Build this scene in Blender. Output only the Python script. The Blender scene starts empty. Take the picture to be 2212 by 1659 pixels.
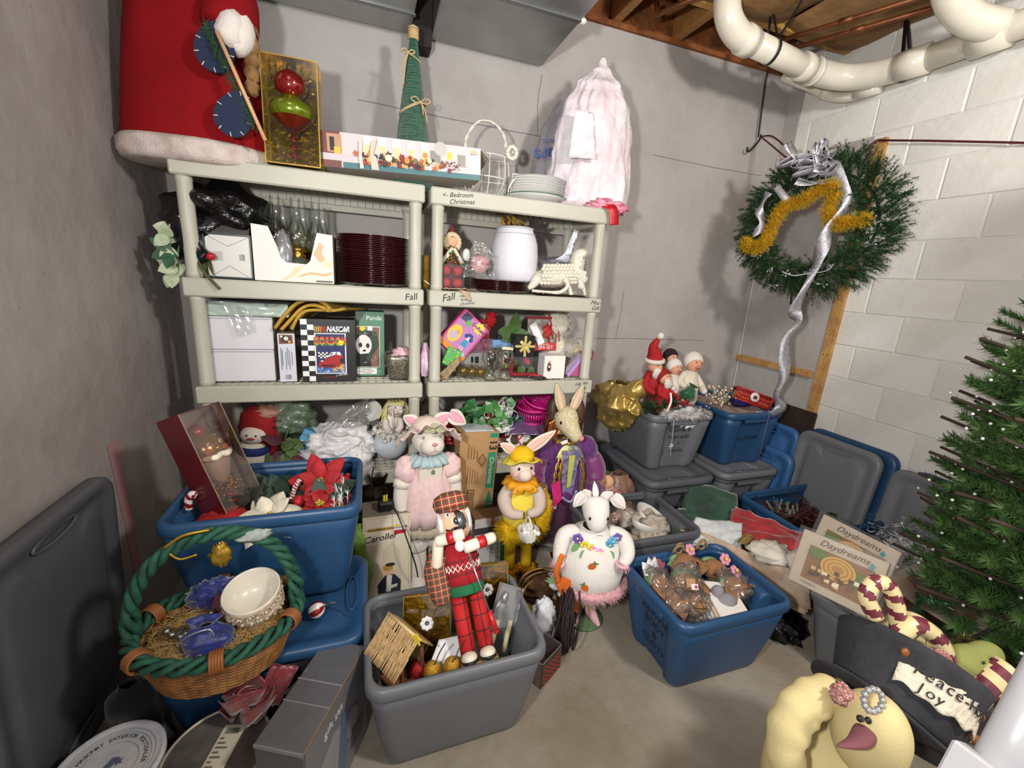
import bpy, math, random
from mathutils import Vector as V, Matrix, Euler, noise
PI=math.pi; sin=math.sin; cos=math.cos
rnd=random.Random(11)
S=bpy.context.scene; COL=S.collection
# ---------------------------------------------------------------- camera
cam_d=bpy.data.cameras.new('camera'); cam=bpy.data.objects.new('camera',cam_d); COL.objects.link(cam); S.camera=cam
cam_d.sensor_width=36.0; cam_d.lens=913.5/2212*36.0; cam_d.clip_start=0.02; cam_d.clip_end=60
def cam_matrix(yaw,pitch,roll,loc):
    f=V((sin(yaw)*cos(pitch),cos(yaw)*cos(pitch),sin(pitch)))
    r=f.cross(V((0,0,1))).normalized(); u=r.cross(f)
    r2=cos(roll)*r+sin(roll)*u; u2=-sin(roll)*r+cos(roll)*u
    m=Matrix((( r2.x,u2.x,-f.x,loc[0]),(r2.y,u2.y,-f.y,loc[1]),(r2.z,u2.z,-f.z,loc[2]),(0,0,0,1)))
    return m
cam.matrix_world=cam_matrix(math.radians(19.287),math.radians(-14.079),math.radians(3.773),(0,0,1.48))
CRFU=(V(cam.matrix_world.col[0][:3]),-V(cam.matrix_world.col[2][:3]),V(cam.matrix_world.col[1][:3]))
# ---------------------------------------------------------------- light
W=bpy.data.worlds.new('basement'); S.world=W; W.use_nodes=True
W.node_tree.nodes['Background'].inputs[0].default_value=(1.0,0.97,0.94,1); W.node_tree.nodes['Background'].inputs[1].default_value=0.7
def lamp(name,kind,loc,power,col,size,rot=None):
    d=bpy.data.lights.new(name,kind); d.energy=power; d.color=col
    if kind in('POINT','SPOT'): d.shadow_soft_size=size
    if kind=='AREA': d.size=size
    o=bpy.data.objects.new(name,d); COL.objects.link(o); o.location=loc
    if rot: o.rotation_euler=rot
    return o
lamp('work_light','SPOT',(-.40,.02,1.62),150,(1.0,0.98,0.95),0.055,V((-2.0,-1.9,-0.2)).to_track_quat('Z','Y').to_euler())
bpy.data.lights['work_light'].spot_size=math.radians(150); bpy.data.lights['work_light'].spot_blend=1.0
lamp('fill_lamp','POINT',(1.35,-0.35,2.5),135,(1.0,0.97,0.93),0.12)  # added fill lamp, brightens the right wall and the floor
S.view_settings.view_transform='Standard'; S.view_settings.look='None'; S.view_settings.gamma=1.0
S.view_settings.use_curve_mapping=False; S.view_settings.exposure=0.12
S.render.film_transparent=False
# ---------------------------------------------------------------- materials
def lin(c):
    return tuple((x/12.92 if x<=0.04045 else ((x+0.055)/1.055)**2.4) for x in c)
def hexc(h):
    if isinstance(h,tuple): return h
    return lin(tuple(int(h[i:i+2],16)/255 for i in (0,2,4)))
MC={}
def mat(h,rough=0.6,metal=0.0,bump=0.0,bs=120.0,var=0.0,vs=6.0,sheen=0.0,coat=0.0,spec=0.5,col2=None,trans=0.0,kind='noise',aniso=None,sss=0.0):
    key=(h,rough,metal,bump,bs,var,vs,sheen,coat,spec,col2,trans,kind,sss)
    if key in MC: return MC[key]
    m=bpy.data.materials.new('m%03d'%len(MC)); m.use_nodes=True; MC[key]=m
    nt=m.node_tree; N=nt.nodes; L=nt.links; b=N['Principled BSDF']
    c=hexc(h); b.inputs['Base Color'].default_value=(*c,1); b.inputs['Roughness'].default_value=rough
    b.inputs['Metallic'].default_value=metal; b.inputs['Specular IOR Level'].default_value=spec
    if sheen: b.inputs['Sheen Weight'].default_value=sheen
    if coat: b.inputs['Coat Weight'].default_value=coat; b.inputs['Coat Roughness'].default_value=0.12
    if trans: b.inputs['Transmission Weight'].default_value=trans
    if sss: b.inputs['Subsurface Weight'].default_value=sss; b.inputs['Subsurface Radius'].default_value=(.01,.008,.006)
    if bump or var:
        tc=N.new('ShaderNodeTexCoord')
        if var:
            if kind=='wave':
                n=N.new('ShaderNodeTexWave'); n.inputs['Scale'].default_value=vs; n.inputs['Distortion'].default_value=3; n.inputs['Detail'].default_value=2; o=n.outputs['Fac']
            elif kind=='voronoi':
                n=N.new('ShaderNodeTexVoronoi'); n.inputs['Scale'].default_value=vs; o=n.outputs['Distance']
            else:
                n=N.new('ShaderNodeTexNoise'); n.inputs['Scale'].default_value=vs; n.inputs['Detail'].default_value=5; n.inputs['Roughness'].default_value=.6; o=n.outputs['Fac']
            L.new(tc.outputs['Object'],n.inputs['Vector'])
            r=N.new('ShaderNodeValToRGB'); L.new(o,r.inputs[0]); L.new(r.outputs[0],b.inputs['Base Color'])
            c2=hexc(col2) if col2 else tuple(x*(1-var) for x in c)
            r.color_ramp.elements[0].position=.35; r.color_ramp.elements[1].position=.65
            r.color_ramp.elements[0].color=(*c2,1); r.color_ramp.elements[1].color=(*(c if col2 else tuple(min(1,x*(1+var*.5)) for x in c)),1)
        if bump:
            n=N.new('ShaderNodeTexNoise'); n.inputs['Scale'].default_value=bs; n.inputs['Detail'].default_value=3
            L.new(tc.outputs['Object'],n.inputs['Vector'])
            bp=N.new('ShaderNodeBump'); bp.inputs['Strength'].default_value=min(1,bump); bp.inputs['Distance'].default_value=0.004 if bs>60 else 0.02
            L.new(n.outputs['Fac'],bp.inputs['Height']); L.new(bp.outputs['Normal'],b.inputs['Normal'])
    return m
def film(tint='ffffff',gloss=0.10,rough=0.08,opac=0.0,opc='ffffff'):
    """thin clear plastic: mostly see-through with a glossy sheen and optional milkiness"""
    key=('film',tint,gloss,rough,opac,opc)
    if key in MC: return MC[key]
    m=bpy.data.materials.new('film%03d'%len(MC)); m.use_nodes=True; MC[key]=m
    nt=m.node_tree; N=nt.nodes; L=nt.links; N.remove(N['Principled BSDF']); out=N['Material Output']
    t=N.new('ShaderNodeBsdfTransparent'); t.inputs[0].default_value=(*hexc(tint),1)
    g=N.new('ShaderNodeBsdfGlossy'); g.inputs['Roughness'].default_value=rough
    lw=N.new('ShaderNodeLayerWeight'); lw.inputs['Blend'].default_value=.35
    ma=N.new('ShaderNodeMath'); ma.operation='MULTIPLY_ADD'; ma.inputs[1].default_value=.55; ma.inputs[2].default_value=gloss
    L.new(lw.outputs['Fresnel'],ma.inputs[0])
    mx=N.new('ShaderNodeMixShader'); L.new(ma.outputs[0],mx.inputs[0])
    if opac:
        d=N.new('ShaderNodeBsdfDiffuse'); d.inputs[0].default_value=(*hexc(opc),1)
        m2=N.new('ShaderNodeMixShader'); m2.inputs[0].default_value=opac; L.new(t.outputs[0],m2.inputs[1]); L.new(d.outputs[0],m2.inputs[2]); L.new(m2.outputs[0],mx.inputs[1])
    else: L.new(t.outputs[0],mx.inputs[1])
    L.new(g.outputs[0],mx.inputs[2]); L.new(mx.outputs[0],out.inputs[0])
    return m
# ---------------------------------------------------------------- mesh builder
def TR(loc=(0,0,0),rot=(0,0,0),sc=(1,1,1)):
    if not hasattr(sc,'__len__'): sc=(sc,sc,sc)
    return Matrix.Translation(V(loc))@Euler(rot,'XYZ').to_matrix().to_4x4()@Matrix.Diagonal((*sc,1))
def basis(o,x,y,z):
    x,y,z=V(x),V(y),V(z)
    return Matrix(((x.x,y.x,z.x,o[0]),(x.y,y.y,z.y,o[1]),(x.z,y.z,z.z,o[2]),(0,0,0,1)))
class MB:
    def __init__(s): s.v=[];s.f=[];s.m=[];s.s=[];s.T=Matrix.Identity(4)
    def at(s,*a,**k): s.T=TR(*a,**k); return s
    def add(s,vs,fs,m=0,sm=True):
        b=len(s.v); T=s.T; s.v+=[tuple(T@V(p)) for p in vs]
        for f in fs: s.f.append(tuple(b+i for i in f)); s.m.append(m); s.s.append(sm)
        return s
    def box(s,c,d,m=0,bev=0.0,rot=None):
        hx,hy,hz=d[0]/2,d[1]/2,d[2]/2; b=min(bev,hx*.9,hy*.9,hz*.9)
        q=Euler(rot,'XYZ').to_matrix() if rot else None
        def X(p):
            p=V(p)
            if q: p=q@p
            return (p.x+c[0],p.y+c[1],p.z+c[2])
        if b<=0:
            vs=[X((x*hx,y*hy,z*hz)) for x in(-1,1) for y in(-1,1) for z in(-1,1)]
            fs=[(0,1,3,2),(4,6,7,5),(0,4,5,1),(2,3,7,6),(0,2,6,4),(1,5,7,3)]
            return s.add(vs,fs,m,False)
        vs=[];idx={}
        for x in(-1,1):
            for y in(-1,1):
                for z in(-1,1):
                    for a in range(3):
                        p=[x*(hx-b),y*(hy-b),z*(hz-b)]; p[a]=(x*hx,y*hy,z*hz)[a]
                        idx[(x,y,z,a)]=len(vs); vs.append(X(p))
        fs=[]
        I=lambda x,y,z,a: idx[(x,y,z,a)]
        for q_ in(-1,1):
            fs.append(tuple(I(q_,y,z,0) for y,z in ((-1,-1),(1,-1),(1,1),(-1,1)))[::q_])
            fs.append(tuple(I(x,q_,z,1) for x,z in ((-1,-1),(-1,1),(1,1),(1,-1)))[::q_])
            fs.append(tuple(I(x,y,q_,2) for x,y in ((-1,-1),(1,-1),(1,1),(-1,1)))[::q_])
        for y in(-1,1):
            for z in(-1,1):
                f=(I(-1,y,z,1),I(1,y,z,1),I(1,y,z,2),I(-1,y,z,2)); fs.append(f if y*z<0 else f[::-1]) if False else fs.append(f[::-1] if y*z>0 and False else f)
        for x in(-1,1):
            for z in(-1,1): fs.append((I(x,-1,z,0),I(x,1,z,0),I(x,1,z,2),I(x,-1,z,2)))
        for x in(-1,1):
            for y in(-1,1): fs.append((I(x,y,-1,0),I(x,y,1,0),I(x,y,1,1),I(x,y,-1,1)))
        for x in(-1,1):
            for y in(-1,1):
                for z in(-1,1): fs.append((I(x,y,z,0),I(x,y,z,1),I(x,y,z,2)))
        return s.add(vs,fs,m,False)
    def grid(s,fn,nu,nv,m=0,cu=False,cv=False,sm=True,flip=False):
        U=nu if cu else nu+1; Vn=nv if cv else nv+1
        vs=[fn(i/nu,j/nv) for j in range(Vn) for i in range(U)]
        fs=[]
        for j in range(nv):
            for i in range(nu):
                a=j*U+i; b=j*U+(i+1)%U; c=((j+1)%Vn)*U+(i+1)%U; d=((j+1)%Vn)*U+i
                fs.append((a,d,c,b) if flip else (a,b,c,d))
        return s.add(vs,fs,m,sm)
    def lathe(s,prof,n=24,m=0,capb=False,capt=False,sm=True,wob=None):
        vs=[]
        for (r,z) in prof:
            for i in range(n):
                a=2*PI*i/n; rr=r*(wob(a,z) if wob else 1); vs.append((rr*cos(a),rr*sin(a),z))
        fs=[]
        for j in range(len(prof)-1):
            for i in range(n): fs.append((j*n+i,j*n+(i+1)%n,(j+1)*n+(i+1)%n,(j+1)*n+i))
        if capb: fs.append(tuple(range(n))[::-1])
        if capt: fs.append(tuple((len(prof)-1)*n+i for i in range(n)))
        return s.add(vs,fs,m,sm)
    def tube(s,pts,r,n=8,m=0,closed=False,cap=True,flat=1.0,up=None):
        P=[V(p) for p in pts]; k=len(P); vs=[]
        rr=r if hasattr(r,'__len__') else [r]*k
        prev=None
        for i in range(k):
            if closed: t=P[(i+1)%k]-P[i-1]
            else: t=P[min(i+1,k-1)]-P[max(i-1,0)]
            if t.length<1e-9: t=V((0,0,1))
            t.normalize()
            if prev is None:
                a=V(up) if up else (V((0,0,1)) if abs(t.z)<.9 else V((1,0,0)))
                nrm=(a-t*a.dot(t)).normalized()
            else:
                nrm=prev-t*prev.dot(t)
                nrm=nrm.normalized() if nrm.length>1e-6 else t.orthogonal().normalized()
            prev=nrm; bn=t.cross(nrm)
            for j in range(n):
                a=2*PI*j/n; vs.append(tuple(P[i]+nrm*(cos(a)*rr[i]*flat)+bn*(sin(a)*rr[i])))
        fs=[]; K=k if closed else k-1
        for i in range(K):
            b=((i+1)%k)*n; a_=i*n
            for j in range(n): fs.append((a_+j,a_+(j+1)%n,b+(j+1)%n,b+j))
        if cap and not closed: fs.append(tuple(range(n))[::-1]); fs.append(tuple((k-1)*n+j for j in range(n)))
        return s.add(vs,fs,m,True)
    def ell(s,c,r,m=0,nu=16,nv=10,rot=None,nz=0.0,ns=8.0,seed=0.0):
        if not hasattr(r,'__len__'): r=(r,r,r)
        q=Euler(rot,'XYZ').to_matrix() if rot else None
        vs=[];fs=[]
        def P(u,v):
            p=V((sin(v)*cos(u),sin(v)*sin(u),cos(v)))
            k=1+(nz*noise.noise(p*ns*.3+V((seed,seed*1.7,0))) if nz else 0)
            p=V((p.x*r[0]*k,p.y*r[1]*k,p.z*r[2]*k))
            if q: p=q@p
            return (p.x+c[0],p.y+c[1],p.z+c[2])
        vs.append(P(0,0))
        for j in range(1,nv):
            for i in range(nu): vs.append(P(2*PI*i/nu,PI*j/nv))
        vs.append(P(0,PI)); e=len(vs)-1
        for i in range(nu): fs.append((0,1+i,1+(i+1)%nu)); fs.append((e,e-nu+(i+1)%nu,e-nu+i))
        for j in range(nv-2):
            for i in range(nu): a=1+j*nu; fs.append((a+i,a+nu+i,a+nu+(i+1)%nu,a+(i+1)%nu))
        return s.add(vs,fs,m,True)
    def ext(s,pts,h,m=0,z0=0.0,sm=False):
        """extruded polygon in local xy"""
        n=len(pts); vs=[(p[0],p[1],z0) for p in pts]+[(p[0],p[1],z0+h) for p in pts]
        fs=[tuple(range(n))[::-1],tuple(range(n,2*n))]+[(i,(i+1)%n,n+(i+1)%n,n+i) for i in range(n)]
        return s.add(vs,fs,m,sm)
    def ribbon(s,pts,w,side=(0,0,1),m=0,twist=None,th=0.0):
        P=[V(p) for p in pts]; vs=[];k=len(P); sd=V(side)
        for i,p in enumerate(P):
            t=(P[min(i+1,k-1)]-P[max(i-1,0)]).normalized(); d=sd-t*sd.dot(t)
            d=d.normalized() if d.length>1e-5 else t.orthogonal().normalized()
            if twist: d=Matrix.Rotation(twist(i/(k-1)),3,t)@d
            ww=w(i/(k-1)) if callable(w) else w
            vs+= [tuple(p-d*ww/2),tuple(p),tuple(p+d*ww/2)]
        fs=[]
        for i in range(k-1):
            a=i*3; fs+=[(a,a+1,a+4,a+3),(a+1,a+2,a+5,a+4)]
        return s.add(vs,fs,m,True)
    def build(s,name,mats,parent=None,loc=None,rot=None,sc=None,solid=0.0,subd=0,kind=None,label=None):
        me=bpy.data.meshes.new(name); me.from_pydata(s.v,[],s.f)
        if not isinstance(mats,(list,tuple)): mats=[mats]
        for x in mats: me.materials.append(x)
        me.polygons.foreach_set('material_index',s.m); me.polygons.foreach_set('use_smooth',s.s); me.update()
        o=bpy.data.objects.new(name,me); COL.objects.link(o)
        if parent: o.parent=parent
        if loc: o.location=loc
        if rot: o.rotation_euler=rot
        if sc: o.scale=sc if hasattr(sc,'__len__') else (sc,sc,sc)
        if solid: md=o.modifiers.new('thickness','SOLIDIFY'); md.thickness=solid; md.offset=0
        if subd: md=o.modifiers.new('smooth','SUBSURF'); md.levels=subd; md.render_levels=subd
        if kind: o['kind']=kind
        if label: o['label']=label
        return o
def tag(o,label,cat,group=None,kind=None):
    o['label']=label; o['category']=cat
    if group: o['group']=group
    if kind: o['kind']=kind
    return o
def thing(name,label,cat,loc=(0,0,0),rot=(0,0,0),group=None,sc=None):
    o=bpy.data.objects.new(name,None); COL.objects.link(o); o.empty_display_size=.05
    o.location=loc; o.rotation_euler=rot
    if sc: o.scale=(sc,sc,sc)
    return tag(o,label,cat,group)
def dup(root,loc,rot=None,label=None,group=None,mats=None):
    r=root.copy(); COL.objects.link(r); r.location=loc
    if rot is not None: r.rotation_euler=rot
    if label: r['label']=label
    if group: r['group']=group
    for ch in list(root.children):
        c=ch.copy(); COL.objects.link(c); c.parent=r
        for g in list(ch.children):
            d=g.copy(); COL.objects.link(d); d.parent=c
    return r
def txt(s,size,parent,m,loc=(0,0,0),rot=(PI/2,0,0),align='CENTER',name='lettering',shear=0.0,sx=1.0,ext=0.0004,bold=0.0,space=1.0):
    cu=bpy.data.curves.new(name,'FONT'); cu.body=s; cu.size=size; cu.align_x=align; cu.align_y='CENTER'; cu.shear=shear; cu.extrude=ext; cu.offset=bold
    cu.resolution_u=3; cu.space_character=space
    cu.materials.append(m); tmp=bpy.data.objects.new('tmp',cu); me=bpy.data.meshes.new_from_object(tmp); bpy.data.objects.remove(tmp)
    o=bpy.data.objects.new(name,me); COL.objects.link(o); o.parent=parent; o.location=loc; o.rotation_euler=rot; o.scale=(sx,1,1)
    return o
def panel(layers,name,parent,loc=(0,0,0),rot=(PI/2,0,0),rough=.45,dz=0.00025):
    """flat print: coloured shapes stacked in local xy, metres"""
    mb=MB(); ms=[]; mi={}
    z=dz
    for l in layers:
        c=[q for q in l[1:] if isinstance(q,str)][0]
        if c not in mi: mi[c]=len(ms); ms.append(mat(c,rough))
        k=l[0]
        if k=='r': p=[(l[1],l[2]),(l[3],l[2]),(l[3],l[4]),(l[1],l[4])]
        elif k=='c':
            ry=[q for q in l[4:] if not isinstance(q,str)]; ry=ry[0] if ry else l[3]
            p=[(l[1]+l[3]*cos(2*PI*i/18),l[2]+ry*sin(2*PI*i/18)) for i in range(18)]
        else: p=l[1]
        mb.add([(a,b,z) for a,b in p],[tuple(range(len(p)))],mi[c],False); z+=dz
    return mb.build(name,ms,parent,loc,rot)
def star(cx,cy,r,n=5,k=.45,a0=PI/2): return [(cx+(r if i%2==0 else r*k)*cos(a0+PI*i/n),cy+(r if i%2==0 else r*k)*sin(a0+PI*i/n)) for i in range(2*n)]
ORD='top second third fourth fifth sixth seventh eighth ninth tenth eleventh twelfth thirteenth fourteenth fifteenth sixteenth seventeenth eighteenth nineteenth twentieth twenty-first twenty-second twenty-third twenty-fourth twenty-fifth twenty-sixth twenty-seventh'.split()
def nth(k): return 'topmost' if k==0 else ORD[k]+' from the top'
def nz(x,y=0,z=0): return noise.noise(V((x,y,z)))
def lerp(a,b,t): return tuple(x+(y-x)*t for x,y in zip(a,b))
def spl(P,n):
    """Catmull-Rom through points"""
    P=[V(p) for p in P]; out=[]
    for i in range(len(P)-1):
        p0=P[max(i-1,0)];p1=P[i];p2=P[i+1];p3=P[min(i+2,len(P)-1)]
        for k in range(n):
            t=k/n; out.append(tuple(0.5*((2*p1)+(p2-p0)*t+(2*p0-5*p1+4*p2-p3)*t*t+(-p0+3*p1-3*p2+p3)*t**3)))
    out.append(tuple(P[-1])); return out
# ================================================================ room
XL,XR,YB,ZT=-0.86,2.72,2.50,2.875
def wallmat(h,stain,name,bump=.5,bs=14,cells=False):
    m=bpy.data.materials.new(name); m.use_nodes=True; nt=m.node_tree; N=nt.nodes; L=nt.links; b=N['Principled BSDF']; b.inputs['Roughness'].default_value=.75; b.inputs['Specular IOR Level'].default_value=.3
    tc=N.new('ShaderNodeTexCoord')
    n=N.new('ShaderNodeTexNoise'); n.inputs['Scale'].default_value=1.7; n.inputs['Detail'].default_value=7; n.inputs['Roughness'].default_value=.62; L.new(tc.outputs['Object'],n.inputs['Vector'])
    r=N.new('ShaderNodeValToRGB'); r.color_ramp.elements[0].position=.36; r.color_ramp.elements[1].position=.62
    c=hexc(h); c2=hexc(stain); r.color_ramp.elements[0].color=(*c2,1); r.color_ramp.elements[1].color=(*c,1); L.new(n.outputs['Fac'],r.inputs[0])
    # fine specks
    n3=N.new('ShaderNodeTexNoise'); n3.inputs['Scale'].default_value=48; n3.inputs['Detail'].default_value=6; L.new(tc.outputs['Object'],n3.inputs['Vector'])
    r3=N.new('ShaderNodeValToRGB'); r3.color_ramp.elements[0].position=.25; r3.color_ramp.elements[1].position=.34; r3.color_ramp.elements[0].color=(.62,.58,.52,1); r3.color_ramp.elements[1].color=(1,1,1,1); L.new(n3.outputs['Fac'],r3.inputs[0])
    mx=N.new('ShaderNodeMix'); mx.data_type='RGBA'; mx.blend_type='MULTIPLY'; mx.inputs[0].default_value=.55; L.new(r.outputs[0],mx.inputs[6]); L.new(r3.outputs[0],mx.inputs[7]); L.new(mx.outputs[2],b.inputs['Base Color'])
    n2=N.new('ShaderNodeTexNoise'); n2.inputs['Scale'].default_value=bs; n2.inputs['Detail'].default_value=6; L.new(tc.outputs['Object'],n2.inputs['Vector'])
    bp=N.new('ShaderNodeBump'); bp.inputs['Strength'].default_value=bump; bp.inputs['Distance'].default_value=.012; L.new(n2.outputs['Fac'],bp.inputs['Height']); L.new(bp.outputs['Normal'],b.inputs['Normal'])
    return m
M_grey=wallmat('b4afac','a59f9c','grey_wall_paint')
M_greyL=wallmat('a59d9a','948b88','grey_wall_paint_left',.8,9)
M_white=wallmat('e9e8e2','d9d8d0','white_block_paint',.35,22)
M_floor=wallmat('989184','7d7464','concrete_floor',.25,30)
def struct(o): o['kind']='structure'; return o
mb=MB(); mb.box((0.93,0.2,-0.05),(3.9,5.0,0.1)); fl=struct(mb.build('floor',M_floor))
mb=MB(); mb.box(((XL+XR)/2,YB+.06,ZT/2),(XR-XL+.24,.12,ZT)); wb=struct(mb.build('wall_back',M_grey))
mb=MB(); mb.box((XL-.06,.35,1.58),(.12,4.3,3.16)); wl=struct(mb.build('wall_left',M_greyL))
# hairline cracks and paint streak on the walls (thin raised geometry)
crk=mat('6f6668',.9)
def crack(pts,w,parent,nrm,m=crk,name='crack'):
    mb=MB(); P=[];k=len(pts)
    for i in range(k-1):
        for t in range(6):
            a=V(pts[i]).lerp(V(pts[i+1]),t/6); P.append(a+V((nz(a.x*30,a.z*30,a.y*20),nz(a.y*30,a.z*31,5)*.3,nz(a.x*30,a.y*30,a.z*9)))*.004)
    P.append(V(pts[-1])); side=V(nrm).cross(P[-1]-P[0]).normalized()
    mb.ribbon([p+V(nrm)*.0015 for p in P],w,side); return mb.build(name,m,parent)
crack([(-.03,YB,2.28),(.42,YB,2.27),(.95,YB,2.265)],.0035,wb,(0,-1,0))
crack([(.93,YB,2.57),(.915,YB,2.42),(.93,YB,2.265)],.003,wb,(0,-1,0))
crack([(1.3,YB,1.12),(1.8,YB,1.125),(2.35,YB,1.12)],.003,wb,(0,-1,0))
crack([(1.62,YB,1.45),(1.615,YB,1.3),(1.6,YB,1.12)],.003,wb,(0,-1,0))
crack([(1.7,YB,2.28),(2.2,YB,2.27),(2.6,YB,2.275)],.003,wb,(0,-1,0))
crack([(2.705,YB-.012,2.40),(2.70,YB-.012,1.7),(2.705,YB-.012,.7)],.006,wb,(-.5,-1,0),mat('cfcac6',.8))
crack([(XL,1.13,1.42),(XL,1.11,1.22),(XL,1.12,1.05),(XL,1.15,.82)],.006,wl,(1,0,0),mat('7d7471',.9))
mb=MB(); pk=[(XL+.0015,1.72,.83),(XL+.0015,1.79,.83),(XL+.0015,1.80,.5),(XL+.0015,1.79,.2),(XL+.0015,1.765,.05),(XL+.0015,1.745,.2),(XL+.0015,1.74,.5)]
mb.add(pk,[tuple(range(7))],0,False); mb.build('paint_streak',mat('b27f83',.8,var=.25,vs=14,col2='a78588'),wl)
# right wall: mortar core with every block its own piece
mb=MB(); mb.box((XR+.08,.45,1.58),(.152,4.3,3.16)); wr=struct(mb.build('wall_right',mat('dcdbd4',.8)))
BL,BH=.4,.1955
bme=None
for k in range(16):
    z0=2.385+.1955*(k-12); z1=z0+.1955
    off=1.903 if k%2==0 else 1.698
    ys=sorted({round(off+.4*i-2.8,4) for i in range(0,11)})
    for a in ys:
        b=a+.4; a_=max(a,-.9); b_=min(b,YB)
        if b_-a_<.03: continue
        if z0>2.39 and a_<2.38<b_+.001: b_=min(b_,2.5)
        full=abs((b_-a_)-.4)<.001
        if full and bme: o=bpy.data.objects.new('block',bme); COL.objects.link(o); o.parent=wr
        else:
            mb=MB(); mb.box((0,0,0),(.03,b_-a_-.007,BH-.006),bev=.004); o=mb.build('block',M_white,wr)
            if full: bme=o.data
        o.location=(XR+.0135+rnd.uniform(-.0015,.0015),(a_+b_)/2,(z0+z1)/2)
# grey painted board in the corner of the right wall with its wooden edge strip and batten
mb=MB(); mb.box((XR-.006,2.19,1.19),(.012,.62,2.376)); mb.build('grey_board',M_grey,wr)
mb=MB(); mb.box((XR-.005,2.445,2.63),(.010,.11,.49)); mb.build('corner_board',M_grey,wr)
M_wood=mat('c79a5e',.6,bump=.3,bs=40,var=.3,vs=9,col2='a87a42')
mb=MB(); mb.box((0,0,0),(.022,.06,2.33),bev=.002)
for zz in (.1,.62,.95,-.05,-.4): 
    for dy in (-.012,.011): mb.ell((-.011,dy,zz),(.002,.004,.004),1,6,4)
o=struct(mb.build('trim_1',[M_wood,mat('4a2f18',.8)],None,(XR-.012,1.845,1.19),(math.radians(.6),0,0)))
mb=MB(); mb.box((0,0,0),(.02,.62,.045),bev=.002)
for dy in (-.28,.27): mb.ell((-.01,dy,.004),(.002,.004,.004),1,6,4)
struct(mb.build('trim_2',[M_wood,mat('4a2f18',.8)],None,(XR-.022,2.205,1.0)))
# ceiling: sheathing, joists, rim boards, paper-faced insulation
M_joist=mat('a9793f',.7,bump=.3,bs=50,var=.35,vs=5,col2='80552a')
M_osb=mat('9a5a2a',.8,var=.5,vs=12,col2='6b3d1c',bump=.4,bs=60)
mb=MB(); mb.box((.93,.4,3.16),(3.9,4.5,.03)); ce=struct(mb.build('ceiling',M_osb))
mb=MB(); mb.box((.93,YB+.06,3.01),(3.6,.04,.27)); mb.build('rim_board',M_osb,ce)
mb=MB(); mb.box((.93,YB+.05,2.888),(3.6,.14,.025)); mb.build('sill_plate',M_osb,ce)
jm=None
for x in (-.55,-.15,.25,.65,1.345,1.76):
    if jm: o=bpy.data.objects.new('joist',jm); COL.objects.link(o); o.parent=ce
    else: mb=MB(); mb.box((0,0,0),(.05,4.3,.24),bev=.003); o=mb.build('joist',M_joist,ce); jm=o.data
    o.location=(x,.36,3.02)
mb=MB(); mb.box((2.0,2.15,2.985),(1.42,.045,.20),bev=.003); mb.build('header_beam',mat('b98a45',.65,bump=.3,bs=50,var=.25,vs=5,col2='946a32'),ce)
M_kraft=mat('9b7648',.75,var=.25,vs=4,col2='82603a',bump=.6,bs=9)
red=mat('8c2a1c',.8)
for i,x in enumerate((1.57,1.97,2.36,2.55)):
    mb=MB(); mb.grid(lambda u,v:(x-.19+.38*u,-.6+2.72*v,2.915-.035*sin(PI*u)-.012*nz(u*4,v*14,i)-.004*i),8,40)
    o=mb.build('insulation_batt',M_kraft,ce,solid=.006)
    for j,yy in enumerate((1.9,1.45,1.0)):
        mb=MB()
        for q in range(3): mb.box((x-.08+.06*q,yy,2.890),(.04,.02,.001))
        mb.box((x+.1,yy,2.892),(.05,.03,.001)); mb.build('stamp_marks',red,o)
# metal duct with two trunks
M_duct=mat('a4a7a6',.38,metal=.85,var=.18,vs=3,bump=.08,bs=8)
for nm,x0,x1,seam,lb in (('air_duct',.318,.92,2.02,'wide galvanized metal air duct overhead, beside the open joists'),('air_duct',-.83,.225,2.30,'galvanized metal air duct over the tall red-robed figure')):
    t=thing(nm,lb,'duct',(0,0,0))
    mb=MB(); mb.box(((x0+x1)/2,1.05,2.75),(x1-x0,2.86,.30),bev=.004); mb.build('duct_body',M_duct,t)
    mb=MB(); mb.box(((x0+x1)/2,seam,2.597),(x1-x0+.012,.022,.012),bev=.003); mb.build('seam_flange',mat('8b8e8d',.35,metal=.9),t)
    if x0>0: mb=MB(); mb.ell((x1+.006,seam,2.60),(.018,.016,.014),0,10,8); mb.build('corner_clip',mat('d7d6d0',.4),t)
mb=MB(); mb.box((.27,2.44,2.7),(.09,.1,.35)); mb.build('duct_gap_shade',mat('2a2522',.9),ce)  # dark box standing in for the shade between the two ducts
# drain pipes
M_pvc=mat('e6e0d0',.28,var=.06,vs=9,coat=.2)
t=thing('drain_pipe','large white plastic drain pipe curving along the ceiling and down the wall top','pipe')
A=[(1.72,2.06,3.1),(1.70,2.05,2.93),(1.71,2.03,2.80),(1.79,2.03,2.735),(1.90,2.035,2.72)]
mb=MB(); mb.tube(spl(A,5),.062,16); mb.build('elbow',M_pvc,t)
mb=MB(); mb.tube([(1.86,2.03,2.722),(2.42,2.075,2.70)],.057,16); mb.build('pipe',M_pvc,t)
mb=MB(); mb.tube(spl([(2.30,2.065,2.705),(2.45,2.06,2.70),(2.56,2.01,2.685),(2.62,1.90,2.67),(2.645,1.74,2.66)],6),.064,16); mb.build('sweep_bend',M_pvc,t)
mb=MB(); mb.tube([(2.643,1.78,2.66),(2.645,.9,2.655)],.057,16); mb.build('pipe',M_pvc,t)
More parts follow.
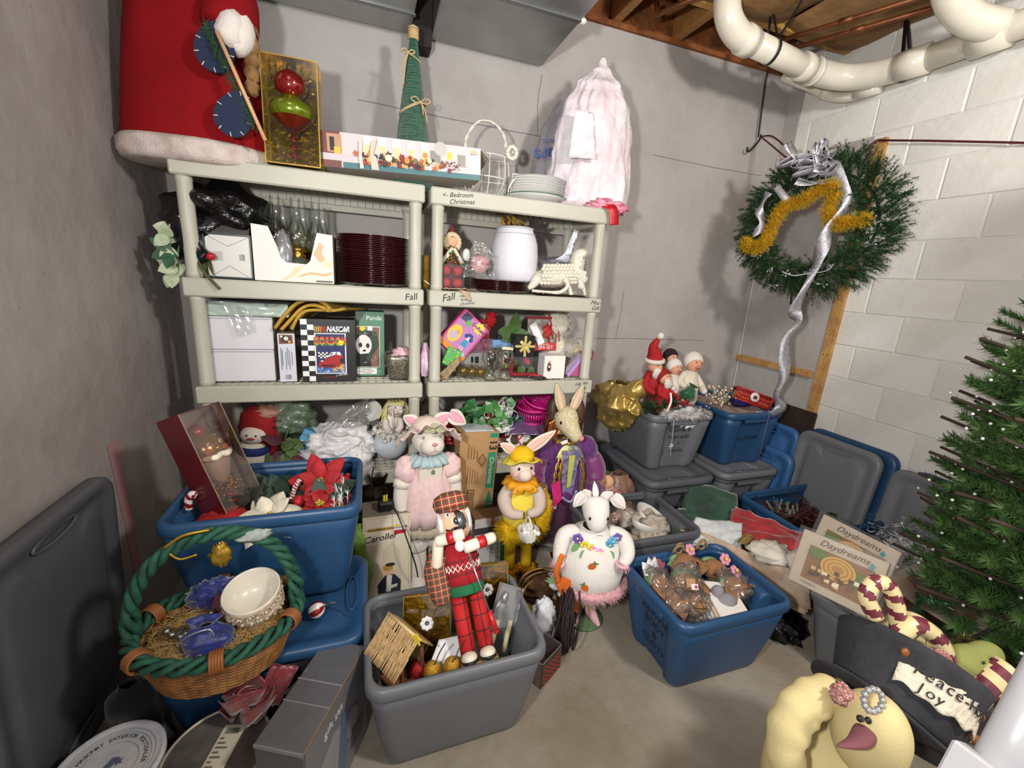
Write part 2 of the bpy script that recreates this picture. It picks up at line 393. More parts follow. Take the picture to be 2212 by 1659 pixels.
for a,b,r in (((1.82,2.03,2.725),(1.88,2.035,2.72),.069),((2.27,2.063,2.706),(2.34,2.067,2.703),.068),((2.37,2.067,2.70),(2.385,2.068,2.70),.070),((2.63,1.79,2.662),(2.644,1.66,2.66),.068),((2.644,1.50,2.655),(2.644,1.37,2.655),.07),((2.644,1.28,2.655),(2.644,1.2,2.655),.07)):
    mb=MB(); mb.tube([a,b],r,16); mb.build('coupling',M_pvc,t)
mb=MB(); mb.tube(spl([(2.34,1.50,3.1),(2.36,1.50,2.87),(2.43,1.49,2.76),(2.53,1.46,2.70),(2.62,1.40,2.67)],6),.062,16); mb.build('branch_elbow',M_pvc,t)
t=thing('small_drain_pipe','thin white drain pipe with elbow tucked under the large pipe','pipe')
mb=MB(); mb.tube(spl([(2.47,2.36,2.80),(2.60,2.24,2.72),(2.655,2.16,2.66),(2.665,2.05,2.62),(2.67,1.95,2.615)],5),.028,12); mb.build('pipe',M_pvc,t)
for a,b in (((2.63,2.20,2.69),(2.655,2.16,2.665)),((2.665,2.01,2.622),(2.668,1.88,2.616))):
    mb=MB(); mb.tube([a,b],.034,12); mb.build('coupling',M_pvc,t)
M_strap=mat('17171a',.5)
for lb,c,ax,top in (('black plastic hanger strap around the pipe near its elbow',(2.02,2.042,2.717),'x',(2.0,2.06,2.92)),('black hanger strap around the pipe on the block wall',(2.644,1.775,2.66),'y',(2.60,1.80,2.93)),('black hanger strap at the frame edge beyond the pipe branch',(2.645,1.16,2.655),'y',(2.6,1.15,2.93))):
    mb=MB(); C=V(c); r=.066
    P=[]
    for i in range(17):
        a=PI*.5+PI*.15+2*PI*.85*i/16
        d=(cos(a)*r,sin(a)*r); P.append((C.x,C.y+d[0],C.z+d[1]) if ax=='x' else (C.x+d[0],C.y,C.z+d[1]))
    P=[(top[0],top[1],top[2])]+P+[(top[0]+.01,top[1]+.01,top[2])]
    mb.ribbon(P,.016,(1,0,0) if ax=='x' else (0,1,0)); o=mb.build('pipe_strap',M_strap,None,solid=.002); tag(o,lb,'strap')
M_cop=mat('7a4a2c',.45,metal=.6,var=.3,vs=12)
for i,(a,b,lb) in enumerate((((2.12,2.08,2.80),(2.50,1.25,2.80),'brown copper water pipe under the insulation, nearer the corner'),((2.22,2.10,2.79),(2.62,1.25,2.79),'brown copper water pipe running beside the wall-top drain pipe'))):
    mb=MB(); mb.tube([a,lerp(a,b,.3),lerp(a,b,.33),b],.012,8); mb.tube([lerp(a,b,.28),lerp(a,b,.34)],.016,8); o=mb.build('copper_pipe',M_cop); tag(o,lb,'pipe')
mb=MB(); mb.tube([(1.47,2.30,2.93),(1.475,2.29,2.87),(1.50,2.22,2.87),(1.60,2.0,2.87)],.014,8); o=mb.build('copper_pipe',M_cop); tag(o,'short bent copper pipe stub between two joists','pipe')
mb=MB(); mb.tube(spl([(1.80,1.6,2.88),(2.05,1.95,2.86),(2.2,2.2,2.84),(2.42,2.43,2.86),(2.455,2.47,2.80),(2.47,2.47,2.6),(2.478,2.468,2.49)],4),.006,6); o=mb.build('wire',mat('1d2028',.5)); 
tag(o,'dark hanging wire along the joists and down the back wall','wire')
# ================================================================ shelving units
M_resin=mat('b8b6a8',.42,var=.05,vs=5,spec=.4)
ink=mat('15161a',.7)
LEV=(1.84,1.402,.965,.528,.09)
def shelf_unit(x0,x1,label,y0=1.98,y1=2.43):
    t=thing('shelving_unit',label,'shelf',(x0,y0,0))
    w=x1-x0; d=y1-y0
    trays=[]
    for zt in LEV:
        mb=MB(); h=.072
        # rim: rounded rectangular ring with slightly drafted walls
        for (cx,cy,sx,sy) in ((w/2,.012,w,.024),(w/2,d-.012,w,.024),(.012,d/2,.024,d-.04),(w-.012,d/2,.024,d-.04)):
            mb.box((cx,cy,zt-h/2),(sx,sy,h),bev=.006)
        for cx in (.035,w-.035):
            for cy in (.035,d-.035): mb.box((cx,cy,zt-h/2),(.066,.066,h-.004),bev=.012)
        mb.box((w/2,d-.03,zt-h-.012),(w-.1,.014,.03),bev=.003)
        o=mb.build('shelf_tray',M_resin,t); trays.append(o)
        mb=MB(); n=26; k=11
        for i in range(1,n): mb.box((w*i/n,d/2,zt-.014),(.009,d-.04,.016))
        for i in range(1,k): mb.box((w/2,d*i/k,zt-.013),(w-.04,.010,.018))
        for i in range(2,n-1): mb.box((w*i/n,d-.033,zt-.05),(.005,.006,.04))
        mb.build('deck_grid',M_resin,o)
    pm=None
    for k in range(4):
        zb=LEV[k+1]; zt=LEV[k]-.07
        for px in (.036,w-.036):
            for py in (.036,d-.036):
                if pm: o=bpy.data.objects.new('post',pm); COL.objects.link(o); o.parent=t
                else:
                    L=LEV[0]-.07-LEV[1]
                    mb=MB(); mb.lathe([(.0285,0),(.0285,.02),(.0265,.024),(.0265,L-.02),(.0285,L-.015),(.0285,L)],16,capb=True,capt=True); o=mb.build('post',M_resin,t); pm=o.data
                o.location=(px,py,zb)
    for px in (.036,w-.036):
        for py in (.036,d-.036):
            mb=MB(); mb.lathe([(.03,0),(.03,.02)],12,capb=True); o=mb.build('foot',M_resin,t,(px,py,0))
    return t,trays
sL,tL=shelf_unit(-.675,.243,'beige plastic shelving unit nearer the left wall, marked Fall at one tray end')
sR,tR=shelf_unit(.268,1.158,'beige plastic shelving unit nearer the wreath, with more marker notes')
def note(s,size,tr,x,z,sh=.3,rot=0,sx=1): txt(s,size*1.15,tr,ink,(x,-.0008,z),(PI/2,rot,0),shear=sh,sx=sx)
note('Fall',.036,tL[1],.86,1.367,.2,-.12)
note('<- Bedroom',.024,tR[0],.115,1.815,.3,-.1); note('Christmas',.024,tR[0],.135,1.789,.3,-.1)
note('Fall',.040,tR[1],.085,1.372,.3,-.25); note('Family',.015,tR[1],.16,1.384,.4,-.15); note('Room',.015,tR[1],.165,1.367,.4,-.15); note('Christmas',.015,tR[1],.175,1.349,.4,-.15)
note('Misc',.026,tR[1],.85,1.381,.5); note('Gift',.026,tR[1],.855,1.353,.4)
note('Gift',.020,tR[2],.80,.945,.4); note('Wr',.02,tR[2],.845,.95,.3); note('& Bags',.015,tR[2],.83,.925,.4)
# ================================================================ storage totes
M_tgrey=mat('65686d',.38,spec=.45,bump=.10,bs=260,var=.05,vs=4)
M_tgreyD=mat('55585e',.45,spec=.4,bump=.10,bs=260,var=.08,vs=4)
M_tblue=mat('254a70',.38,spec=.45,bump=.10,bs=260,var=.06,vs=4)
M_tbluL=mat('3a689c',.4,spec=.45,bump=.10,bs=260,var=.06,vs=4)
def rrect(l,w,r,n=7,ends=0.0,ew=.5,side=9):
    """rounded rectangle outline, long axis x; ends>0 recesses the middle of the short ends"""
    P=[]; hx,hy=l/2,w/2
    def edge(a,b,k):
        for i in range(k): P.append(lerp(a,b,i/k))
    def rec(y):
        q=abs(y)/(hy*ew); return ends*max(0,min(1,(1.12-q)/.22)) if ends else 0
    edge((-hx+r,-hy),(hx-r,-hy),4)
    for i in range(n): a=-PI/2+PI/2*i/n; P.append((hx-r+r*cos(a),-hy+r+r*sin(a)))
    s=len(P); edge((hx,-hy+r),(hx,hy-r),side*2)
    for i in range(n): a=PI/2*i/n; P.append((hx-r+r*cos(a),hy-r+r*sin(a)))
    edge((hx-r,hy),(-hx+r,hy),4)
    for i in range(n): a=PI/2+PI/2*i/n; P.append((-hx+r+r*cos(a),hy-r+r*sin(a)))
    edge((-hx,hy-r),(-hx,-hy+r),side*2)
    for i in range(n): a=PI+PI/2*i/n; P.append((-hx+r+r*cos(a),-hy+r+r*sin(a)))
    out=[]
    for x,y in P:
        e=rec(y) if abs(x)>hx-r*1.01 else 0
        out.append((x-math.copysign(e,x),y))
    return out
def tote_meshes(l,w,h,m,t):
    r=.055; tp=.055  # taper per side
    prof=[]  # (inset, z, endrecess)
    zs=[0,.012,.03,.4*h,.75*h,.86*h,h-.045]
    ins=[tp+.022,tp+.006,tp,tp*.62,tp*.28,tp*.18,.016]
    er=[.012,.018,.022,.026,.028,.020,.0]
    rings=[(i,z,e,0) for i,z,e in zip(ins,zs,er)]
    # up and over the rolled rim
    rings+=[(.014,h-.04,0,0)]
    mb=MB()
    def ring(i,z,e): return [(x,y,z) for x,y in rrect(l-2*i,w-2*i,max(.02,r-i*.3),6,e,.52,8)]
    R=[ring(i,z,e) for i,z,e,_ in rings]
    Ri=[ring(i+.004,z+(.004 if k==0 else 0),e) for k,(i,z,e,_) in enumerate(rings)]
    n=len(R[0]); vs=[];fs=[]
    seq=R+[ring(.017,h-.002,0)]+Ri[::-1]
    for q in seq: vs+=q
    for j in range(len(seq)-1):
        for i in range(n): fs.append((j*n+i,j*n+(i+1)%n,(j+1)*n+(i+1)%n,(j+1)*n+i))
    fs.append(tuple(range(n))[::-1]); fs.append(tuple((len(seq)-1)*n+i for i in range(n)))
    mb.add(vs,fs); body=mb.build('tote_body',m,t)
    mb=MB(); sec=[(.016,h-.040),(.004,h-.042),(0,h-.036),(0,h-.014),(.004,h-.004),(.012,h),(.020,h-.002),(.022,h-.02)]
    vs=[];fs=[]
    for i,z in sec: vs+=ring(i,z,0)
    for j in range(len(sec)-1):
        for i in range(n): fs.append((j*n+i,j*n+(i+1)%n,(j+1)*n+(i+1)%n,(j+1)*n+i))
    mb.add(vs,fs); mb.build('rim',m,t)
    # grip ledges under the rim at both ends
    for sx in (-1,1):
        mb=MB(); mb.box((sx*(l/2-.012),0,h-.052),(.02,w*.42,.028),bev=.006); mb.build('grip',m,t)
    return body
def lid_mesh(l,w,m,t,name='lid',z=0.0,shape_only=False):
    r=.07; mb=MB()
    sec=[(.012,-.030),(.002,-.032),(0,-.02),(0,-.004),(.006,.004),(.018,.006),(.032,.004),(.046,-.004),(.058,-.007),(.075,-.007)]
    vs=[];fs=[];R=None
    for i,dz in sec: 
        q=[(x,y,z+dz) for x,y in rrect(l-2*i,w-2*i,max(.03,r-i*.5),6,0,.5,8)]; n=len(q); vs+=q
    for j in range(len(sec)-1):
        for i in range(n): fs.append((j*n+i,j*n+(i+1)%n,(j+1)*n+(i+1)%n,(j+1)*n+i))
    # raised centre panel with clipped corners
    k=len(sec)
    for i,dz in ((.085,.001),(.10,.004),(.16,.005)):
        q=[(x,y,z+dz) for x,y in rrect(l-2*i,w-2*i,.05,6,.03,.55,8)]; vs+=q
    for j in range(k-1,k+2):
        for i in range(n): fs.append((j*n+i,j*n+(i+1)%n,(j+1)*n+(i+1)%n,(j+1)*n+i))
    fs.append(tuple((k+2)*n+i for i in range(n)))
    mb.add(vs,fs)
    o=mb.build(name,m,t,solid=.004)
    for sx in (-1,1):
        mb=MB(); P=[(sx*(l/2-.052+.018*cos(a)),.085*sin(a),z+.002) for a in [2*PI*i/28 for i in range(28)]]
        mb.tube(P,.0045,6,closed=True); mb.build('handle_oval' if name!='lid' else 'lid_handle',m,t if name!='lid' else o)
    return o
def tote(label,m,c,rot=0,l=.56,w=.41,h=.36,lid=None,z=0.0,tilt=(0,0),cat='storage tote'):
    t=thing('storage_tote',label,cat,(c[0],c[1],z),(tilt[0],tilt[1],rot))
    tote_meshes(l,w,h,m,t)
    if lid: lid_mesh(l+.012,w+.012,lid,t,'lid',h+.012)
    return t
H2=PI/2
tote_low=tote('closed blue storage tote under the open tote of poinsettias',M_tblue,(-.315,1.385),l=.58,w=.43,h=.335,lid=M_tblue)
tote_poin=tote('open blue tote heaped with poinsettias and a boxed ornament, by the left wall',M_tblue,(-.315,1.525),l=.57,w=.42,h=.365,z=.362)
tote_front=tote('open grey tote with the plaid nutcracker standing in it',M_tgrey,(.245,1.145),rot=.02,l=.55,w=.39,h=.37)
tote_kew=tote('open blue tote marked Kewpie Body and Cloth, alone on the bare floor',M_tblue,(1.272,1.125),rot=0.0,l=.535,w=.40,h=.35)
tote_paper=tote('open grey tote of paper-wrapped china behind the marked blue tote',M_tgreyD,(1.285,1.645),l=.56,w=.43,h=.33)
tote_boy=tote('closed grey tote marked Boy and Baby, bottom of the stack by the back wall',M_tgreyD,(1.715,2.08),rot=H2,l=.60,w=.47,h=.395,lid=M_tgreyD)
tote_socks=tote('open grey tote marked Nutcracker and Socks, full of holiday figures',M_tgrey,(1.735,2.16),rot=H2,l=.58,w=.45,h=.365,z=.412)
tote_nut=tote('closed grey tote marked Nutcracker beneath the blue Snowmen tote',M_tgrey,(2.235,2.06),rot=H2,l=.56,w=.45,h=.395,lid=M_tgrey)
tote_snow=tote('open blue tote marked Snowmen, on top of a grey tote in the corner',M_tblue,(2.255,2.11),rot=H2,l=.54,w=.44,h=.365,z=.412)
tote_xmas=tote('open blue tote marked Christmas with pine cones and picks',M_tblue,(2.35,1.485),l=.61,w=.45,h=.34)
tote_right=tote('grey tote on the floor under the framed craft kits',M_tgrey,(1.915,.70),rot=H2+.12,l=.62,w=.44,h=.34)
tote_back=tote('grey tote behind the craft kits with white fluff over its rim',M_tgrey,(2.38,1.0),l=.56,w=.42,h=.33)
def surf_x(t,y,z):
    from mathutils.bvhtree import BVHTree
    b=[c for c in t.children if c.name.startswith('tote_body')][0].data
    tr=BVHTree.FromPolygons([v.co for v in b.vertices],[tuple(q.vertices) for q in b.polygons]); h=tr.ray_cast(V((-1,y,z)),V((1,0,0))); return h[0].x
def marks(t,lines,x,y,z,rz,size,dz,m=ink,lean=.05,sh=.15):
    for i,s in enumerate(lines):
        txt(s,size,t,m,(surf_x(t,y,z-i*dz-size*.3)-.0025,y,z-i*dz),(H2-lean,0,rz),shear=sh)
# end panels are recessed: the writing sits on them
marks(tote_kew,('KEWPIE','BODY','&','CLOTH'),-.2265,.0,.225,-H2,.046,.05,lean=-.15)
marks(tote_socks,('Christmas DEC','Nutcracker','+','Socks'),-.253,-.02,.258,-H2,.038,.046,lean=-.15)
marks(tote_snow,('SNOWMEN',),-.2215,-.02,.18,-H2,.045,.05,lean=-.14)
marks(tote_nut,('Nutcracker',),-.2335,-.02,.21,-H2,.05,.05,lean=-.14)
marks(tote_boy,('Boy','&','Baby','Dolls'),-.264,-.07,.275,-H2,.06,.062,lean=-.14)
marks(tote_xmas,('Christmas',),-.2615,.03,.2,-H2,.05,.05,lean=-.14)
for t,x,y,z in ((tote_snow,-.231,-.05,.265),(tote_nut,-.241,-.02,.285)):
    panel([('r',-.06,-.04,.06,.04,'d9d6da'),('r',-.056,-.036,.012,.014,'57708f'),('r',-.056,.018,.012,.036,'d58f98'),('r',.02,.02,.054,.034,'8a8f9a')]+[('r',.02+.004*i,-.034,.022+.004*i,.012,'2c2c30') for i in range(8)],'price_sticker',t,(surf_x(t,y,z-.04)-.003,y,z),(H2+.09,0,-H2))
# ================================================================ small shape helpers
def leaf(mb,base,d,up,L,Wd,m=0,bend=.15,fold=.2,n=6,wp=None):
    d=V(d).normalized(); up=V(up); s=d.cross(up)
    s=s.normalized() if s.length>1e-4 else d.orthogonal().normalized(); up=s.cross(d)
    B=V(base)
    def fn(u,v):
        w=(wp(v) if wp else sin(PI*min(1,v**.8*1.0))**.8)*Wd; x=(u-.5)*2
        p=B+d*(L*v)+s*(x*w*.5)+up*(abs(x)*w*.5*fold-bend*L*v*v)
        return tuple(p)
    mb.grid(fn,2,n,m)
def sack(mb,c,r,h,prof,seed=0,amp=.08,fold=10,nu=40,nv=28,m=0,top=True,lean=(0,0),fine=.035):
    """crumpled bag: prof is [(height fraction, radius factor)]"""
    def pr(v):
        for a,b in zip(prof,prof[1:]):
            if v<=b[0]: t=(v-a[0])/max(1e-6,b[0]-a[0]); t=t*t*(3-2*t); return a[1]+(b[1]-a[1])*t
        return prof[-1][1]
    def fn(u,v):
        a=2*PI*u; k=pr(v)
        n1=nz(cos(a)*1.6+seed,sin(a)*1.6,v*2.2); n2=nz(cos(a)*5+seed*3,sin(a)*5,v*3.5); rid=1-abs(nz(cos(a)*3+v*1.5+seed,sin(a)*3-v,v*5+seed))*2
        pl=sin(a*fold+4*n1+seed)*.35*max(0,v-.55)
        q=k*(1+amp*(n1*1.6+rid*.5+pl))+fine*n2*k
        return (c[0]+r[0]*q*cos(a)+lean[0]*v,c[1]+r[1]*q*sin(a)+lean[1]*v,c[2]+h*v+.05*h*n2*(k if v>.05 and v<.97 else 0)*.6)
    mb.grid(fn,nu,nv,m,cu=True)
def crumple(mb,c,r,seed=0,amp=.28,m=0,nu=22,nv=14,fr=2.4):
    """crumpled paper or cloth wad"""
    def fn(u,v):
        a=2*PI*u; b=PI*v; p=V((sin(b)*cos(a),sin(b)*sin(a),cos(b)))
        n=1-abs(noise.noise(p*fr+V((seed,seed*2,1))))*2; n2=1-abs(noise.noise(p*fr*2.3+V((seed*3,1,seed))))*2
        k=1+amp*(n-.5)+amp*.45*(n2-.5)
        return (c[0]+r[0]*p.x*k,c[1]+r[1]*p.y*k,c[2]+r[2]*p.z*k)
    mb.grid(fn,nu,nv,m,cu=True)
def sheet(mb,pts,nu=14,nv=14,m=0,seed=0,amp=.01,fr=3.0):
    """crinkled sheet between four corner points (a,b,c,d in order)"""
    a,b,c,d=[V(p) for p in pts]; nrm=(b-a).cross(d-a).normalized()
    def fn(u,v):
        p=(a*(1-u)+b*u)*(1-v)+(d*(1-u)+c*u)*v
        n=1-abs(nz(u*fr+seed,v*fr,seed))*2; n2=nz(u*fr*2.7+seed,v*fr*2.7,seed+4)
        return tuple(p+nrm*amp*(n+n2*.6))
    mb.grid(fn,nu,nv,m)
def carton(name,label,cat,size,loc,rot=(0,0,0),m=None,bev=.003,group=None):
    t=thing(name,label,cat,loc,rot,group); mb=MB(); mb.box((0,0,size[2]/2),size,bev=bev); mb.build('carton',m,t); return t
def cboxe(mb,x0,x1,y0,y1,z0,z1,m=0,open_top=False):
    vs=[(x,y,z) for x in(x0,x1) for y in(y0,y1) for z in(z0,z1)]
    fs=[(0,1,3,2),(4,6,7,5),(0,4,5,1),(2,3,7,6),(0,2,6,4),(1,5,7,3)]
    if open_top: fs=fs[:-1]
    mb.add(vs,fs,m,False)
def stitches(mb,pts,nrm,L=.012,w=.0016,every=.018,m=0):
    """short blanket stitches across an outline"""
    k=len(pts); N=V(nrm)
    for i in range(0,k,2):
        a=V(pts[i]); b=V(pts[(i+1)%k]); t=(b-a); 
        if t.length<1e-5: continue
        s=N.cross(t.normalized()); mb.tube([a+N*.002-s*L*.1,a+N*.002+s*L],w,4,m)
M_red=mat('860c13',.9,bump=.3,bs=300,var=.15,vs=5,spec=.2)
M_fur=mat('dccfc8',.95,bump=.9,bs=180,var=.25,vs=12,col2='b5a49b')
M_navy=mat('18233f',.85,bump=.3,bs=300)
M_ivory=mat('e9dfc8',.7); M_blk=mat('141416',.5); M_wht=mat('ecebea',.6); M_gold=mat('c89a2c',.25,metal=1.0); M_goldp=mat('c8a452',.35,metal=.9)
M_clear=film(); M_glass=film('fbfffb',.08,.02)
M_card=mat('e6e2dc',.7)
M_twine=mat('c9ae82',.85)
# ================================================================ top of the shelves
# tall red-robed figure, standing in the back corner of the shelf and rising past the frame
t=thing('robed_figure','tall red-robed figure with white fur hem on the shelf top','figurine',(-.60,2.12,1.842))
mb=MB()
def wobR(a,z): return 1+.035*sin(a*5+1)*(1-z)+.02*sin(a*9+z*6)
mb.at(sc=(1.06,.66,1)); mb.lathe([(.232,.02),(.235,.06),(.225,.14),(.21,.26),(.19,.4),(.165,.55),(.14,.66),(.10,.71)],40,wob=wobR,capb=True); mb.build('robe',M_red,t)
mb=MB(); mb.at(sc=(1.06,.70,1))
def furw(a,z): return 1+.02*nz(cos(a)*9,sin(a)*9,z*60)+.03*sin(a*5+1)
mb.lathe([(.21,-.028),(.243,-.022),(.254,.0),(.252,.035),(.24,.052),(.225,.05)],64,wob=furw,capb=True); mb.build('fur_hem',M_fur,t)
# sleeve with cuff reaching forward-right
mb=MB(); mb.tube(spl([(.10,-.02,.68),(.15,-.08,.58),(.165,-.115,.48),(.15,-.13,.405)],5),[.055,.058,.062,.066,.07,.074,.078,.082,.084,.086,.087,.088,.088,.086,.084,.082][:16],14); mb.build('sleeve',M_red,t)
mb=MB(); mb.tube([(.185,-.155,.45),(.18,-.165,.42),(.165,-.17,.375),(.155,-.165,.36)],[.045,.058,.062,.045],14,flat=.8); mb.tube(spl([(.155,-.15,.50),(.19,-.155,.45),(.195,-.16,.40),(.165,-.17,.345)],4),[.02,.028,.033,.036,.04,.043,.045,.047,.048,.048,.045,.04,.03][:13],12); mb.build('fur_cuff',mat('e0d6cf',.95,bump=.8,bs=200),t)
mb=MB()
for i in range(7):
    mb.ell((.225-.004*abs(i-3),-.13,.52-.045*i),(.026,.03,.03),0,10,7,nz=.3,ns=9,seed=i)
mb.build('curly_trim',mat('9a7448',.95,bump=1,bs=120,var=.4,vs=30,col2='6f4f2c'),t)
mit=[(.045*cos(a)*(1-.15*sin(a)),.07*sin(a)) for a in [2*PI*i/20 for i in range(20)]]
for k,(c,ry,rx) in enumerate((((.125,-.19,.335),.35,-.1),((.17,-.205,.135),.5,-.05))):
    mb=MB(); mb.at(c,(H2+.1,ry,.12)); mb.ext([(1.25*x,1.12*y) for x,y in mit],.02,z0=-.01); mit_o=mb.build('mitten',M_navy,t)
    mb=MB(); mb.at(c,(H2+.1,ry,.12)); stitches(mb,[(1.22*x,1.1*y,.0105) for x,y in mit],(0,0,1),.013); mb.build('stitching',mat('e4e0d8',.8),mit_o)
mb=MB(); mb.tube([(.14,-.225,.37),(.262,-.225,.06)],.0065,8); mb.build('stick',mat('cfa074',.6),t)
mb=MB()
for i in range(260):
    u=rnd.random(); p=(.105+.13*u+rnd.gauss(0,.004),-.215,.39-.30*u+rnd.gauss(0,.004)); a=rnd.uniform(0,2*PI)
    mb.tube([p,(p[0]+.022*cos(a),p[1]-.008*rnd.random(),p[2]+.022*sin(a))],[.0016,.0005],3,cap=False)
mb.build('pine_garland',mat('2b4a2c',.8),t,kind='stuff')
mb=MB(); mb.ell((0,-.01,.78),(.085,.085,.10)); mb.ell((0,-.09,.77),(.014,.016,.014),0,8,6); hd=mb.build('head',mat('d9a98b',.7),t)
mb=MB(); mb.lathe([(.10,.80),(.10,.84),(.085,.90),(.04,.965),(.0,.985)],20); mb.build('hood',M_red,t)
mb=MB(); mb.ell((0,-.065,.71),(.07,.045,.10),0,14,10,nz=.3); mb.build('beard',M_fur,t)
for s in (-1,1):
    mb=MB(); mb.ell((s*.03,-.088,.80),(.008,.006,.009),0,8,6); mb.build('eye',M_blk,hd)
# long narrow gold window box with a finial ornament
t=thing('finial_ornament_box','upright gold window box holding a red and green glass finial','ornament box',(-.258,2.0,1.845),(-.04,0,-.05))
M_gfilm=film('b79226',.14,.1)
mb=MB(); mb.box((0,.055,.185),(.19,.004,.365)); mb.build('back_card',mat('a8942c',.3,metal=.75,bump=.4,bs=30),t)
mb=MB(); cboxe(mb,-.096,.096,-.03,.053,0,.37); mb.build('window_film',film('e2da8c',.10,.06),t)
mb=MB()
for x in (-.095,.095): mb.box((x,-.03,.185),(.004,.004,.37)); mb.box((x,.053,.185),(.004,.004,.37))
for z in (.002,.368): mb.box((0,-.03,z),(.19,.004,.004)); mb.box((0,.012,z),(.19,.085,.003))
mb.build('edge_strips',M_goldp,t)
o2=thing('glass_finial','red and green blown glass finial inside the gold window box','ornament',(-.26,2.005,1.87),(0,0,0))
mb=MB(); mb.lathe([(.004,.225),(.03,.215),(.052,.235),(.056,.262),(.048,.285),(.025,.302),(.012,.31)],24,capb=True,capt=True); mb.build('red_bulb',mat('8e1410',.12,metal=.55,coat=1),o2)
mb=MB(); mb.lathe([(.015,.115),(.05,.13),(.074,.15),(.078,.172),(.07,.192),(.045,.205),(.03,.222)],24,capb=True); mb.build('green_disc',mat('7c8f16',.15,metal=.6,coat=1),o2)
mb=MB(); mb.lathe([(.008,.085),(.02,.1),(.05,.125),(.07,.145)],24,capb=True); mb.build('red_cup',mat('7a2a14',.2,metal=.5),o2)
mb=MB(); mb.tube([(.012*cos(i*.8),.012*sin(i*.8),.09-.085*i/24) for i in range(25)],.006,8); mb.build('twisted_stem',mat('a8180f',.15,metal=.6,coat=1),o2)
mb=MB(); mb.lathe([(.012,.31),(.012,.325),(.004,.33)],10,capt=True); mb.build('cap',M_gold,o2)
mb=MB()
for i in range(22): mb.ell((rnd.uniform(-.07,.07),.03,rnd.uniform(.275,.325)),(.014,.004,.009),0,6,4)
mb.build('foil_script',M_gold,t)
# autumn centrepiece carton
t=thing('centerpiece_carton','long carton printed with candles and autumn leaves spanning both shelf tops','carton',(-.158,2.02,1.868),(-.0,-.045,.02))
Lb,Hb=.655,.10
mb=MB(); cboxe(mb,0,Lb,0,.20,0,Hb+.03); mb.build('carton',mat('d6cec2',.7,var=.1,vs=9),t)
mb=MB(); mb.add([(Lb,.0,.0),(Lb+.004,.0,0),(Lb+.004,.09,-.045),(Lb-.05,.05,-.05)],[(0,1,2,3)],0,False); mb.build('carton_flap',mat('c3bbad',.7),t,solid=.003)
mb=MB(); mb.add([(Lb,.0,Hb+.03),(Lb,.2,Hb+.03),(Lb+.06,.2,Hb-.01),(Lb+.05,.03,Hb+.0)],[(0,1,2,3)],0,False); mb.build('carton_flap',mat('b9b0a1',.7),t,solid=.003)
h=Hb+.03
Ly=[('r',0,0,Lb,h,'cfc3c4'),('r',0,.045,Lb,.05,'b5a6a4'),('r',0,0,.07,h,'6e3a35'),('r',.02,.055,.075,h-.008,'b98d70'),('r',.0,.025,.12,.05,'c7bcc0'),('r',.03,.06,.048,h-.02,'2a1a16'),('r',.045,.05,.068,.075,'d7b72a'),('r',.075,0,Lb,.022,'3f7078'),
('r',.43,.055,.475,.1,'8a857f'),('c',.475,.11,.028,'b9b5ae'),('r',.505,.072,.525,.1,'d3c02a'),('r',.49,.06,.545,.068,'c5bdb1'),('r',.55,.05,.585,.095,'918c84'),('r',.6,.04,.65,.1,'e0d8d1'),('r',.605,.095,.64,.122,'f0eee8'),('r',.608,.108,.636,.118,'c9a96a')]
for cx in (.175,.232,.29,.35,.405): Ly+=[('r',cx-.017,.05,cx+.017,h-.004,'dcd8d6'),('r',cx-.014,.052,cx+.014,.095,'cfc79a'),('c',cx,h-.014,.0035,'fbf4d8'),('r',cx-.016,.044,cx+.016,.052,'1d1512')]
for i in range(95):
    x=rnd.gauss(.3,.1); y=.04+rnd.gauss(0,.012); 
    if not .1<x<.52: continue
    c=rnd.choice(['8e2018','a8301c','c8571a','d8821e','3c2216','57301a','c9a75a','7a1c1c','2a1a12'])
    Ly.append(('p',star(x,max(.026,y),rnd.uniform(.007,.016),5,.5,rnd.uniform(0,6)),c))
Ly+=[('c',.255,.05,.014,'e9dfb4'),('c',.33,.048,.012,'d9892a'),('c',.365,.05,.009,'6b7030'),('c',.425,.055,.01,'dfcf9d'),('p',[(.14,.0),(.155,.002),(.15,.05),(.155,.1),(.143,.11),(.138,.05)],'cfc6b8'),('p',[(.185,-.0),(.215,.0),(.208,.045),(.195,.06),(.212,.115),(.19,.11),(.18,.05)],'c5bbab')]
for i in range(40): Ly.append(('c',.47+.09*rnd.random(),.03+.03*rnd.random(),.003,'6a2f22'))
panel(Ly,'printed_front',t,(0,-.0006,0),dz=.0001)
txt('$64.99',.011,t,ink,(.62,-.014,.1),(H2,0,0))
panel([('p',star(.05,.07,.028,5,.5,.2),'8a2a22'),('r',.08,.05,.15,.054,'8f8a80'),('r',.08,.06,.15,.064,'8f8a80'),('r',.1,.02,.16,.028,'3f506a')],'printed_end',t,(Lb+.0006,.0,0),(H2,0,H2))
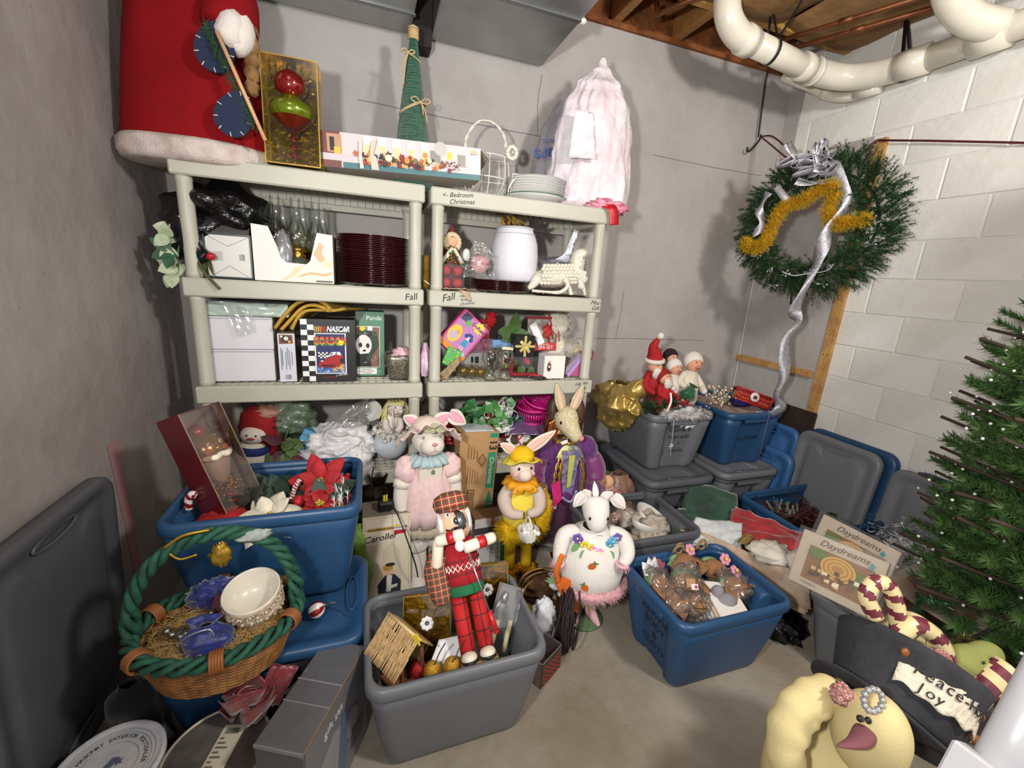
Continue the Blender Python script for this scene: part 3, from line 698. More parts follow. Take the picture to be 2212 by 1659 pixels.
# yarn-wrapped cone with twine bows
t=thing('yarn_cone_tree','green yarn-wrapped cone tree tied with twine bows','decoration',(.215,2.25,1.842))
mb=MB(); hC=.67; rC=.098
P=[]
for i in range(1500):
    z=hC*i/1500; a=i*.42; r=rC*(1-z/hC)+.009+.0022*nz(i*.35,0,0); P.append((r*cos(a),r*sin(a),z+.003*nz(i*.2,5,0)))
mb.tube(P,.0042,4,cap=False); mb.build('yarn_wrap',mat('0f5a3c',.95,sheen=.6,var=.3,vs=60,col2='0a3f2a'),t)
mb=MB(); mb.lathe([(rC+.004,0),(.006,hC)],20,capb=True); mb.build('cone_core',mat('0b3a28',.9),t)
def bow(par,c,s,side=0,tails=((-.02,-.05),(.015,-.055))):
    mb=MB(); X,Y_,Z_=c
    for sg in (-1,1): mb.tube(spl([(X,Y_,Z_),(X+sg*s*.45,Y_-.008,Z_+s*.35),(X+sg*s*.95,Y_-.004,Z_+s*.22),(X+sg*s*.6,Y_-.004,Z_-s*.08),(X,Y_,Z_)],4),.0028,5)
    for tx,tz in tails: mb.tube(spl([(X,Y_,Z_),(X+tx*.6,Y_-.010,Z_+tz*.4),(X+tx,Y_-.006,Z_+tz)],4),.0028,5)
    mb.ell((X,Y_-.004,Z_),(.006,.005,.006),0,8,6); mb.build('twine_bow',M_twine,par)
def coil(par,z,tilt,n=1):
    mb=MB(); r=rC*(1-z/hC)+.016
    for k in range(n): mb.tube([((r)*cos(a),r*sin(a),z+.006*k+tilt*cos(a)*r) for a in [2*PI*i/28 for i in range(28)]],.0027,5,closed=True)
    mb.build('twine_wrap',M_twine,par)
coil(t,.16,.25,2); bow(t,(.01,-(rC*(1-.16/hC)+.02),.163),.05)
coil(t,.36,.5,2); bow(t,(.028,-.060,.375),.045,tails=((.03,-.08),(.012,-.05)))
coil(t,.56,-.4,1); bow(t,(-.025,-.03,.57),.03,tails=((-.02,-.13),(-.035,-.10)))
mb=MB(); mb.lathe([(.02,.635),(.022,.66),(.016,.685),(.004,.695)],12,capt=True)
for k in range(5): mb.tube([(.021*cos(a),.021*sin(a),.64+.01*k) for a in [2*PI*i/14 for i in range(14)]],.004,4,closed=True)
mb.build('twine_tip',M_twine,t)
# white wire basket with twisted handle
t=thing('wire_plant_stand','white wire basket with a twisted arched handle behind the carton','basket',(.56,2.2,1.842))
M_wire=mat('dcd8cc',.45)
mb=MB(); ar=spl([(-.10,0,.20),(-.10,0,.27),(-.045,0,.345),(.03,0,.35),(.085,0,.30),(.10,0,.22)],7)
for ph in (0,PI):
    mb.tube([(x+.004*cos(i*.9+ph),y+.004*sin(i*.9+ph),z) for i,(x,y,z) in enumerate(ar)],.0042,6)
mb.build('handle',M_wire,t)
mb=MB()
for a in range(8):
    q=2*PI*a/8; mb.tube(spl([(.11*cos(q),.11*sin(q)*.6,.20),(.12*cos(q),.12*sin(q)*.6,.10),(.07*cos(q),.07*sin(q)*.6,.005)],4),.003,5)
for z,r in ((.2,.112),(.10,.122),(.006,.07)): mb.tube([(r*cos(q),r*.6*sin(q),z) for q in [2*PI*i/24 for i in range(24)]],.0035,5,closed=True)
mb.build('wire_body',M_wire,t)
mb=MB()
for i in range(9): a=2*PI*i/9; mb.at((.118,-.04,.225),(0,0,0)); mb.ell((.022*cos(a),-.004,.026*sin(a)),(.013,.005,.016),0,8,6,rot=(0,-a,0))
mb.at(); mb.ell((.118,-.05,.225),(.008,.006,.008),0,8,6); mb.build('metal_rosette',mat('cfcabb',.4,metal=.3),t)
mb=MB(); b0=(.10,-.12,.0)
for sg,dx in ((1,.10),(-1,.03)): mb.tube(spl([(.10,-.10,.0),(.085,-.12,.04),(.11,-.13,.09),(.10+dx,-.12,.115),(.10,-.11,.115)],5),.003,5)
mb.tube([(.10,-.10,.0),(.105,-.115,.115)],.003,5); mb.build('wire_leg',M_wire,t)
# stack of white enamel plates
M_enam=mat('efeeea',.22,coat=.5); M_rimg=mat('2f6b4c',.3,coat=.4); M_rimd=mat('b9bdbd',.35)
def plate_mesh(r,h,m,name,rim=None,rimm=None,label=None,cat='plate',group=None,loc=(0,0,0),rot=(0,0,0)):
    t=MB(); t.lathe([(r*.62,0),(r*.68,.0),(r*.9,h*.75),(r,h),(r*.995,h+.0016),(r*.9,h*.75+.003),(r*.66,.003),(0.0,.003)],40,capb=True)
    if rim: t.tube([(r*cos(a),r*sin(a),h+.0006) for a in [2*PI*i/40 for i in range(40)]],.0022,5,m=1,closed=True)
    o=t.build(name,[m]+([rimm] if rim else []),None,loc,rot); tag(o,label,cat,group); return o
p0=None
for i in range(7):
    last=i==0
    lb='lowest enamel plate of the stack, thick green rim' if last else 'thin-rimmed white enamel plate, %s of the stack by the white bag'%nth(6-i)
    if i==0: plate_mesh(.152,.030,M_enam,'enamel_plate',True,M_rimg,lb,'plate','white plates on the shelf top',(.80,2.13,1.842))
    elif p0 is None: p0=plate_mesh(.143,.022,M_enam,'enamel_plate',True,M_rimd,lb,'plate','white plates on the shelf top',(.80,2.13,1.842+.0265))
    else: o=p0.copy(); COL.objects.link(o); o['label']=lb; o.location=(.80+rnd.uniform(-.002,.002),2.13+rnd.uniform(-.002,.002),1.8685+.0115*(i-1))
# translucent store bag with red cloth
t=thing('clear_store_bag','translucent plastic shopping bag with upside-down blue lettering, red cloth inside','bag',(.955,2.30,1.842))
mb=MB(); sack(mb,(0,0,0),(.15,.085),.55,[(0,.75),(.15,1.0),(.4,.9),(.7,.72),(.9,.45),(1,.25)],3,.12,8,lean=(.05,0)); mb.build('film',film('e9e8ee',.05,.2,.28,'d6d4dc'),t)
mb=MB(); mb.ell((-.01,-.02,.09),(.10,.05,.085),nz=.5,ns=10); mb.build('red_cloth',mat('a0101a',.8),t)
nv=mat('34467c',.5)
txt('Mars',.085,t,nv,(-.055,-.088,.265),(H2+.1,PI-.15,-.25),shear=.1,bold=.002); txt('Y FULL',.03,t,nv,(-.06,-.086,.325),(H2+.1,PI-.15,-.25)); txt('MAR',.03,t,nv,(.02,-.08,.45),(H2+.2,PI-.25,-.25)); txt('every',.02,t,nv,(.02,-.082,.43),(H2+.2,PI-.25,-.25))
# big white plastic bag
M_wbag=mat('e4e0e4',.34,spec=.5,var=.08,vs=5,col2='dccbd2',bump=1,bs=12,coat=.15)
t=thing('white_plastic_bag','large bulging white plastic bag at the end of the shelf top','bag',(1.115,2.17,1.835))
mb=MB(); sack(mb,(0,0,0),(.205,.125),.725,[(0,.82),(.06,1.0),(.2,1.0),(.5,.92),(.68,.82),(.8,.6),(.9,.28),(.96,.10),(1,.05)],7,.12,11,nu=110,nv=90,lean=(.01,.0),fine=.05); mb.build('bag_film',M_wbag,t,solid=.002)
mb=MB(); sheet(mb,[(-.19,-.125,.22),(-.06,-.16,.22),(-.09,-.14,.42),(-.17,-.11,.44)],10,12,0,5,.008); mb.build('loose_flap',M_wbag,t,solid=.002)
mb=MB(); crumple(mb,(1.155,2.03,1.853),(.10,.05,.035),4,.5,nu=30,nv=18,fr=4); o=mb.build('pink_tissue',mat('c25a74',.8,var=.45,vs=30,col2='e3a8b6')); tag(o,'crumpled pink patterned tissue poking out under the white bag','tissue paper')
mb=MB(); mb.ribbon(spl([(1.115,1.99,1.858),(1.14,1.962,1.845),(1.155,1.955,1.815),(1.165,1.957,1.765)],5),lambda u:.05,(1,0,.3)); o=mb.build('red_ribbon',mat('b30f1c',.4),None,solid=.002); tag(o,'short red satin ribbon tail hanging over the shelf end','ribbon')
# ================================================================ left unit, second tray (z 1.402)
z2=1.404
M_trash=mat('0b0b0d',.22,spec=.6,bump=.7,bs=22)
t=thing('black_trash_bag','glossy black trash bag stuffed on the tray with a red tie','bag',(-.575,2.19,1.55))
mb=MB(); mb.ell((0,0,.10),(.185,.17,.13),0,40,28,nz=.45,ns=7,seed=2); mb.build('bag_film',M_trash,t)
mb=MB(); mb.tube(spl([(-.09,-.12,.06),(-.075,-.15,-.01),(-.05,-.16,-.05),(-.02,-.17,-.075)],5),[.07,.065,.06,.055,.05,.045,.042,.04,.038,.036,.034,.032,.03,.03,.03,.028],14); mb.ell((-.13,-.05,.0),(.06,.08,.08),0,18,12,nz=.5,ns=9); mb.build('gathered_neck',M_trash,t)
mb=MB(); mb.ell((-.0,-.19,-.065),(.016,.012,.014),nz=.4); mb.build('red_tie',mat('b01222',.5),t)
M_wl=mat('c9cfb4',.7,var=.2,vs=20,col2='9fb08c'); M_gl=mat('2f5c3a',.6,var=.2,vs=20)
t=thing('silk_flower_spray','pale silk flowers with green leaves hanging outside the shelf post','silk flowers',(-.70,2.03,1.50))
mb=MB()
for i in range(15):
    c=(rnd.uniform(-.03,.01),rnd.uniform(-.03,.02),rnd.uniform(-.10,.09)); 
    a=rnd.uniform(0,6.3); leaf(mb,c,(cos(a)*.5-.35,-.5,sin(a)),(0,-1,.3),.055,.05,0,.3,.2)
mb.build('petals',M_wl,t)
mb=MB()
for a in (2.6,3.6,4.4): leaf(mb,(0,-.02,0),(cos(a),-.3,sin(a)),(0,-1,.2),.075,.045,0)
mb.tube(spl([(.04,.03,.10),(.015,-.01,0),(.0,.0,-.10)],4),.004,5); mb.build('leaves',M_gl,t)
t=thing('dried_leaf_stems','olive green dried stems drooping over the tray lip','silk flowers',(-.63,2.02,z2))
mb=MB()
for i in range(9): 
    x0=rnd.uniform(-.02,.02); leaf(mb,(x0,.05,.13),(rnd.uniform(-.1,.35),-.42,rnd.uniform(-1.1,-.7)),(0,-1,0),rnd.uniform(.12,.17),.018,0,.02,.3)
mb.tube(spl([(.0,.02,.10),(.02,-.03,.04),(.055,-.052,-.005),(.085,-.058,-.04)],4),.006,5); mb.build('stems',mat('55592f',.75,var=.3,vs=25,col2='3b3f22'),t)
t=thing('cellophane_gift_box','white box under shiny cellophane with dark green edges','box',(-.525,2.045,z2),(0,0,.02))
mb=MB(); mb.box((0,.06,.085),(.155,.12,.165),0,.002); mb.build('carton',mat('d9d7d2',.25,coat=.8),t)
mb=MB()
for x in (-.08,.08): mb.box((x,-.002,.085),(.006,.008,.17))
mb.box((0,-.002,.17),(.166,.008,.006)); mb.box((0,-.002,.0035),(.166,.008,.006)); mb.build('green_edges',mat('173a32',.3),t)
mb=MB()
for a,b in (((-.075,.165),(0,.125)),((.075,.165),(0,.125)),((-.06,.008),(0,.05)),((.065,.008),(0,.05))): mb.tube([(a[0],-.001,a[1]),(b[0],-.001,b[1])],.0008,4)
mb.build('folds',mat('8d8b84',.4),t)
mb=MB(); sheet(mb,[(-.078,-.0005,.17),(.078,-.0005,.17),(.078,.03,.225),(-.05,.03,.215)],8,6,0,3,.004); mb.build('loose_cellophane',film('ffffff',.25,.05,.08),t)
panel([('r',.035,.07,.058,.1,'e8e6e2')]+[('r',.037+.003*i,.072,.0385+.003*i,.098,'3a3a3c') for i in range(7)]+[('c',-.062,.09,.011,'77787a'),('c',-.062,.09,.009,'dcdad5')]+[('r',-.05,.07+.006*i,-.02,.073+.006*i,'b5b3ae') for i in range(6)],'printed_label',t,(0,-.0015,0))
# die-cut lamp carton with oil lamps
t=thing('lamp_carton','white water-stained die-cut carton holding glass oil lamps','carton',(-.285,2.03,z2),(0,0,.0))
fr=[(-.15,0),(.15,0),(.15,.20),(.09,.205),(.072,.135),(.06,.09),(.045,.075),(-.03,.078),(-.05,.095),(-.062,.14),(-.09,.215),(-.15,.22)]
mb=MB(); mb.at((0,0,0),(H2,0,0)); mb.ext(fr,.004,0,-.002); mb.build('front_panel',mat('e7e4e0',.75),t)
mb=MB(); mb.box((-.148,.12,.11),(.004,.24,.215)); mb.box((.148,.12,.10),(.004,.24,.20)); mb.box((0,.24,.11),(.3,.004,.215)); mb.box((0,.12,.003),(.3,.24,.004)); mb.build('carton',mat('7d6a58',.8),t)
st='c7a375'; st2='ddc6a4'
panel([('p',[(-.06,.002),(.149,.002),(.149,.195),(.1,.2),(.092,.15),(.11,.12),(.08,.09),(.04,.074),(-.0,.06),(-.02,.03)],'eaddc6'),('p',[(-.06,.002),(-.02,.03),(0,.06),(.045,.074),(.03,.06),(.01,.035),(-.03,.008)],st2),('p',[(.075,.12),(.09,.15),(.1,.17),(.115,.15),(.105,.125),(.12,.10),(.10,.085),(.085,.10)],st),('p',[(.11,.09),(.145,.1),(.149,.07),(.12,.06)],st2),('p',[(.01,.02),(.06,.035),(.12,.03),(.147,.045),(.147,.05),(.11,.04),(.06,.045),(.02,.03)],st),('r',.08,.004,.145,.012,'5a5248')],'water_stain',t,(0,-.0023,0))
M_oil=film('8fa08a',.10,.03)
def oil_lamp(loc,label,s=1):
    t=thing('oil_lamp',label,'oil lamp',loc,(0,0,rnd.uniform(0,6)),'oil lamps in the white carton',sc=s)
    mb=MB(); mb.lathe([(.05,0),(.052,.008),(.03,.015),(.032,.022),(.058,.045),(.060,.065),(.04,.088),(.022,.096)],20,capb=True); mb.build('font_bowl',mat('4a5246',.1,spec=.6,coat=.8),t)
    mb=MB(); mb.lathe([(.024,.095),(.026,.11),(.022,.115),(.03,.122),(.03,.13),(.015,.14),(.008,.15)],16,capt=True); mb.tube([(.02,0,.11),(.045,0,.112)],.002,5); mb.ell((.047,0,.112),(.003,.008,.008),0,8,6); mb.build('brass_burner',mat('b08a3c',.3,metal=.9),t)
    mb=MB(); mb.lathe([(.026,.13),(.03,.14),(.04,.165),(.043,.185),(.036,.21),(.022,.24),(.018,.28),(.019,.335)],22); mb.build('glass_chimney',M_glass,t); return t
oil_lamp((-.36,2.12,z2+.008),'oil lamp at the near-wall end of the white carton')
oil_lamp((-.28,2.10,z2+.008),'oil lamp with brass burner seen through the carton notch')
oil_lamp((-.205,2.12,z2+.008),'oil lamp behind the stained end of the carton',.97)
for i,(x,y) in enumerate(((-.35,2.22),(-.27,2.22),(-.19,2.23))): oil_lamp((x,y,z2+.008),('rear oil lamp behind the near-wall lamp','rear oil lamp in the middle of the carton','rear oil lamp beside the plate stack')[i],.95)
mb=MB(); sack(mb,(-.325,2.05,z2+.03),(.03,.018),.18,[(0,.8),(.3,1.1),(.6,1.1),(.85,.7),(1,.1)],5,.2,6,18,14); o=mb.build('plastic_sleeve',film('ffffff',.12,.15,.16,'c9ced6')); tag(o,'crinkled clear plastic sleeve in the carton notch','plastic sleeve')
# dark red plate stack: every plate
M_plum=mat('3d0d12',.16,spec=.7,coat=.7,var=.3,vs=4)
def dark_plate(r): 
    mb=MB(); mb.lathe([(r*.62,0),(r*.68,0),(r*.93,.010),(r,.0125),(r*.995,.0145),(r*.9,.0125),(r*.64,.003),(0,.003)],44,capb=True); return mb.build('charger_plate',M_plum)
pl0=dark_plate(.158)
for i in range(27):
    o=pl0 if i==0 else pl0.copy()
    if i: COL.objects.link(o)
    o.location=(.033+rnd.uniform(-.003,.003),2.16+rnd.uniform(-.003,.003),z2+.0078*i); o.rotation_euler=(rnd.uniform(-.004,.004),0,rnd.uniform(0,6))
    tag(o,'dark red lacquered charger plate, %s of the tall stack'%nth(26-i),'plate','charger plates in the tall stack')
# ================================================================ left unit, third tray (z .965)
z3=.967
M_whc=mat('d6d4da',.7,var=.04,vs=6)
for i,(z,lb) in enumerate(((z3,'plain white shoebox-size carton, lower of two'),(z3+.141,'plain white carton stacked on the lower one'))):
    t=thing('white_carton',lb,'carton',(-.51,2.20,z),(0,0,.012*i),'white cartons on the third tray')
    mb=MB(); mb.box((0,0,.07),(.235,.28,.139),bev=.003); mb.build('carton',M_whc,t)
    mb=MB(); mb.box((0,-.1405,.132),(.231,.002,.004)); mb.build('lid_edge',mat('a9a7ad',.7),t)
t=thing('mint_box','pale mint box with open lid on the white cartons','box',(-.48,2.19,z3+.283),(0,0,.0))
mb=MB(); mb.box((0,0,.028),(.31,.27,.055),bev=.003); mb.build('carton',mat('b7cdbf',.65),t)
mb=MB(); mb.box((.05,.02,.063),(.22,.2,.014),bev=.002); mb.build('lid',mat('2a2a2a',.8),t)
mb=MB(); sheet(mb,[(-.655,2.04,1.315),(-.33,2.03,1.305),(-.37,2.045,1.25),(-.63,2.045,1.255)],18,8,0,6,.012); sheet(mb,[(-.56,2.035,1.30),(-.46,2.03,1.29),(-.45,2.02,1.19),(-.52,2.02,1.17)],10,10,0,8,.010); sheet(mb,[(-.67,2.03,1.28),(-.62,2.03,1.26),(-.61,2.025,1.12),(-.64,2.025,1.14)],8,12,0,9,.008)
o=mb.build('clear_plastic_sheet',film('ffffff',.10,.16,.22,'cfd2d4')); tag(o,'loose clear plastic sheeting draped over the white cartons','plastic sheet')
# folded yellow blanket
t=thing('folded_blanket','folded mustard yellow blanket lying over the kit boxes','blanket',(0,0,0))
sec=spl([(-.375,1.205),(-.33,1.27),(-.29,1.315),(-.235,1.333),(-.19,1.325),(-.165,1.298),(-.175,1.282),(-.215,1.288),(-.25,1.30),(-.285,1.28),(-.31,1.24),(-.335,1.20)],5)if False else None
pp=[(-.378,1.205),(-.335,1.265),(-.29,1.315),(-.235,1.334),(-.19,1.326),(-.163,1.30),(-.172,1.286)]
def folded(pp,y0,y1,name,m,off=0):
    mb=MB(); q=[(x,0,z) for x,z in pp]; q=spl(q,5)
    mb.grid(lambda u,v:(q[min(int(u*(len(q)-1)),len(q)-1)][0]+v*.10*max(0,1-0)*(.0+u),y0+(y1-y0)*v,q[min(int(u*(len(q)-1)),len(q)-1)][2]-.02*v*u+.004*nz(u*4,v*4,off)),len(q)-1,10)
    return mb.build(name,m,t,solid=.012)
M_yel=mat('b9963f',.9,bump=.4,bs=200,var=.15,vs=10)
folded(pp,2.03,2.28,'blanket_fold',M_yel)
folded([(-.355,1.20),(-.315,1.245),(-.275,1.29),(-.235,1.31),(-.195,1.303),(-.178,1.292)],2.035,2.27,'blanket_fold',mat('c49a3c',.9,bump=.4,bs=200),2)
folded([(-.315,1.20),(-.30,1.235),(-.275,1.268),(-.24,1.287),(-.15,1.288),(-.10,1.30)],2.05,2.27,'blanket_fold',M_yel,4)
# small carton with dish picture
t=thing('hook_kit_carton','slim upright carton with a small food photo and barcode','carton',(-.34,2.06,z3),(0,0,.10))
mb=MB(); mb.box((0,.05,.108),(.068,.13,.216),bev=.002); mb.build('carton',mat('a08c74',.5),t)
Ly=[('r',-.033,.001,.033,.215,'cfd0da'),('p',[(-.028,.17),(.026,.172),(.024,.209),(-.027,.211)],'6b3d22'),('c',-.002,.192,.016,'2e1f18'),('c',.0,.194,.009,'e1d6d0'),('c',.012,.18,.006,'d8a050'),('c',-.018,.203,.005,'e6dfda')]
for k,x in enumerate((-.024,-.019,-.006,.001,.008,.018)): Ly+=[('r',x,.055+.02*(k%2),x+.0025,.155-.01*(k%3),'2f6f5a' if k<2 else '6f737c')]
Ly+=[('r',-.012,.012,.012,.035,'e9e9ee')]+[('r',-.011+.003*i,.013,-.0095+.003*i,.034,'222226') for i in range(8)]
panel(Ly,'printed_front',t,(0,-.0155,0))
# racing latch-hook kit
t=thing('racing_kit_box','black kit box with checkered edge and NASCAR race car picture','kit box',(-.167,2.035,z3),(-.0,0,.015))
mb=MB(); mb.box((0,.045,.142),(.226,.09,.284),bev=.002); mb.build('carton',mat('19191b',.3,coat=.3),t)
Ly=[('r',-.112,.001,.112,.283,'1b1b1e')]
for r in range(12):
    for c in range(2): Ly.append(('r',-.111+.026*c,.004+.0232*r,-.085+.026*c,.0272+.0232*r,'e6e6e6' if (r+c)%2 else '101012'))
for i,c in enumerate(('c8a83a','c8a83a','c8a83a','d8761e','c02020','c02020')): Ly.append(('p',[(-.058+.008*i,.228),(-.053+.008*i,.228),(-.05+.008*i,.252),(-.055+.008*i,.252)],c))
Ly+=[('r',-.058,.038,.072,.223,'eae6da'),('r',-.053,.042,.067,.219,'232a5e'),('p',[(-.052,.043),(.066,.043),(.066,.085),(.02,.072),(-.03,.06),(-.052,.075)],'3e68a8')]
for i in range(26): x=rnd.uniform(-.05,.06); y=rnd.uniform(.044,.075); Ly.append(('r',x,y,x+.008,y+.002,'d8e2f0'))
for r in range(4):
    for c in range(5): Ly.append(('r',-.045+.008*c,.11+.007*r,-.037+.008*c,.117+.007*r,'e9e9ea' if (r+c)%2 else '111216'))
Ly+=[('p',[(-.045,.07),(.02,.066),(.05,.08),(.06,.105),(.055,.122),(.03,.128),(-.005,.112),(-.044,.09)],'a81e22'),('p',[(-.012,.113),(.028,.128),(.052,.123),(.045,.14),(.01,.139)],'d9dde2'),('p',[(.002,.124),(.012,.136),(.016,.136),(.008,.124)],'1b1d24'),('p',[(.026,.127),(.03,.138),(.034,.138),(.03,.127)],'1b1d24'),('p',[(-.035,.072),(.01,.07),(.03,.08),(-.03,.082)],'4a0f14'),('c',.052,.1,.008,'1a1a1c',.012),('c',-.03,.098,.006,'dfe5ea',.003)]
panel(Ly,'printed_front',t,(0,-.0006,0),dz=.0001)
w_=mat('eeeeee',.5); txt('NASCAR',.034,t,w_,(.04,-.004,.24),(H2,0,0),shear=.25,sx=.72,bold=.001)
for s,c,zz in (('GORDON','b3302c',.190),):
    for k,(col,dz) in enumerate((('2f8a4a',-.010),('d8962a',0),('b0352c',.010))): txt('GORDON',.042,t,mat(col,.5),(.007,-.0042-.0002*k,.185+dz*.6),(H2,0,0),sx=.72,bold=.0012)
txt('DUPONT',.013,t,mat('3b4fb0',.5),(-.012,-.0046,.113),(H2,-.12,0),shear=.3); txt('24',.045,t,mat('e0a126',.5),(.033,-.005,.065),(H2,0,0),shear=.2,bold=.0015)
txt('Latch Hook Kit',.010,t,mat('b02a26',.5),(.0,-.004,.022),(H2,0,0)); txt('J. Gordon',.012,t,w_,(.05,-.004,.033),(H2,-.1,0),shear=.5)
panel([('p',star(.05,.18,.014,9,.75),'e8cf2a'),('p',[(.06,.232),(.074,.227),(.079,.243),(.065,.248)],'bcd8c6')],'price_sticker',t,(0,-.0052,0))
# panda latch-hook kit
t=thing('panda_kit_box','green kit box with a panda picture behind the racing kit','kit box',(.010,2.13,z3),(0,0,0))
mb=MB(); mb.box((0,.04,.158),(.13,.08,.315),bev=.002); mb.build('carton',mat('3c5c4a',.6),t)
Ly=[('r',-.063,.002,.064,.313,'55846a'),('p',[(-.063,.24),(-.02,.313),(-.063,.313)],'3a4f44'),('r',-.07+.007,.045,.044,.245,'d8d6c8'),('r',-.063,.048,.041,.241,'7d5a4c'),('p',[(-.063,.2),(-.04,.235),(0,.232),(.03,.215),(.04,.15),(.02,.12),(-.02,.05),(-.063,.05)],'31402f'),('c',-.03,.155,.036,'e6e2df',.05),('c',-.004,.208,.014,'1a1a1c'),('c',-.045,.155,.008,'18181a',.012),('c',-.012,.152,.008,'18181a',.012),('c',-.028,.128,.008,'222224',.005),('p',[(-.06,.11),(-.01,.115),(.005,.05),(-.06,.05)],'1c1c1f')]
for i in range(16):
    a=rnd.uniform(0,6.3); x=rnd.uniform(-.055,.03); y=rnd.choice([rnd.uniform(.05,.12),rnd.uniform(.2,.235)]); Ly.append(('p',[(x,y),(x+.006*sin(a),y+.004*cos(a)),(x+.022*cos(a),y+.022*sin(a))],rnd.choice(['93a189','64755c','b9c2ae'])))
Ly+=[('p',star(-.035,.235,.014,9,.75),'e3cb35'),('r',-.012,.225,.01,.247,'dbe6ea'),('r',-.063,.012,.028,.042,'e9e9e4'),('r',.035,.026,.05,.028,'d5ded4')]
panel(Ly,'printed_front',t,(0,-.0006,0),dz=.00012)
txt('Panda',.03,t,w_,(.018,-.004,.285),(H2,0,0)); 
for i,s in enumerate(('Latch Hook','Carte au Crochet','con pasador')): txt(s,.0095,t,ink,(-.018,-.005,.036-.0085*i),(H2,0,0))
# pewter mesh basket with pink cloth
t=thing('mesh_basket','silvery woven metal basket with pink fabric at the tray end','basket',(.145,2.10,z3))
M_pew=mat('8b8678',.35,metal=.7,var=.4,vs=90,kind='voronoi')
mb=MB()
def sq(r): return [(r*1.05*math.copysign(abs(cos(a))**.5,cos(a)),r*.9*math.copysign(abs(sin(a))**.5,sin(a))) for a in [2*PI*i/32 for i in range(32)]]
vs=[];lv=[(.048,0),(.05,.01),(.058,.07),(.064,.095),(.066,.12)]
for r,z in lv: vs+=[(x,y,z) for x,y in sq(r)]
mb.add(vs,[(j*32+i,j*32+(i+1)%32,(j+1)*32+(i+1)%32,(j+1)*32+i) for j in range(4) for i in range(32)]+[tuple(range(32))[::-1]]); mb.build('basket_body',M_pew,t,solid=.003)
mb=MB()
for z,r in ((.075,.0605),(.083,.062),(.091,.0635),(.12,.067)): mb.tube([(x,y,z) for x,y in sq(r)],.003,5,closed=True)
for i in range(24):
    a=2*PI*i/24
    for s in (-1,1):
        P=[]
        for k in range(5):
            q=a+s*k*.09; z=.005+.016*k; r=.049+.14*z*.9; P.append((r*1.07*math.copysign(abs(cos(q))**.5,cos(q)),r*.92*math.copysign(abs(sin(q))**.5,sin(q)),z))
        mb.tube(P,.0016,3,cap=False)
mb.build('wire_weave',M_pew,t)
mb=MB(); crumple(mb,(.015,-.01,.12),(.05,.045,.035),3,.4); mb.build('pink_cloth',mat('d58f9d',.8,var=.3,vs=20,col2='e9c8cf'),t)
# ================================================================ right unit, second tray (z 1.402)
def ear_pts(L,w,n=14): return [(w*sin(PI*i/n)*(1 if i<n else 0),L*i/n) for i in range(n+1)]+[(-w*sin(PI*i/n),L*i/n) for i in range(n-1,0,-1)]
t=thing('gold_gift_tube','shiny gold box standing in the gap between the two units','box',(.268,2.10,1.404))
mb=MB(); mb.box((-.002,.03,.078),(.03,.08,.15),bev=.002); mb.build('carton',mat('8a6a22',.25,metal=.8,var=.4,vs=18),t)
mb=MB(); mb.ribbon([(-.017,-.0115,.04),(.0,-.013,.03),(.014,-.0115,.02)],.006,(0,0,1)); mb.build('ribbon',mat('e4d6a0',.5),t)
t=thing('folk_house_ornament','little painted bearded gnome ornament with a snowy roof coat','figurine',(.392,2.15,1.404))
mb=MB(); mb.lathe([(.06,0),(.058,.1),(.05,.16),(.04,.2)],14,capb=True); mb.build('coat',mat('5a1c1c',.6,var=.3,vs=30),t)
mb=MB()
for s in (-1,1): mb.tube([(0,-.05,.195),(s*.065,-.03,.105)],.012,8)
mb.build('snow_trim',mat('d8d3c2',.8,bump=1,bs=120),t)
mb=MB(); mb.ell((0,-.012,.225),(.028,.026,.032),0,14,10); mb.build('face',mat('d8a88a',.7),t)
mb=MB()
for i in range(16): a=2*PI*i/16; mb.ell((.034*cos(a),-.02,.222+.036*sin(a)),(.014,.014,.014),0,8,6)
mb.build('curly_beard',mat('cdbd9c',.8),t)
mb=MB(); mb.lathe([(.032,.245),(.02,.27),(.0,.31)],12); mb.build('hat',mat('6b2f22',.7),t)
mb=MB()
for i in range(40): mb.ell((rnd.gauss(0,.025),-.058,.13+rnd.gauss(0,.03)),.006,rnd.choice([0,1,1]),6,4)
mb.build('tree_print',[M_gold,mat('3a5a2c',.7)],t)
mb=MB(); mb.tube([(.07,-.03,.14),(.085,-.03,.24)],.003,5); mb.ell((.07,-.03,.17),(.02,.018,.03),1,8,6); mb.build('side_tree',[mat('59341f',.7),mat('dfe0d8',.8)],t)
t=thing('ornament_box','clear box of red glitter balls on the tray','ornament box',(.386,2.055,1.408))
mb=MB(); cboxe(mb,-.057,.057,0,.11,0,.116); mb.build('clear_box',M_clear,t)
M_rglit=mat('a01016',.3,metal=.5,bump=1,bs=260,var=.6,vs=220,col2='e04048')
b0=None
for x in (-.028,.028):
    for y in (.028,.082):
        for z in (.029,.086):
            if b0 is None: mb=MB(); mb.ell((0,0,0),.026,0,20,14); b0=o=mb.build('glitter_ball',M_rglit)
            else: o=b0.copy(); COL.objects.link(o)
            o.location=(.386+x,2.055+y,1.408+z); tag(o,'red glitter ball in the clear box, %s layer, %s row, %s'%('lower' if z<.05 else 'upper','front' if y<.05 else 'rear','post side' if x<0 else 'plate side'),'ornament','red glitter balls in the clear box')
for i in range(7):
    o=pl0.copy(); COL.objects.link(o); o.location=(.655+rnd.uniform(-.003,.003),2.17+rnd.uniform(-.003,.003),1.404+.0075*i); o.rotation_euler=(0,0,i)
    tag(o,'dark red charger plate, %s of the short stack under the white bucket'%nth(6-i),'plate','charger plates under the bucket')
t=thing('wrapped_candle_plate','pink candle in a glass dish wrapped in clear cellophane','candle',(.515,2.06,1.535),(.15,0,0))
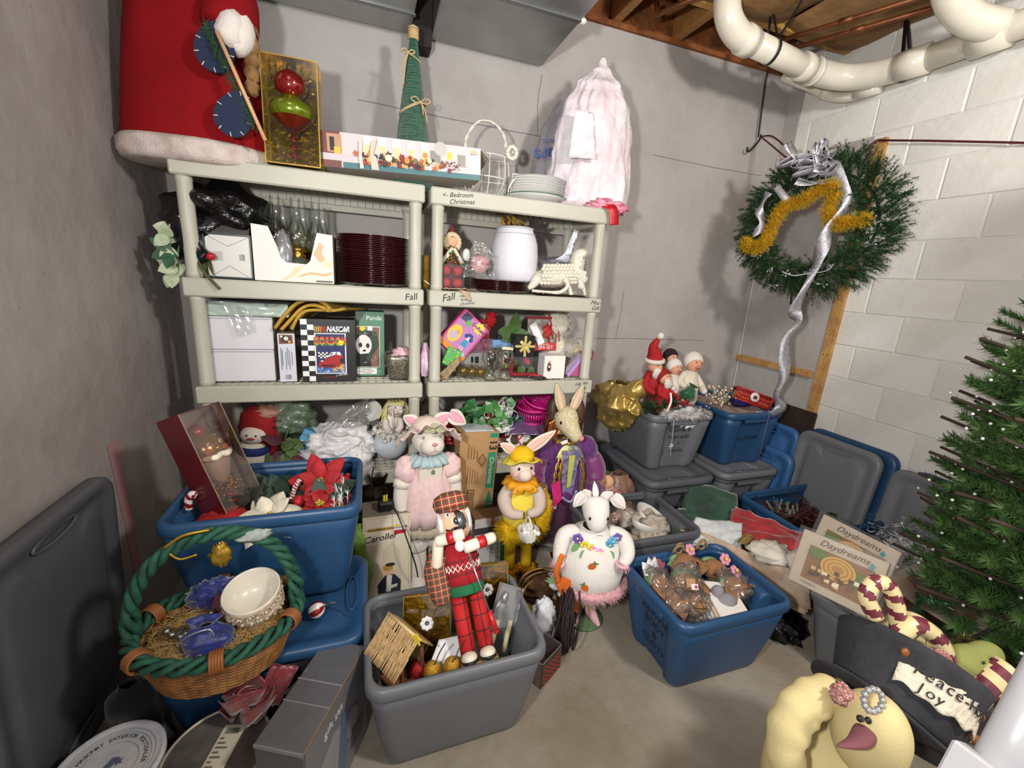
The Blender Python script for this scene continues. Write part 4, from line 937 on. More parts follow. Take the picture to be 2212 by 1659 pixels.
mb=MB(); mb.at((0,0,0),(H2,0,0)); mb.lathe([(0,.0),(.03,.0),(.05,-.015),(.062,-.02)],28); mb.build('glass_dish',M_glass,t)
mb=MB(); mb.at((0,-.0,0),(H2,0,0)); mb.lathe([(.042,-.01),(.042,.018),(.03,.022),(0,.021)],26); mb.build('candle',mat('c98b93',.6,bump=.5,bs=80),t)
mb=MB(); mb.box((-.008,-.0235,.004),(.018,.001,.02)); mb.build('sticker',M_wht,t)
mb=MB(); sheet(mb,[(-.085,-.03,-.06),(.075,-.03,-.065),(.06,-.028,.055),(-.07,-.028,.05)],12,12,0,1,.012); sheet(mb,[(-.07,-.028,.045),(.06,-.03,.045),(.005,-.01,.10),(-.035,-.01,.10)],10,8,0,2,.01); mb.build('cellophane',film('ffffff',.14,.07,.05),t)
# plain plush bucket with fall flowers
t=thing('plush_bucket','plain white felt bucket on dark plates holding dried autumn flowers','bucket',(.735,2.2,1.462))
M_felt=mat('dcdbe2',.95,bump=.35,bs=220,var=.03,vs=60)
mb=MB(); mb.lathe([(.105,0),(.118,.01),(.125,.06),(.125,.13),(.118,.19),(.10,.25),(.098,.268),(.092,.27),(.090,.24)],40,capb=True); mb.build('felt_body',M_felt,t)
mb=MB(); mb.tube([(.099*cos(a),.099*sin(a),.262) for a in [2*PI*i/36 for i in range(36)]],.005,6,closed=True); mb.tube([(.108*cos(a),.108*sin(a),.235) for a in [2*PI*i/36 for i in range(36)]],.0016,4,closed=True); mb.build('hem_seam',mat('c9c7cf',.95),t)
mb=MB(); mb.ell((0,0,.22),(.08,.08,.02)); mb.build('stuffing',mat('b9b7bd',.95),t)
t=thing('autumn_flower_pick','ochre and brown dried flower cluster sticking out of the white bucket','silk flowers',(.70,2.17,1.70))
mb=MB()
for i in range(26):
    a=rnd.uniform(0,6.3); c=(rnd.gauss(-.005,.02),rnd.gauss(0,.015),rnd.uniform(.0,.085)); leaf(mb,c,(cos(a),-.4+.4*sin(a),sin(a)*.8),(0,-.8,.6),rnd.uniform(.03,.06),.022,rnd.choice([0,0,1]),.4,.3)
mb.tube([(0,0,-.16),(0,0,.04)],.004,5,m=1); mb.build('blooms',[mat('a37a22',.75,var=.3,vs=40),mat('4a3420',.8)],t)
t=thing('dark_leaf_tuft','small dark brown leaf tuft at the bucket rim','silk flowers',(.80,2.13,1.725))
mb=MB()
for i in range(7): leaf(mb,(0,0,0),(-.3+.25*i,-.4,.6-.04*i*i),(0,-1,.2),.075,.022,0,.5,.2)
mb.build('leaves',mat('33292b',.8),t)
# white ceramic goose-shaped planter sleigh
M_cer=mat('d9d3c4',.35,coat=.3,bump=.25,bs=60)
t=thing('ceramic_bird_planter','cream ceramic bird-shaped planter with scaly feathers on runner feet','planter',(.965,2.12,1.412))
mb=MB(); mb.at((-.02,0,.085),(0,-.10,0)); mb.ell((0,0,0),(.125,.075,.055),0,30,16,nz=.12,ns=30); mb.build('bowl',M_cer,t)
mb=MB()
for r in range(6):
    for c in range(12): 
        x=-.115+.019*c; z=.052+.017*r+.012*(c*.12); mb.ell((x+.009*(r%2),-.072+.010*abs(r-2.5)*.6+.35*max(0,abs(x+.02)-.06)**1.2,z),(.012,.006,.011),0,8,6)
mb.build('feather_scales',M_cer,t)
mb=MB(); mb.tube(spl([(.075,-.02,.11),(.085,-.03,.16),(.08,-.035,.195),(.098,-.045,.21),(.115,-.05,.195)],5),[.045]*4+[.04]*5+[.032]*5+[.03]*4+[.024,.018,.012],14)
for a in (-.5,.5): mb.ell((.085,-.065,.17+.03*a),(.012,.01,.02),0,8,6)
mb.build('neck',M_cer,t)
mb=MB(); 
for i in range(30): a=rnd.uniform(0,6.3); mb.ell((.105+.03*cos(a)*rnd.random(),-.058-.01*rnd.random(),.085+.045*sin(a)*rnd.random()),(.014,.010,.014),0,8,6)
mb.build('ruffled_breast',M_cer,t)
mb=MB()
mb.tube(spl([(-.17,-.06,.01),(-.10,-.08,.008),(-.03,-.085,.01),(.01,-.085,.035),(.015,-.08,.06),(-.0,-.075,.075)],5),[.008]*8+[.010]*8+[.012]*5+[.015]*5,10); mb.ell((.005,-.08,.073),(.016,.012,.016),0,12,8); mb.build('curled_runner',M_cer,t)
for x in (.125,.04): 
    mb=MB(); mb.tube(spl([(x-.02,-.05,.07),(x+.0,-.06,.03),(x+.012,-.062,.0)],4),[.018,.016,.014,.013,.012,.011,.012,.013,.014],10); mb.build('leg',M_cer,t)
mb=MB(); mb.tube(spl([(-.13,-.03,.075),(-.16,-.04,.04),(-.185,-.04,.018)],4),[.03,.028,.026,.023,.02,.018,.016,.012,.008],12); mb.build('tail',M_cer,t)
t=thing('tissue_in_planter','clear bag of potpourri and white tissue standing up in the planter','bag',(.965,2.15,1.53))
mb=MB(); mb.ell((-.01,.0,.02),(.10,.055,.05),0,24,14,nz=.5,ns=12); mb.build('bag_film',film('dfe2ee',.12,.12,.25,'8d8790'),t)
mb=MB()
for i in range(10): mb.ribbon(spl([(-.06+.012*i,-.03,.045),(-.0+.005*i,-.035,.075),(.03,-.03,.11),(.062,-.03,.19+rnd.uniform(-.02,.02))],4),.012,(0,1,.2))
sheet(mb,[(.02,-.04,.08),(.05,-.03,.09),(.085,-.03,.21),(.06,-.03,.215)],6,12,0,2,.01); mb.build('tissue',mat('dfe3ee',.6),t,solid=.001)
mb=MB(); crumple(mb,(.125,-.01,.03),(.03,.03,.05),7,.5); mb.build('film_corner',film('f4f4f8',.12,.1,.3,'c9c9d4'),t)
mb=MB()
for i in range(5):
    sheet(mb,[(.80,2.02,1.4055+.0016*i),(1.09,2.015,1.4055+.0016*i),(1.08,2.20,1.405+.0016*i),(.83,2.2,1.405+.0016*i)],8,5,0,i,.0015)
o=mb.build('brown_paper_stack',mat('8d6f4c',.8,var=.3,vs=18)); tag(o,'brown paper sheets under the ceramic planter','paper')
mb=MB(); sheet(mb,[(.79,1.995,1.412),(.87,1.985,1.412),(.90,2.08,1.416),(.80,2.08,1.416)],8,8,0,3,.006); o=mb.build('pink_paper',mat('cfa394',.7)); tag(o,'pale pink paper edge beside the dark plates','paper')
mb=MB(); sheet(mb,[(.325,1.99,1.408),(.43,1.985,1.41),(.50,2.03,1.408),(.35,2.05,1.407)],14,6,0,3,.008,5); sheet(mb,[(.40,1.978,1.412),(.45,1.972,1.405),(.462,1.965,1.365),(.452,1.966,1.36)],6,8,0,6,.006); o=mb.build('tan_cloth',mat('b3957f',.9,var=.3,vs=30,bump=.4,bs=150),None,solid=.002); tag(o,'tan patterned cloth scrap hanging over the tray marked Fall','cloth')
# ================================================================ right unit, third tray (z .965)
def boxed(name,label,cat,size,loc,rot,body,front,rough=.4):
    t=thing(name,label,cat,loc,rot); mb=MB(); mb.box((0,size[1]/2,size[2]/2),size,bev=.002); mb.build('carton',body,t)
    if front: panel(front,'printed_front',t,(0,-.0006,0),dz=.0001,rough=rough)
    return t
t=boxed('doll_box','tilted pink doll package leaning against the post','toy box',(.165,.05,.215),(.385,2.07,1.105),(-.12,.72,0),mat('a33a70',.35,coat=.3),
 [('r',-.081,.001,.081,.214,'c0417c'),('r',-.081,.001,.081,.03,'d8873c'),('r',-.072,.03,.072,.205,'b77ab0'),('p',[(-.07,.16),(-.03,.165),(-.02,.205),(-.065,.205)],'3a4660'),('p',star(-.02,.168,.02,6,.6),'58ae4a'),('c',-.042,.085,.034,'d9bb3e',.048),('c',-.042,.075,.022,'b9a9c8'),('c',-.03,.1,.01,'c79a5c'),('p',star(.04,.185,.034,9,.7),'e6cf46'),('c',.03,.115,.017,'e9c8b4'),('c',.014,.115,.011,'2d3d8c'),('c',.046,.112,.011,'2d3d8c'),('c',.03,.128,.017,'2d3d8c',.009),('p',[(.012,.06),(.05,.06),(.038,.098),(.022,.098)],'2f93b8'),('r',.022,.036,.027,.06,'e9c8b4'),('r',.034,.036,.039,.06,'e9c8b4'),('r',.02,.03,.028,.038,'23306e'),('r',.033,.03,.041,.038,'23306e'),('c',.06,.03,.010,'8fc2dc')])
txt('DoReMi',.026,t,mat('8c3a8c',.5),(.04,-.004,.182),(H2,0,0),bold=.0008)
t=boxed('red_gift_card','red card reading Merry Christmas behind the doll box','card',(.10,.012,.10),(.575,2.21,1.155),(0,.1,0),mat('a01a20',.6),None)
txt('MERRY',.026,t,w_,(.0,-.003,.066),(H2,0,0),sx=.8); txt('CHRISTMAS',.026,t,w_,(.0,-.003,.034),(H2,0,0),sx=.6)
mb=MB(); crumple(mb,(.045,0,.105),(.03,.02,.035),2,.6); mb.build('red_tassel',mat('b01a22',.9),t)
t=boxed('tree_print_card','crumpled green card printed with a decorated tree in a torn wrapper','card',(.075,.02,.095),(.375,2.045,1.035),(-.25,.45,0),mat('3a8a3a',.45),[('r',-.036,.002,.036,.093,'4aa544')]+[('c',rnd.uniform(-.032,.032),rnd.uniform(.008,.088),.003,rnd.choice(['d84a2a','e8d04a','3a5ab0','2a6a2a'])) for i in range(26)])
mb=MB(); sheet(mb,[(.325,2.02,1.00),(.36,2.01,.975),(.43,2.02,1.06),(.425,2.03,1.09)],8,6,0,2,.008); sheet(mb,[(.325,2.03,.97),(.35,2.02,.97),(.425,2.03,1.045),(.40,2.04,1.035)],8,4,0,3,.006); o=mb.build('torn_wrapper',mat('a08a64',.7,var=.4,vs=30),None,solid=.002); tag(o,'torn tan wrapper under the green tree card','wrapper')
t=thing('pink_clear_case','clear pink plastic case behind the glass goblets','case',(.57,2.21,1.08)); mb=MB(); cboxe(mb,-.065,.065,-.03,.03,0,.075); mb.build('case_shell',film('e6a6cc',.15,.1,.2,'b45a92'),t)
mb=MB(); mb.ell((0,0,.035),(.05,.02,.025),nz=.5); mb.build('pink_filling',mat('c47a9c',.6),t)
t=boxed('grey_window_box','grey box with two dark windows behind the goblets','box',(.16,.06,.10),(.53,2.13,.985),(-.1,.0,.25),mat('8b8a88',.5),[('r',-.02,.05,-.006,.08,'1a1a1a'),('r',.004,.045,.026,.08,'222222')])
# clear tube box of gold balls
t=thing('ball_tube_box','long clear box of gold glass balls lying on the tray','ornament box',(.432,2.10,.972),(0,.0,-.38))
mb=MB(); cboxe(mb,0,.15,-.03,.03,0,.06); mb.build('clear_box',M_clear,t)
g0=None
for i in range(3):
    mb=MB()
    if g0 is None: mb.ell((0,0,0),.0265,0,20,14); g0=o=mb.build('gold_ball',mat('a88a2c',.15,metal=.8,coat=.5))
    else: o=g0.copy(); COL.objects.link(o)
    p=V((.432,2.10,.972))+Matrix.Rotation(-.38,3,'Z')@V((.03+.045*i,0,.029)); o.location=p
    tag(o,('gold glass ball at the far end of the clear box','middle gold glass ball in the clear box','gold glass ball at the near end of the clear box')[i],'ornament','gold balls in the long clear box')
M_glassc=film('fdfdf8',.10,.02)
def goblet(loc,label):
    t=thing('glass_goblet',label,'goblet',loc,group='glass hurricane goblets')
    mb=MB(); mb.lathe([(0,.0),(.037,.0),(.034,.01),(.024,.035),(.023,.06),(.028,.08),(.042,.10),(.045,.12),(.040,.14),(.034,.152),(.036,.165),(.037,.178)],26); mb.build('glass',M_glassc,t)
    return t
goblet((.585,2.025,.968),'clear glass goblet nearer the gold balls, empty rim'); g2=goblet((.667,2.03,.968),'clear glass goblet with a cream paper strip at its rim')
mb=MB(); mb.ribbon([(-.03,-.024,.166),(-.01,-.038,.168),(.015,-.037,.166),(.03,-.024,.16)],.014,(0,0,1)); mb.build('paper_strip',mat('d8cfae',.7),g2)
mb=MB(); mb.ell((0,-.018,.075),(.01,.006,.014)); mb.build('green_charm',mat('8a9a5a',.4),g2)
t=boxed('light_blue_box','small light blue box under the dark one','box',(.11,.07,.045),(.685,2.18,1.105),(-.2,0,-.1),mat('5b8cc0',.5),None)
mb=MB(); mb.box((.02,.05,.06),(.07,.05,.03),bev=.003); mb.build('dark_lid',mat('23282c',.5),t)
t=thing('green_silk_leaves','three large green silk leaves standing behind the black gift box','silk flowers',(.755,2.19,1.12))
M_lf=mat('4c6a34',.55,var=.25,vs=25,col2='39552a')
mb=MB()
for d,L,w in (((.0,-.3,1),.125,.075),((-.9,-.3,.25),.10,.075),((.9,-.3,.15),.085,.06),((-.6,-.2,-.3),.08,.06)): leaf(mb,(0,0,.06),d,(0,-1,.1),L,w,0,.08,.12)
mb.tube([(0,.02,-.1),(0,0,.06)],.004,5); mb.build('leaves',M_lf,t)
t=boxed('black_gift_box','black gift box tied with a gold ribbon bow','gift box',(.112,.09,.112),(.795,2.10,1.073),(0,0,0),mat('0d0d10',.45),None)
mb=MB(); mb.box((0,-.002,.056),(.014,.002,.112)); mb.box((0,-.002,.056),(.112,.002,.013)); 
for a in (.9,-.9,2.4,-2.2): mb.ribbon([(0,-.006,.056),(.02*sin(a),-.012,.056+.022*cos(a)),(.036*sin(a),-.006,.056+.045*cos(a))],.016,(cos(a),0,-sin(a)))
mb.build('gold_ribbon',mat('cfc178',.35,metal=.3),t)
t=thing('glass_flower_box','red-framed glass box with silk roses under the black gift','display box',(.815,2.10,.968))
mb=MB(); 
for z in (.008,): mb.box((0,.06,z),(.20,.13,.016),bev=.002)
mb.box((-.092,.0,.055),(.016,.012,.10)); mb.build('red_frame',mat('8d2027',.5),t)
mb=MB(); cboxe(mb,-.095,.098,.0,.115,.016,.104); mb.build('glass_panes',M_glassc,t)
mb=MB(); mb.box((0,.115,.06),(.19,.006,.09)); mb.build('dark_back',mat('2b3430',.6),t)
mb=MB()
for i in range(14): a=i*2.4; leaf(mb,(0.005,.03,.075),(cos(a)*.6,-.6,sin(a)*.6),(0,-1,0),.032,.03,0,-.3,.4)
mb.ell((.005,.028,.075),(.02,.018,.02)); mb.build('rose',mat('b03a44',.6),t)
mb=MB(); leaf(mb,(-.02,.02,.05),(-.2,-.2,-.6),(0,-1,0),.05,.05); leaf(mb,(.02,.02,.04),(.3,-.2,-.5),(0,-1,0),.045,.045); leaf(mb,(-.05,.03,.06),(-.5,-.2,.3),(0,-1,0),.04,.03); mb.build('leaves',mat('3f6a38',.6),t)
t=thing('scissors','black and red handled scissors lying at the tray edge','scissors',(.80,2.035,.972),(0,0,-.2))
mb=MB(); mb.box((-.05,0,.002),(.10,.01,.003)); mb.box((-.05,.006,.004),(.10,.01,.003),rot=(0,0,.06)); mb.build('blades',mat('4a4c50',.3,metal=.9),t)
for y in (-.016,.016):
    mb=MB(); mb.tube([(.05+.038*cos(a),y+.015*sin(a),.006) for a in [2*PI*i/20 for i in range(20)]],.006,6,closed=True); mb.build('handle',mat('b3302c' if y>0 else '1c1c20',.4),t)
t=thing('spa_gift_pouch','clear red-zip pouch with a white tube and red paper, marked SPA SET','gift pouch',(.935,2.19,1.09),(-.08,-.03,0))
mb=MB(); mb.box((0,.02,.09),(.17,.02,.175),bev=.004); mb.build('contents',mat('6a2a22',.6,var=.8,vs=24,col2='b9c0a8'),t)
mb=MB(); cboxe(mb,-.088,.088,.005,.04,0,.185); mb.build('pouch_film',film('ffffff',.14,.08),t)
mb=MB(); mb.box((0,.02,.183),(.18,.03,.014),bev=.003); mb.ribbon([(.085,0,.18),(.095,-.005,.12),(.10,-.003,.05)],.008,(1,0,0)); mb.build('red_zip',mat('b3202a',.4),t)
mb=MB(); mb.box((-.035,-.004,.095),(.045,.008,.13),bev=.004,rot=(0,-.45,0)); mb.build('white_tube',M_wht,t)
mb=MB()
for i in range(26): mb.tube([(.03+rnd.gauss(0,.02),.003,.11+rnd.gauss(0,.03)),(.03+rnd.gauss(0,.02),.0,.11+rnd.gauss(0,.03))],.004,4)
mb.build('red_shred',mat('b8302f',.6),t)
panel([('r',-.075,.002,.085,.045,'c2393a')],'label_band',t,(0,.003,0)); txt('SPA SET',.026,t,w_,(.02,.0,.018),(H2,0,0)); txt('peppermint',.013,t,w_,(.01,.0,.036),(H2,0,0))
t=boxed('white_product_box','white carton with a small bottle picture at the tray edge','carton',(.05,.09,.125),(.905,2.02,.968),(0,0,.0),M_whc,[('r',-.024,.002,.024,.124,'e4e2dc'),('c',.004,.065,.012,'7a4a3a',.026),('c',.004,.055,.012,'5a3328',.012),('r',-.002,.088,.01,.098,'c9a18a'),('c',.005,.066,.006,'e3d2c0')])
mb=MB(); mb.box((.06,.045,.0625),(.075,.088,.124),bev=.002); mb.build('carton_side',mat('e9e6df',.6),t)
# fluffy white plush seated at the back of the tray
t=thing('fluffy_plush','fluffy cream plush animal slumped behind the white carton','plush toy',(1.06,2.27,.97))
mb=MB(); mb.ell((0,0,.10),(.09,.08,.11),nz=.15,ns=20); mb.ell((-.02,-.01,.27),(.085,.075,.08),nz=.15,ns=20); mb.ell((.06,-.11,.14),(.045,.06,.04),nz=.2,ns=20,rot=(0,0,.4)); mb.build('body',mat('d9d4c2',1,bump=1,bs=70,var=.1,vs=15),t)
mb=MB()
for i in range(1600):
    a=rnd.uniform(0,6.3); b=rnd.uniform(0,PI); k=rnd.choice([((0,0,.10),(.09,.08,.11)),((-.02,-.01,.27),(.085,.075,.08)),((.06,-.11,.14),(.045,.06,.04))])
    d=V((sin(b)*cos(a),sin(b)*sin(a),cos(b))); p=V((k[0][0]+k[1][0]*d.x,k[0][1]+k[1][1]*d.y,k[0][2]+k[1][2]*d.z)); mb.tube([p,p+d*.016+V((rnd.gauss(0,.006),rnd.gauss(0,.006),-.006))],[.0022,.0004],3,cap=False)
mb.build('fur',mat('e2ddcf',.95),t,kind='stuff')
mb=MB(); mb.ell((.05,-.165,.14),(.02,.01,.018)); mb.build('muzzle',mat('d8cf9a',.9),t)
# pink toy purse
t=thing('toy_purse','pink toy purse with a lilac front leaning on the end post','purse',(1.09,2.04,.975),(0,-.0,0))
pl=[(-.055,0),(.055,-.0),(.075,.06),(.05,.13),(.03,.13),(-.06,.02)]
mb=MB(); mb.at((0,0,0),(H2,0,0)); mb.ext([(-.05,.005),(.05,-.005),(.07,.05),(.062,.13),(.025,.135)],.05,0,-.05); mb.build('purse_body',mat('b2567e',.5),t)
mb=MB(); mb.at((0,-.003,0),(H2,0,0)); mb.ext([(-.065,.01),(-.05,.0),(.038,.115),(.022,.128)],.056,0,-.055); mb.build('lilac_side',mat('b594cf',.4),t)
mb=MB(); sheet(mb,[(-.068,-.004,.02),(.02,-.004,.13),(-.01,-.002,.135),(-.075,-.002,.05)],4,4,0,1,.004); mb.build('clear_window',film('e6d4f0',.15,.1,.15),t)
mb=MB(); mb.tube([(.075+.022*cos(a),.012,.115+.028*sin(a)) for a in [2*PI*i/20 for i in range(20)]],.008,8,closed=True,flat=.5); mb.build('handle',mat('a8527a',.5),t)
t=thing('pink_cloth_roll','pink and white fabric bundle squeezed between the two units','cloth',(.262,2.05,.985))
mb=MB(); sack(mb,(0,0.02,0),(.02,.04),.16,[(0,.8),(.3,1.2),(.7,1.1),(1,.5)],4,.3,5,20,16); mb.build('bundle',mat('cf93b4',.7,var=.4,vs=18,col2='ddd0dc'),t)
# ================================================================ fourth trays (z .528), mostly bags
t=thing('green_grocery_bag','bulging green translucent grocery bag with lettering under the third tray','bag',(-.40,2.22,.69))
mb=MB(); mb.ell((0,0,.07),(.145,.13,.115),0,36,22,nz=.4,ns=10,seed=4); mb.build('bag_film',mat('4a5a44',.25,spec=.6,bump=.8,bs=16,var=.4,vs=7,col2='8a9a84'),t)
mb=MB(); crumple(mb,(-.045,-.105,.12),(.055,.05,.03),3,.4); mb.build('peach_bundle',mat('a47a66',.7,var=.3,vs=30),t)
txt('Good Food.',.026,t,ink,(-.045,-.142,.085),(H2+.2,0,0),shear=.1); txt('Low Prices.',.026,t,ink,(-.04,-.150,.055),(H2+.1,0,0),shear=.1)
t=thing('snowman_plush','snowman plush in a red hood, peeking from behind the boxed ornament','plush toy',(-.52,2.08,.545),(0,.12,0))
mb=MB(); mb.lathe([(.05,0),(.065,.04),(.062,.1),(.05,.135)],20,capb=True,capt=True); mb.build('body',mat('d9d3c6',.9),t)
mb=MB(); mb.at((0,-.02,.175)); mb.ell((0,0,0),(.052,.045,.042),0,22,14); mb.build('head',mat('ded9cd',.9),t)
mb=MB(); mb.at((.01,.045,0)); mb.lathe([(.07,.10),(.083,.19),(.078,.25),(.045,.285),(0,.295)],24); mb.ell((.045,.01,.12),(.05,.05,.13),0,18,12); mb.build('red_hood',mat('8d0f16',.9),t)
mb=MB(); mb.lathe([(.064,.085),(.068,.095),(.066,.115),(.058,.122)],24); mb.build('blue_scarf',mat('1d2a6a',.8),t)
mb=MB(); mb.ell((0,-.067,.172),(.016,.006,.005)); mb.build('red_mouth',mat('b5241c',.6),t)
for s in (-1,1): mb=MB(); mb.ell((s*.018,-.062,.185),(.004,.004,.005),0,8,6); mb.build('eye',M_blk,t)
t=thing('faded_vine_leaves','olive green and burgundy silk vine leaves beside the snowman plush','silk flowers',(-.38,2.08,.60))
mb=MB()
for i in range(12): a=rnd.uniform(0,6.3); leaf(mb,(rnd.gauss(0,.03),rnd.gauss(0,.02),rnd.gauss(.03,.03)),(cos(a),-.6,sin(a)-.3),(0,-1,.3),rnd.uniform(.06,.1),.05,0 if i<9 else 1,.3,.25)
mb.tube(spl([(.0,.0,.05),(.01,-.02,.10),(.03,0,.15)],4),.003,5); mb.build('leaves',[mat('4f6332',.65,var=.3,vs=20),mat('4a1a26',.6)],t)
t=thing('dark_branch_bundle','dark evergreen branches under the green grocery bag','branches',(-.42,2.14,.60))
mb=MB()
for i in range(160): p=V((rnd.gauss(0,.05),rnd.gauss(0,.03),rnd.gauss(.03,.04))); mb.tube([p,p+V((rnd.gauss(0,.03),rnd.gauss(0,.02),rnd.gauss(0,.03)))],[.003,.001],3,cap=False)
mb.build('twigs',mat('1c2a22',.7),t)
t=boxed('bird_print_box','light blue box printed with little white birds','box',(.095,.06,.17),(-.335,2.10,.545),(-.1,.5,0),mat('4a8ab0',.55),[('r',-.046,.002,.046,.168,'5b9cc4'),('r',-.046,.14,.046,.145,'3d7396')]+[q for k in range(9) for x,y in [(-.03+.03*(k%3),.02+.045*(k//3))] for q in (('c',x,y,.006,'e6eaec',.005),('p',[(x-.008,y),(x,y+.002),(x-.003,y+.009)],'e6eaec'),('c',x+.006,y+.006,.003,'7a5a52'))])
t=thing('white_grocery_bag','crumpled white plastic bag full on the fourth tray','bag',(-.15,2.16,.54))
mb=MB(); crumple(mb,(0,0,.07),(.185,.15,.10),3,.24,nu=90,nv=60,fr=2.0); mb.ell((.09,-.10,.0),(.07,.07,.09),0,24,16,nz=.5,ns=12); mb.build('bag_film',mat('d6d4d6',.35,spec=.5,bump=.7,bs=25),t)
mb=MB(); mb.ell((.05,-.135,.045),(.06,.02,.025),nz=.5); mb.build('blue_print',mat('b9c6da',.4),t)
t=thing('clear_gift_bag','large clear plastic bag standing behind the white grocery bag','bag',(-.10,2.22,.56))
mb=MB(); sheet(mb,[(-.14,-.06,.10),(.09,-.04,.09),(.11,-.02,.29),(.03,-.02,.25)],12,12,0,3,.015); sheet(mb,[(.06,-.05,.2),(.11,-.05,.2),(.11,-.04,.31),(.07,-.04,.31)],6,10,0,5,.008); mb.build('film',film('ffffff',.12,.1,.18,'b9b6ae'),t)
# yarn-haired angel doll sitting on a white globe
M_lace=mat('d9d5ca',.9,bump=1,bs=90,var=.15,vs=40)
t=thing('angel_doll','yarn-haired cloth angel doll with lace dress on a white globe','doll',(.11,2.14,.535))
mb=MB(); mb.ell((-.01,-.03,.085),(.085,.08,.085),0,26,18); mb.build('globe',mat('c9cfd6',.55),t)
mb=MB()
for i in range(130): a=rnd.uniform(0,6.3); r=rnd.uniform(.05,.088); mb.ell((-.01+r*cos(a),-.03+r*sin(a),.155+rnd.gauss(0,.012)-max(0,r-.07)*.8),(.012,.012,.010),0,6,4)
mb.build('lace_skirt',M_lace,t)
mb=MB(); mb.ell((0,-.02,.19),(.055,.045,.06)); mb.build('body',M_lace,t)
mb=MB(); mb.ell((.02,-.03,.272),(.05,.048,.05),0,20,14); mb.ell((.035,-.08,.268),(.014,.012,.012),0,10,8); hd=mb.build('head',mat('c9bdb8',.85),t)
for sx in (.012,.052): mb=MB(); mb.ell((sx,-.073,.285),(.004,.004,.006),0,8,6); mb.build('eye',M_blk,hd)
mb=MB(); mb.tube([(.015,-.077,.255),(.035,-.082,.246),(.055,-.074,.255)],.0015,4); mb.build('mouth',mat('5a3a34',.7),hd)
mb=MB()
for i in range(90):
    a=rnd.uniform(-.4,PI+.6); x=.02+.052*cos(a)*1.0; z=.275+.05*abs(sin(a)); s=-1 if rnd.random()<.75 else 1
    mb.tube(spl([(.02+s*.01,-.02+rnd.gauss(0,.02),.322),(.02+s*.045,-.045+rnd.gauss(0,.015),.30),(.02+s*(.062+rnd.gauss(0,.01)),-.05+rnd.gauss(0,.012),.25-rnd.random()*.04)],3),.0024,4,cap=False)
for i in range(14): x=-.015+.005*i; mb.tube([(x,-.06,.318),(x+.002,-.079,.30)],.0028,4)
mb.build('yarn_hair',mat('d9cf92',.9),t)
mb=MB()
for i in range(34): a=2*PI*i/34; mb.ell((.02+.045*cos(a),-.03+.04*sin(a),.325+rnd.gauss(0,.005)),(.010,.010,.008),i%2,6,4)
mb.build('leaf_crown',[mat('3a3f2c',.6),mat('8d7f4a',.5)],t)
for sx in (-.035,.035):
    mb=MB(); mb.tube(spl([(sx,-.05,.215),(sx*1.0,-.085,.19),(sx*.5,-.10,.165)],4),[.018,.018,.017,.016,.016,.016,.017,.018,.016],10); mb.build('arm',mat('cfc0bb',.85),t)
mb=MB(); mb.tube([(-.0,-.105,.17),(-.005,-.105,.29)],.004,6); mb.build('wand',mat('c9bfae',.6),t)
mb=MB()
for s in (-1,1):
    for i in range(9): leaf(mb,(s*.05,.03,.23),(s*(.6+.05*i),.1,1-.22*i),(0,-1,0),.085,.028,0,.1,.1)
mb.build('feather_wings',mat('d9d6cd',.95),t)
mb=MB()
for k in range(3): mb.ell((-.075+.008*k,-.06,.20-.035*k),(.009,.007,.016),0,10,8)
mb.build('crystal_drops',M_glass,t)
t=thing('cream_wreath_bundle','cream and gold floral bundle behind the unit post beside the angel','decoration',(.215,2.2,.56))
mb=MB()
for i in range(60): mb.ell((rnd.gauss(0,.03),rnd.gauss(0,.025),rnd.uniform(.05,.30)),rnd.uniform(.01,.02),i%2,6,5)
mb.build('blooms',[mat('cfc6ae',.8),mat('6a5a36',.6)],t)
# right unit fourth tray
t=thing('ivy_lace_arrangement','ivy and white lace flower arrangement on a plate','flower arrangement',(.625,2.18,.655))
mb=MB(); mb.lathe([(0,.0),(.10,.0),(.165,.018),(.168,.02),(.1,.006)],30); mb.build('plate',mat('d4dae2',.25,coat=.5),t)
mb=MB()
for i in range(46):
    a=rnd.uniform(0,6.3); c=(rnd.uniform(-.15,.03) if i<36 else rnd.uniform(.0,.14),rnd.uniform(-.10,.03),rnd.uniform(.04,.16)); leaf(mb,c,(cos(a),-.7,sin(a)),(0,-1,.4),rnd.uniform(.04,.065),.05,i%2,.25,.3,5)
mb.build('ivy_leaves',[mat('2f6b34',.4,var=.3,vs=25),mat('4d8a4a',.45)],t)
mb=MB()
for i in range(30):
    c=V((.085+rnd.gauss(0,.03),-.05+rnd.gauss(0,.02),.09+rnd.gauss(0,.035))); a=rnd.uniform(0,6.3); r=rnd.uniform(.015,.03)
    mb.ribbon([tuple(c+V((r*cos(a+q)*1.0,-.01*sin(q*2),r*sin(a+q)))) for q in [2*PI*k/9*.9 for k in range(10)]],.022,(0,1,.2))
for i in range(5): mb.ribbon(spl([(-.14+.05*i,-.12,.02),(-.12+.05*i,-.14,.035),(-.1+.05*i,-.13,.015)],4),.02,(0,0,1))
mb.ribbon(spl([(-.03,-.06,.15),(.02,-.09,.14),(.06,-.09,.12)],4),.04,(0,0,1)); mb.build('lace_ribbon',mat('d6dad0',.8,bump=1,bs=150),t,solid=.0015)
mb=MB(); mb.lathe([(.04,.01),(.04,.11)],18,capt=True); mb.at((-.09,.03,0)); mb.lathe([(.045,.01),(.045,.12)],18,capt=True); mb.build('red_candles',mat('8d1a1c',.5),t)
